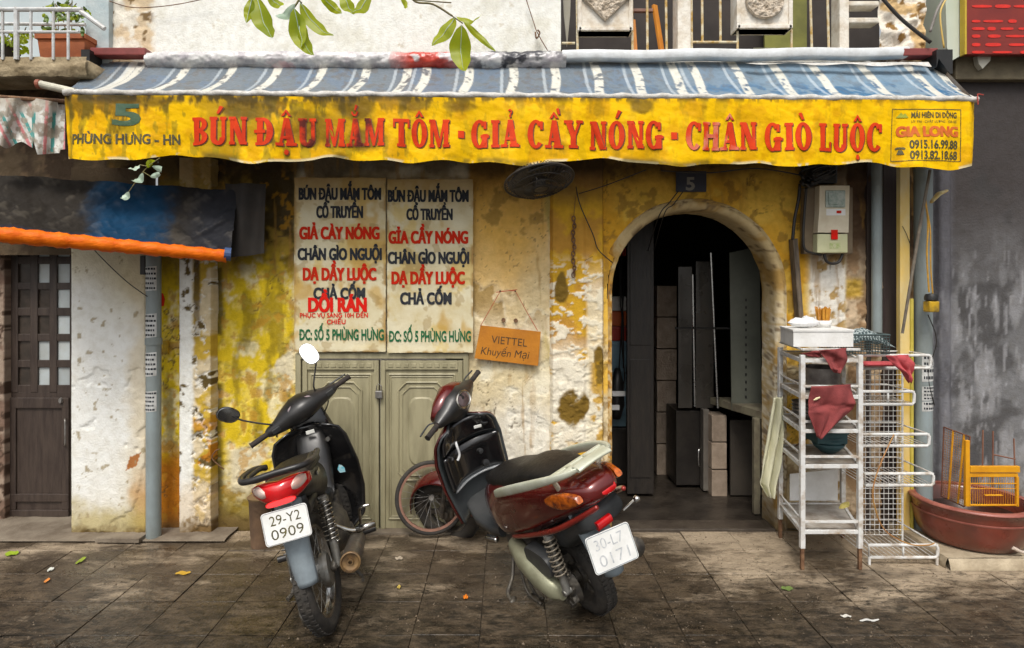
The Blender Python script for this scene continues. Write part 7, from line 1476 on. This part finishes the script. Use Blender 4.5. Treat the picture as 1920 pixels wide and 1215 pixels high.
# ================================================================ LEAVES, LITTER, GRIT
LEAF = mat('yellow_green_leaf', (.42, .46, .010), (.22, .30, .008), scale=9, rough=.45, fac=.5)
def leafmat(m):
    n = m.node_tree.nodes; l = m.node_tree.links; b = n['Principled BSDF']; t = n.new('ShaderNodeBsdfTranslucent'); t.inputs['Color'].default_value = (.48, .60, .02, 1); a = n.new('ShaderNodeMixShader'); a.inputs[0].default_value = .5
    o = [x for x in n if x.type == 'OUTPUT_MATERIAL'][0]; l.new(b.outputs[0], a.inputs[1]); l.new(t.outputs[0], a.inputs[2]); l.new(a.outputs[0], o.inputs['Surface'])
leafmat(LEAF); PLF = mat('pale_leaf_back', (.42, .52, .42), (.34, .44, .34), rough=.5); TWIG = mat('brown_twig', (.16, .12, .06), (.22, .2, .08), rough=.8)
def leaf_mesh(p0, p1, w_, bend=.02, roll=0.0, seed=0):
    """leaf from p0 to p1, half width w_, arched and creased along its rib"""
    p0, p1 = V3(p0), V3(p1); d = p1-p0; L__ = d.length; dn = d.normalized(); sd3 = dn.cross(V3((0, 1, 0))).normalized(); up = sd3.cross(dn); sd3 = sd3*math.cos(roll)+up*math.sin(roll); up = sd3.cross(dn); q = MB()
    def f(u_, v_):
        a = (u_-.5)*2; hw = w_*(math.sin(math.pi*min(1, v_**.85))**.75)*(1-.25*v_)+.0004; return p0+d*v_+sd3*a*hw*(1+.05*math.sin(v_*19+seed))+up*(bend*math.sin(math.pi*v_)+abs(a)*hw*.28+.003*math.sin(v_*14+seed))
    q.grid(f, 8, 16); return q
def spray(name, label, Y, twigs, leaves):
    e = thing(name, at(twigs[0][0][0], twigs[0][0][1], Y), label, 'branch')
    for t in twigs: q = MB(); q.tube(smoothpath([at(a, b, Y+.01*i) for i, (a, b) in enumerate(t)]), .0022 if len(t) < 5 else .0035, 6); q.build('twig', TWIG, e, smooth=True)
    for i, (a, b, c, d, w_, m_) in enumerate(leaves):
        lf = leaf_mesh(at(a, b, Y+.02*math.sin(i*2.1)), at(c, d, Y-.03-.02*math.sin(i)), w_*Y/F/2, .012+.012*(i % 3), random.uniform(-.7, .7), i); rib = [lf.v[4*17+k2]-V3((0, .0006, 0)) for k2 in range(17)]; o = lf.build('leaf', m_, e, smooth=True)
        if w_ > 18: q = MB(); q.tube(rib, [.0011*(1-k2/18)+.0003 for k2 in range(17)], 5); q.build('midrib', PLF, o)
spray('leafy_branch', 'bright green leaf spray hanging at the top left of centre', 2.15, [[(600, -160), (590, -90), (575, -40), (560, 0), (548, 18)], [(575, -40), (520, -20), (478, -6)], [(590, -80), (640, -40), (668, -8)], [(560, 0), (566, 6)], [(668, -12), (700, -20), (755, -4)]],
      [(473, -4, 462, 42, 20, LEAF), (482, -8, 511, 70, 42, LEAF), (552, 14, 588, 104, 40, LEAF), (549, 18, 566, 88, 30, LEAF), (563, 6, 626, 68, 32, LEAF), (598, -12, 641, 25, 20, LEAF), (644, -14, 664, 26, 30, LEAF), (694, -14, 658, 22, 26, LEAF), (553, 6, 515, 28, 18, PLF), (752, -6, 760, 15, 10, LEAF), (500, -14, 530, 6, 22, LEAF)])
spray('leafy_branch', 'small four leaf twig hanging in front of the awning, right of centre', 2.25, [[(740, -120), (760, -50), (775, 0), (812, 8), (848, 30)], [(848, 30), (868, 44)], [(775, 0), (830, 4), (846, 5)]],
      [(853, 32, 809, 85, 30, LEAF), (855, 30, 902, 26, 15, LEAF), (866, 46, 871, 134, 46, LEAF), (869, 40, 930, 97, 13, LEAF)])
spray('leafy_twig', 'small pale leaved twig hanging under the left end of the valance', 3.46, [[(300, 296), (278, 312), (262, 330), (240, 362)], [(278, 312), (262, 309)], [(268, 322), (284, 332)]],
      [(262, 309, 240, 315, 12, PLF), (284, 312, 300, 322, 12, PLF), (268, 324, 246, 338, 14, PLF), (282, 332, 300, 324, 11, PLF), (242, 360, 226, 372, 13, PLF), (276, 314, 290, 300, 12, LEAF)])
# potted plants on the balcony
PP = thing('flower_pot', at(113, 112, 3.9), 'orange terracotta trough with leafy plants on the balcony', 'potted plant')
TC = mat('terracotta', (.42, .12, .035), (.30, .08, .025), scale=7, rough=.7, bump=.15); Yq = 3.86
q = MB(); q.prism([(X(76, Yq), Z(112, Yq)), (X(156, Yq), Z(112, Yq)), (X(160, Yq), Z(72, Yq)), (X(70, Yq), Z(72, Yq))], Yq, Yq+.17); q.build('pot', TC, PP)
q = MB(); q.prism([(X(67, Yq), Z(73, Yq)), (X(162, Yq), Z(73, Yq)), (X(162, Yq), Z(64, Yq)), (X(67, Yq), Z(64, Yq))], Yq-.012, Yq+.185); q.build('rim', TC, PP)
def plant(e, cx, cy, Y, n_, h_, sp, m1, seed, lw=.016):
    rnd = random.Random(seed); q = MB()
    for i in range(7): a = at(cx+rnd.uniform(-sp*.5, sp*.5), cy, Y+.08); q.tube(smoothpath([a, a+V3((rnd.uniform(-.03, .03), 0, h_*.5)), a+V3((rnd.uniform(-.09, .09), rnd.uniform(-.05, .05), h_))]), .003, 5)
    q.build('stem', TWIG, e)
    for i in range(n_):
        c = at(cx+rnd.uniform(-sp, sp), cy-rnd.uniform(0, 1)**.7*h_*300, Y+rnd.uniform(-.04, .16)); t = rnd.uniform(0, 6.28); L__ = rnd.uniform(.03, .065)
        leaf_mesh(c, c+V3((math.cos(t)*L__, rnd.uniform(-.5, .3)*L__, math.sin(t)*L__*.8-.2*L__)), lw*rnd.uniform(.6, 1.1), .006, rnd.uniform(-1, 1), i).build('leaf', m1 if rnd.random() < .7 else LEAF, e, smooth=True)
LG = mat('mid_green_leaf', (.10, .17, .02), (.06, .10, .015), rough=.5)
plant(PP, 120, 66, 3.86, 60, .20, 44, LG, 3)
P2 = thing('flower_pot', at(5, 112, 3.9), 'leafy plant in a low dark pot at the balcony edge, far left', 'potted plant')
q = MB(); q.lathe([(0, 0), (.07, 0), (.10, .07), (.09, .07), (.06, .01)], at(5, 112, 3.9), 'z', 20); q.build('pot', mat('dark_pot', (.06, .05, .045), rough=.7), P2)
plant(P2, 18, 96, 3.84, 46, .13, 40, LEAF, 5)
# litter
LIT = [('yellow_leaf', (343, 1077, 28, 5), (.55, .33, .03), 'flat yellow leaf strip on the tiles left of the black bike'), ('green_scrap', (22, 1040, 22, 8), (.30, .42, .02), 'bright green leaf scrap by the left edge of the pavement'), ('orange_peel', (873, 1122, 9, 6), (.80, .22, .01), 'small orange peel on the tiles before the red scooter'), ('orange_scrap', (88, 1091, 9, 6), (.75, .28, .06), 'small orange scrap on the tiles, lower left'), ('white_scrap', (95, 1070, 9, 6), (.7, .72, .66), 'small white paper scrap on the tiles, lower left'), ('paper_scrap', (748, 1049, 14, 5), (.5, .42, .32), 'pale flat scrap between the two motorbikes'), ('white_strip', (1630, 1166, 36, 2), (.55, .55, .52), 'long thin white straw on the wet tiles, lower right'), ('green_leaf', (1476, 1106, 22, 6), (.14, .20, .05), 'dull green leaf in front of the shelf rack'), ('white_straw', (1586, 1158, 20, 3), (.6, .58, .52), 'short white straw on the wet tiles, lower right'), ('yellow_scrap', (748, 1103, 7, 5), (.6, .45, .1), 'tiny yellow scrap right of the black bike wheel'), ('pale_leaf', (152, 1053, 9, 12), (.30, .38, .04), 'small yellow green leaf upright among the litter at left')]
for k_, (nm, (a, b, w_, h_), c, lb) in enumerate(LIT):
    Y = H*F/(b-HY); L2 = w_*Y/F/2; x_ = X(a, Y); wd = max(.006, h_*Y/F*1.2); q = MB()
    q.grid(lambda u_, v_: (x_+(u_-.5)*2*L2, Y+(v_-.5)*2*wd*(math.sin(math.pi*min(.97, max(.03, u_)))**.5), .004+.006*math.sin(u_*5+k_)**2+.003*v_), 8, 3); tag(q.build(nm, mat('litter_'+nm, c, rough=.6), smooth=True), lb, 'litter')
rnd = random.Random(9); q = MB()
for i in range(8000):
    t = rnd.random(); Y = 2.35+1.6*rnd.random()**1.5; x_ = rnd.uniform(-3.6, 3.6)
    if float(vn(np.float64(x_*1.7+9), np.float64(Y*4), 3)) < .42 and rnd.random() < .8: continue
    s_ = rnd.uniform(.0012, .0045)*(1 if rnd.random() < .93 else 1.9); c = V3((x_, Y, .002+s_*.3)); a = rnd.random()*6.28
    P = [c+V3((s_*math.cos(a+k2*2.1)*rnd.uniform(.7, 1.4), s_*math.sin(a+k2*2.1), -s_*.4)) for k2 in range(3)]+[c+V3((0, 0, s_*rnd.uniform(.4, 1)))]
    q.add(P, [(0, 1, 3), (1, 2, 3), (2, 0, 3)])
tag(q.build('grit', mat('grit', (.20, .15, .10), (.05, .035, .02), scale=3, rough=.7), fix=False), 'grit and crumbs scattered over the wet tiles', 'grit', kind='stuff')

# hanging things just inside the doorway, left
HB2 = thing('hanging_cables', at(1163, 560, 4.8), 'black cables and a dark bag hanging before the crates inside the doorway', 'cables')
for pts in ([(1166, 470), (1163, 560), (1166, 600), (1160, 700)], [(1158, 470), (1168, 590), (1169, 690)], [(1170, 520), (1166, 640), (1171, 710), (1158, 735)]):
    q = MB(); q.tube(smoothpath([at(a, b, 4.8) for a, b in pts]), .005, 6); q.build('cable', CBL, HB2, smooth=True)
q = MB(); q.loft([(at(1158, 690, 4.8), (.02, 0, 0), (0, .02, 0)), (at(1157, 720, 4.8), (.05, 0, 0), (0, .04, 0)), (at(1156, 760, 4.8), (.06, 0, 0), (0, .05, 0)), (at(1156, 785, 4.8), (.03, 0, 0), (0, .03, 0))], 14); q.build('bag', BLK, HB2, smooth=True)
for k_, (a, b, w_) in enumerate(((1160, 738, 24), (1154, 764, 14))):
    q = MB(); q.box(at(a-w_/2, b+5, 4.72), at(a+w_/2, b-5, 4.735), .003); tag(q.build('white_carton', WHP), ('larger' if k_ == 0 else 'smaller')+' of two small white cartons by the dark bag inside the doorway', 'carton')
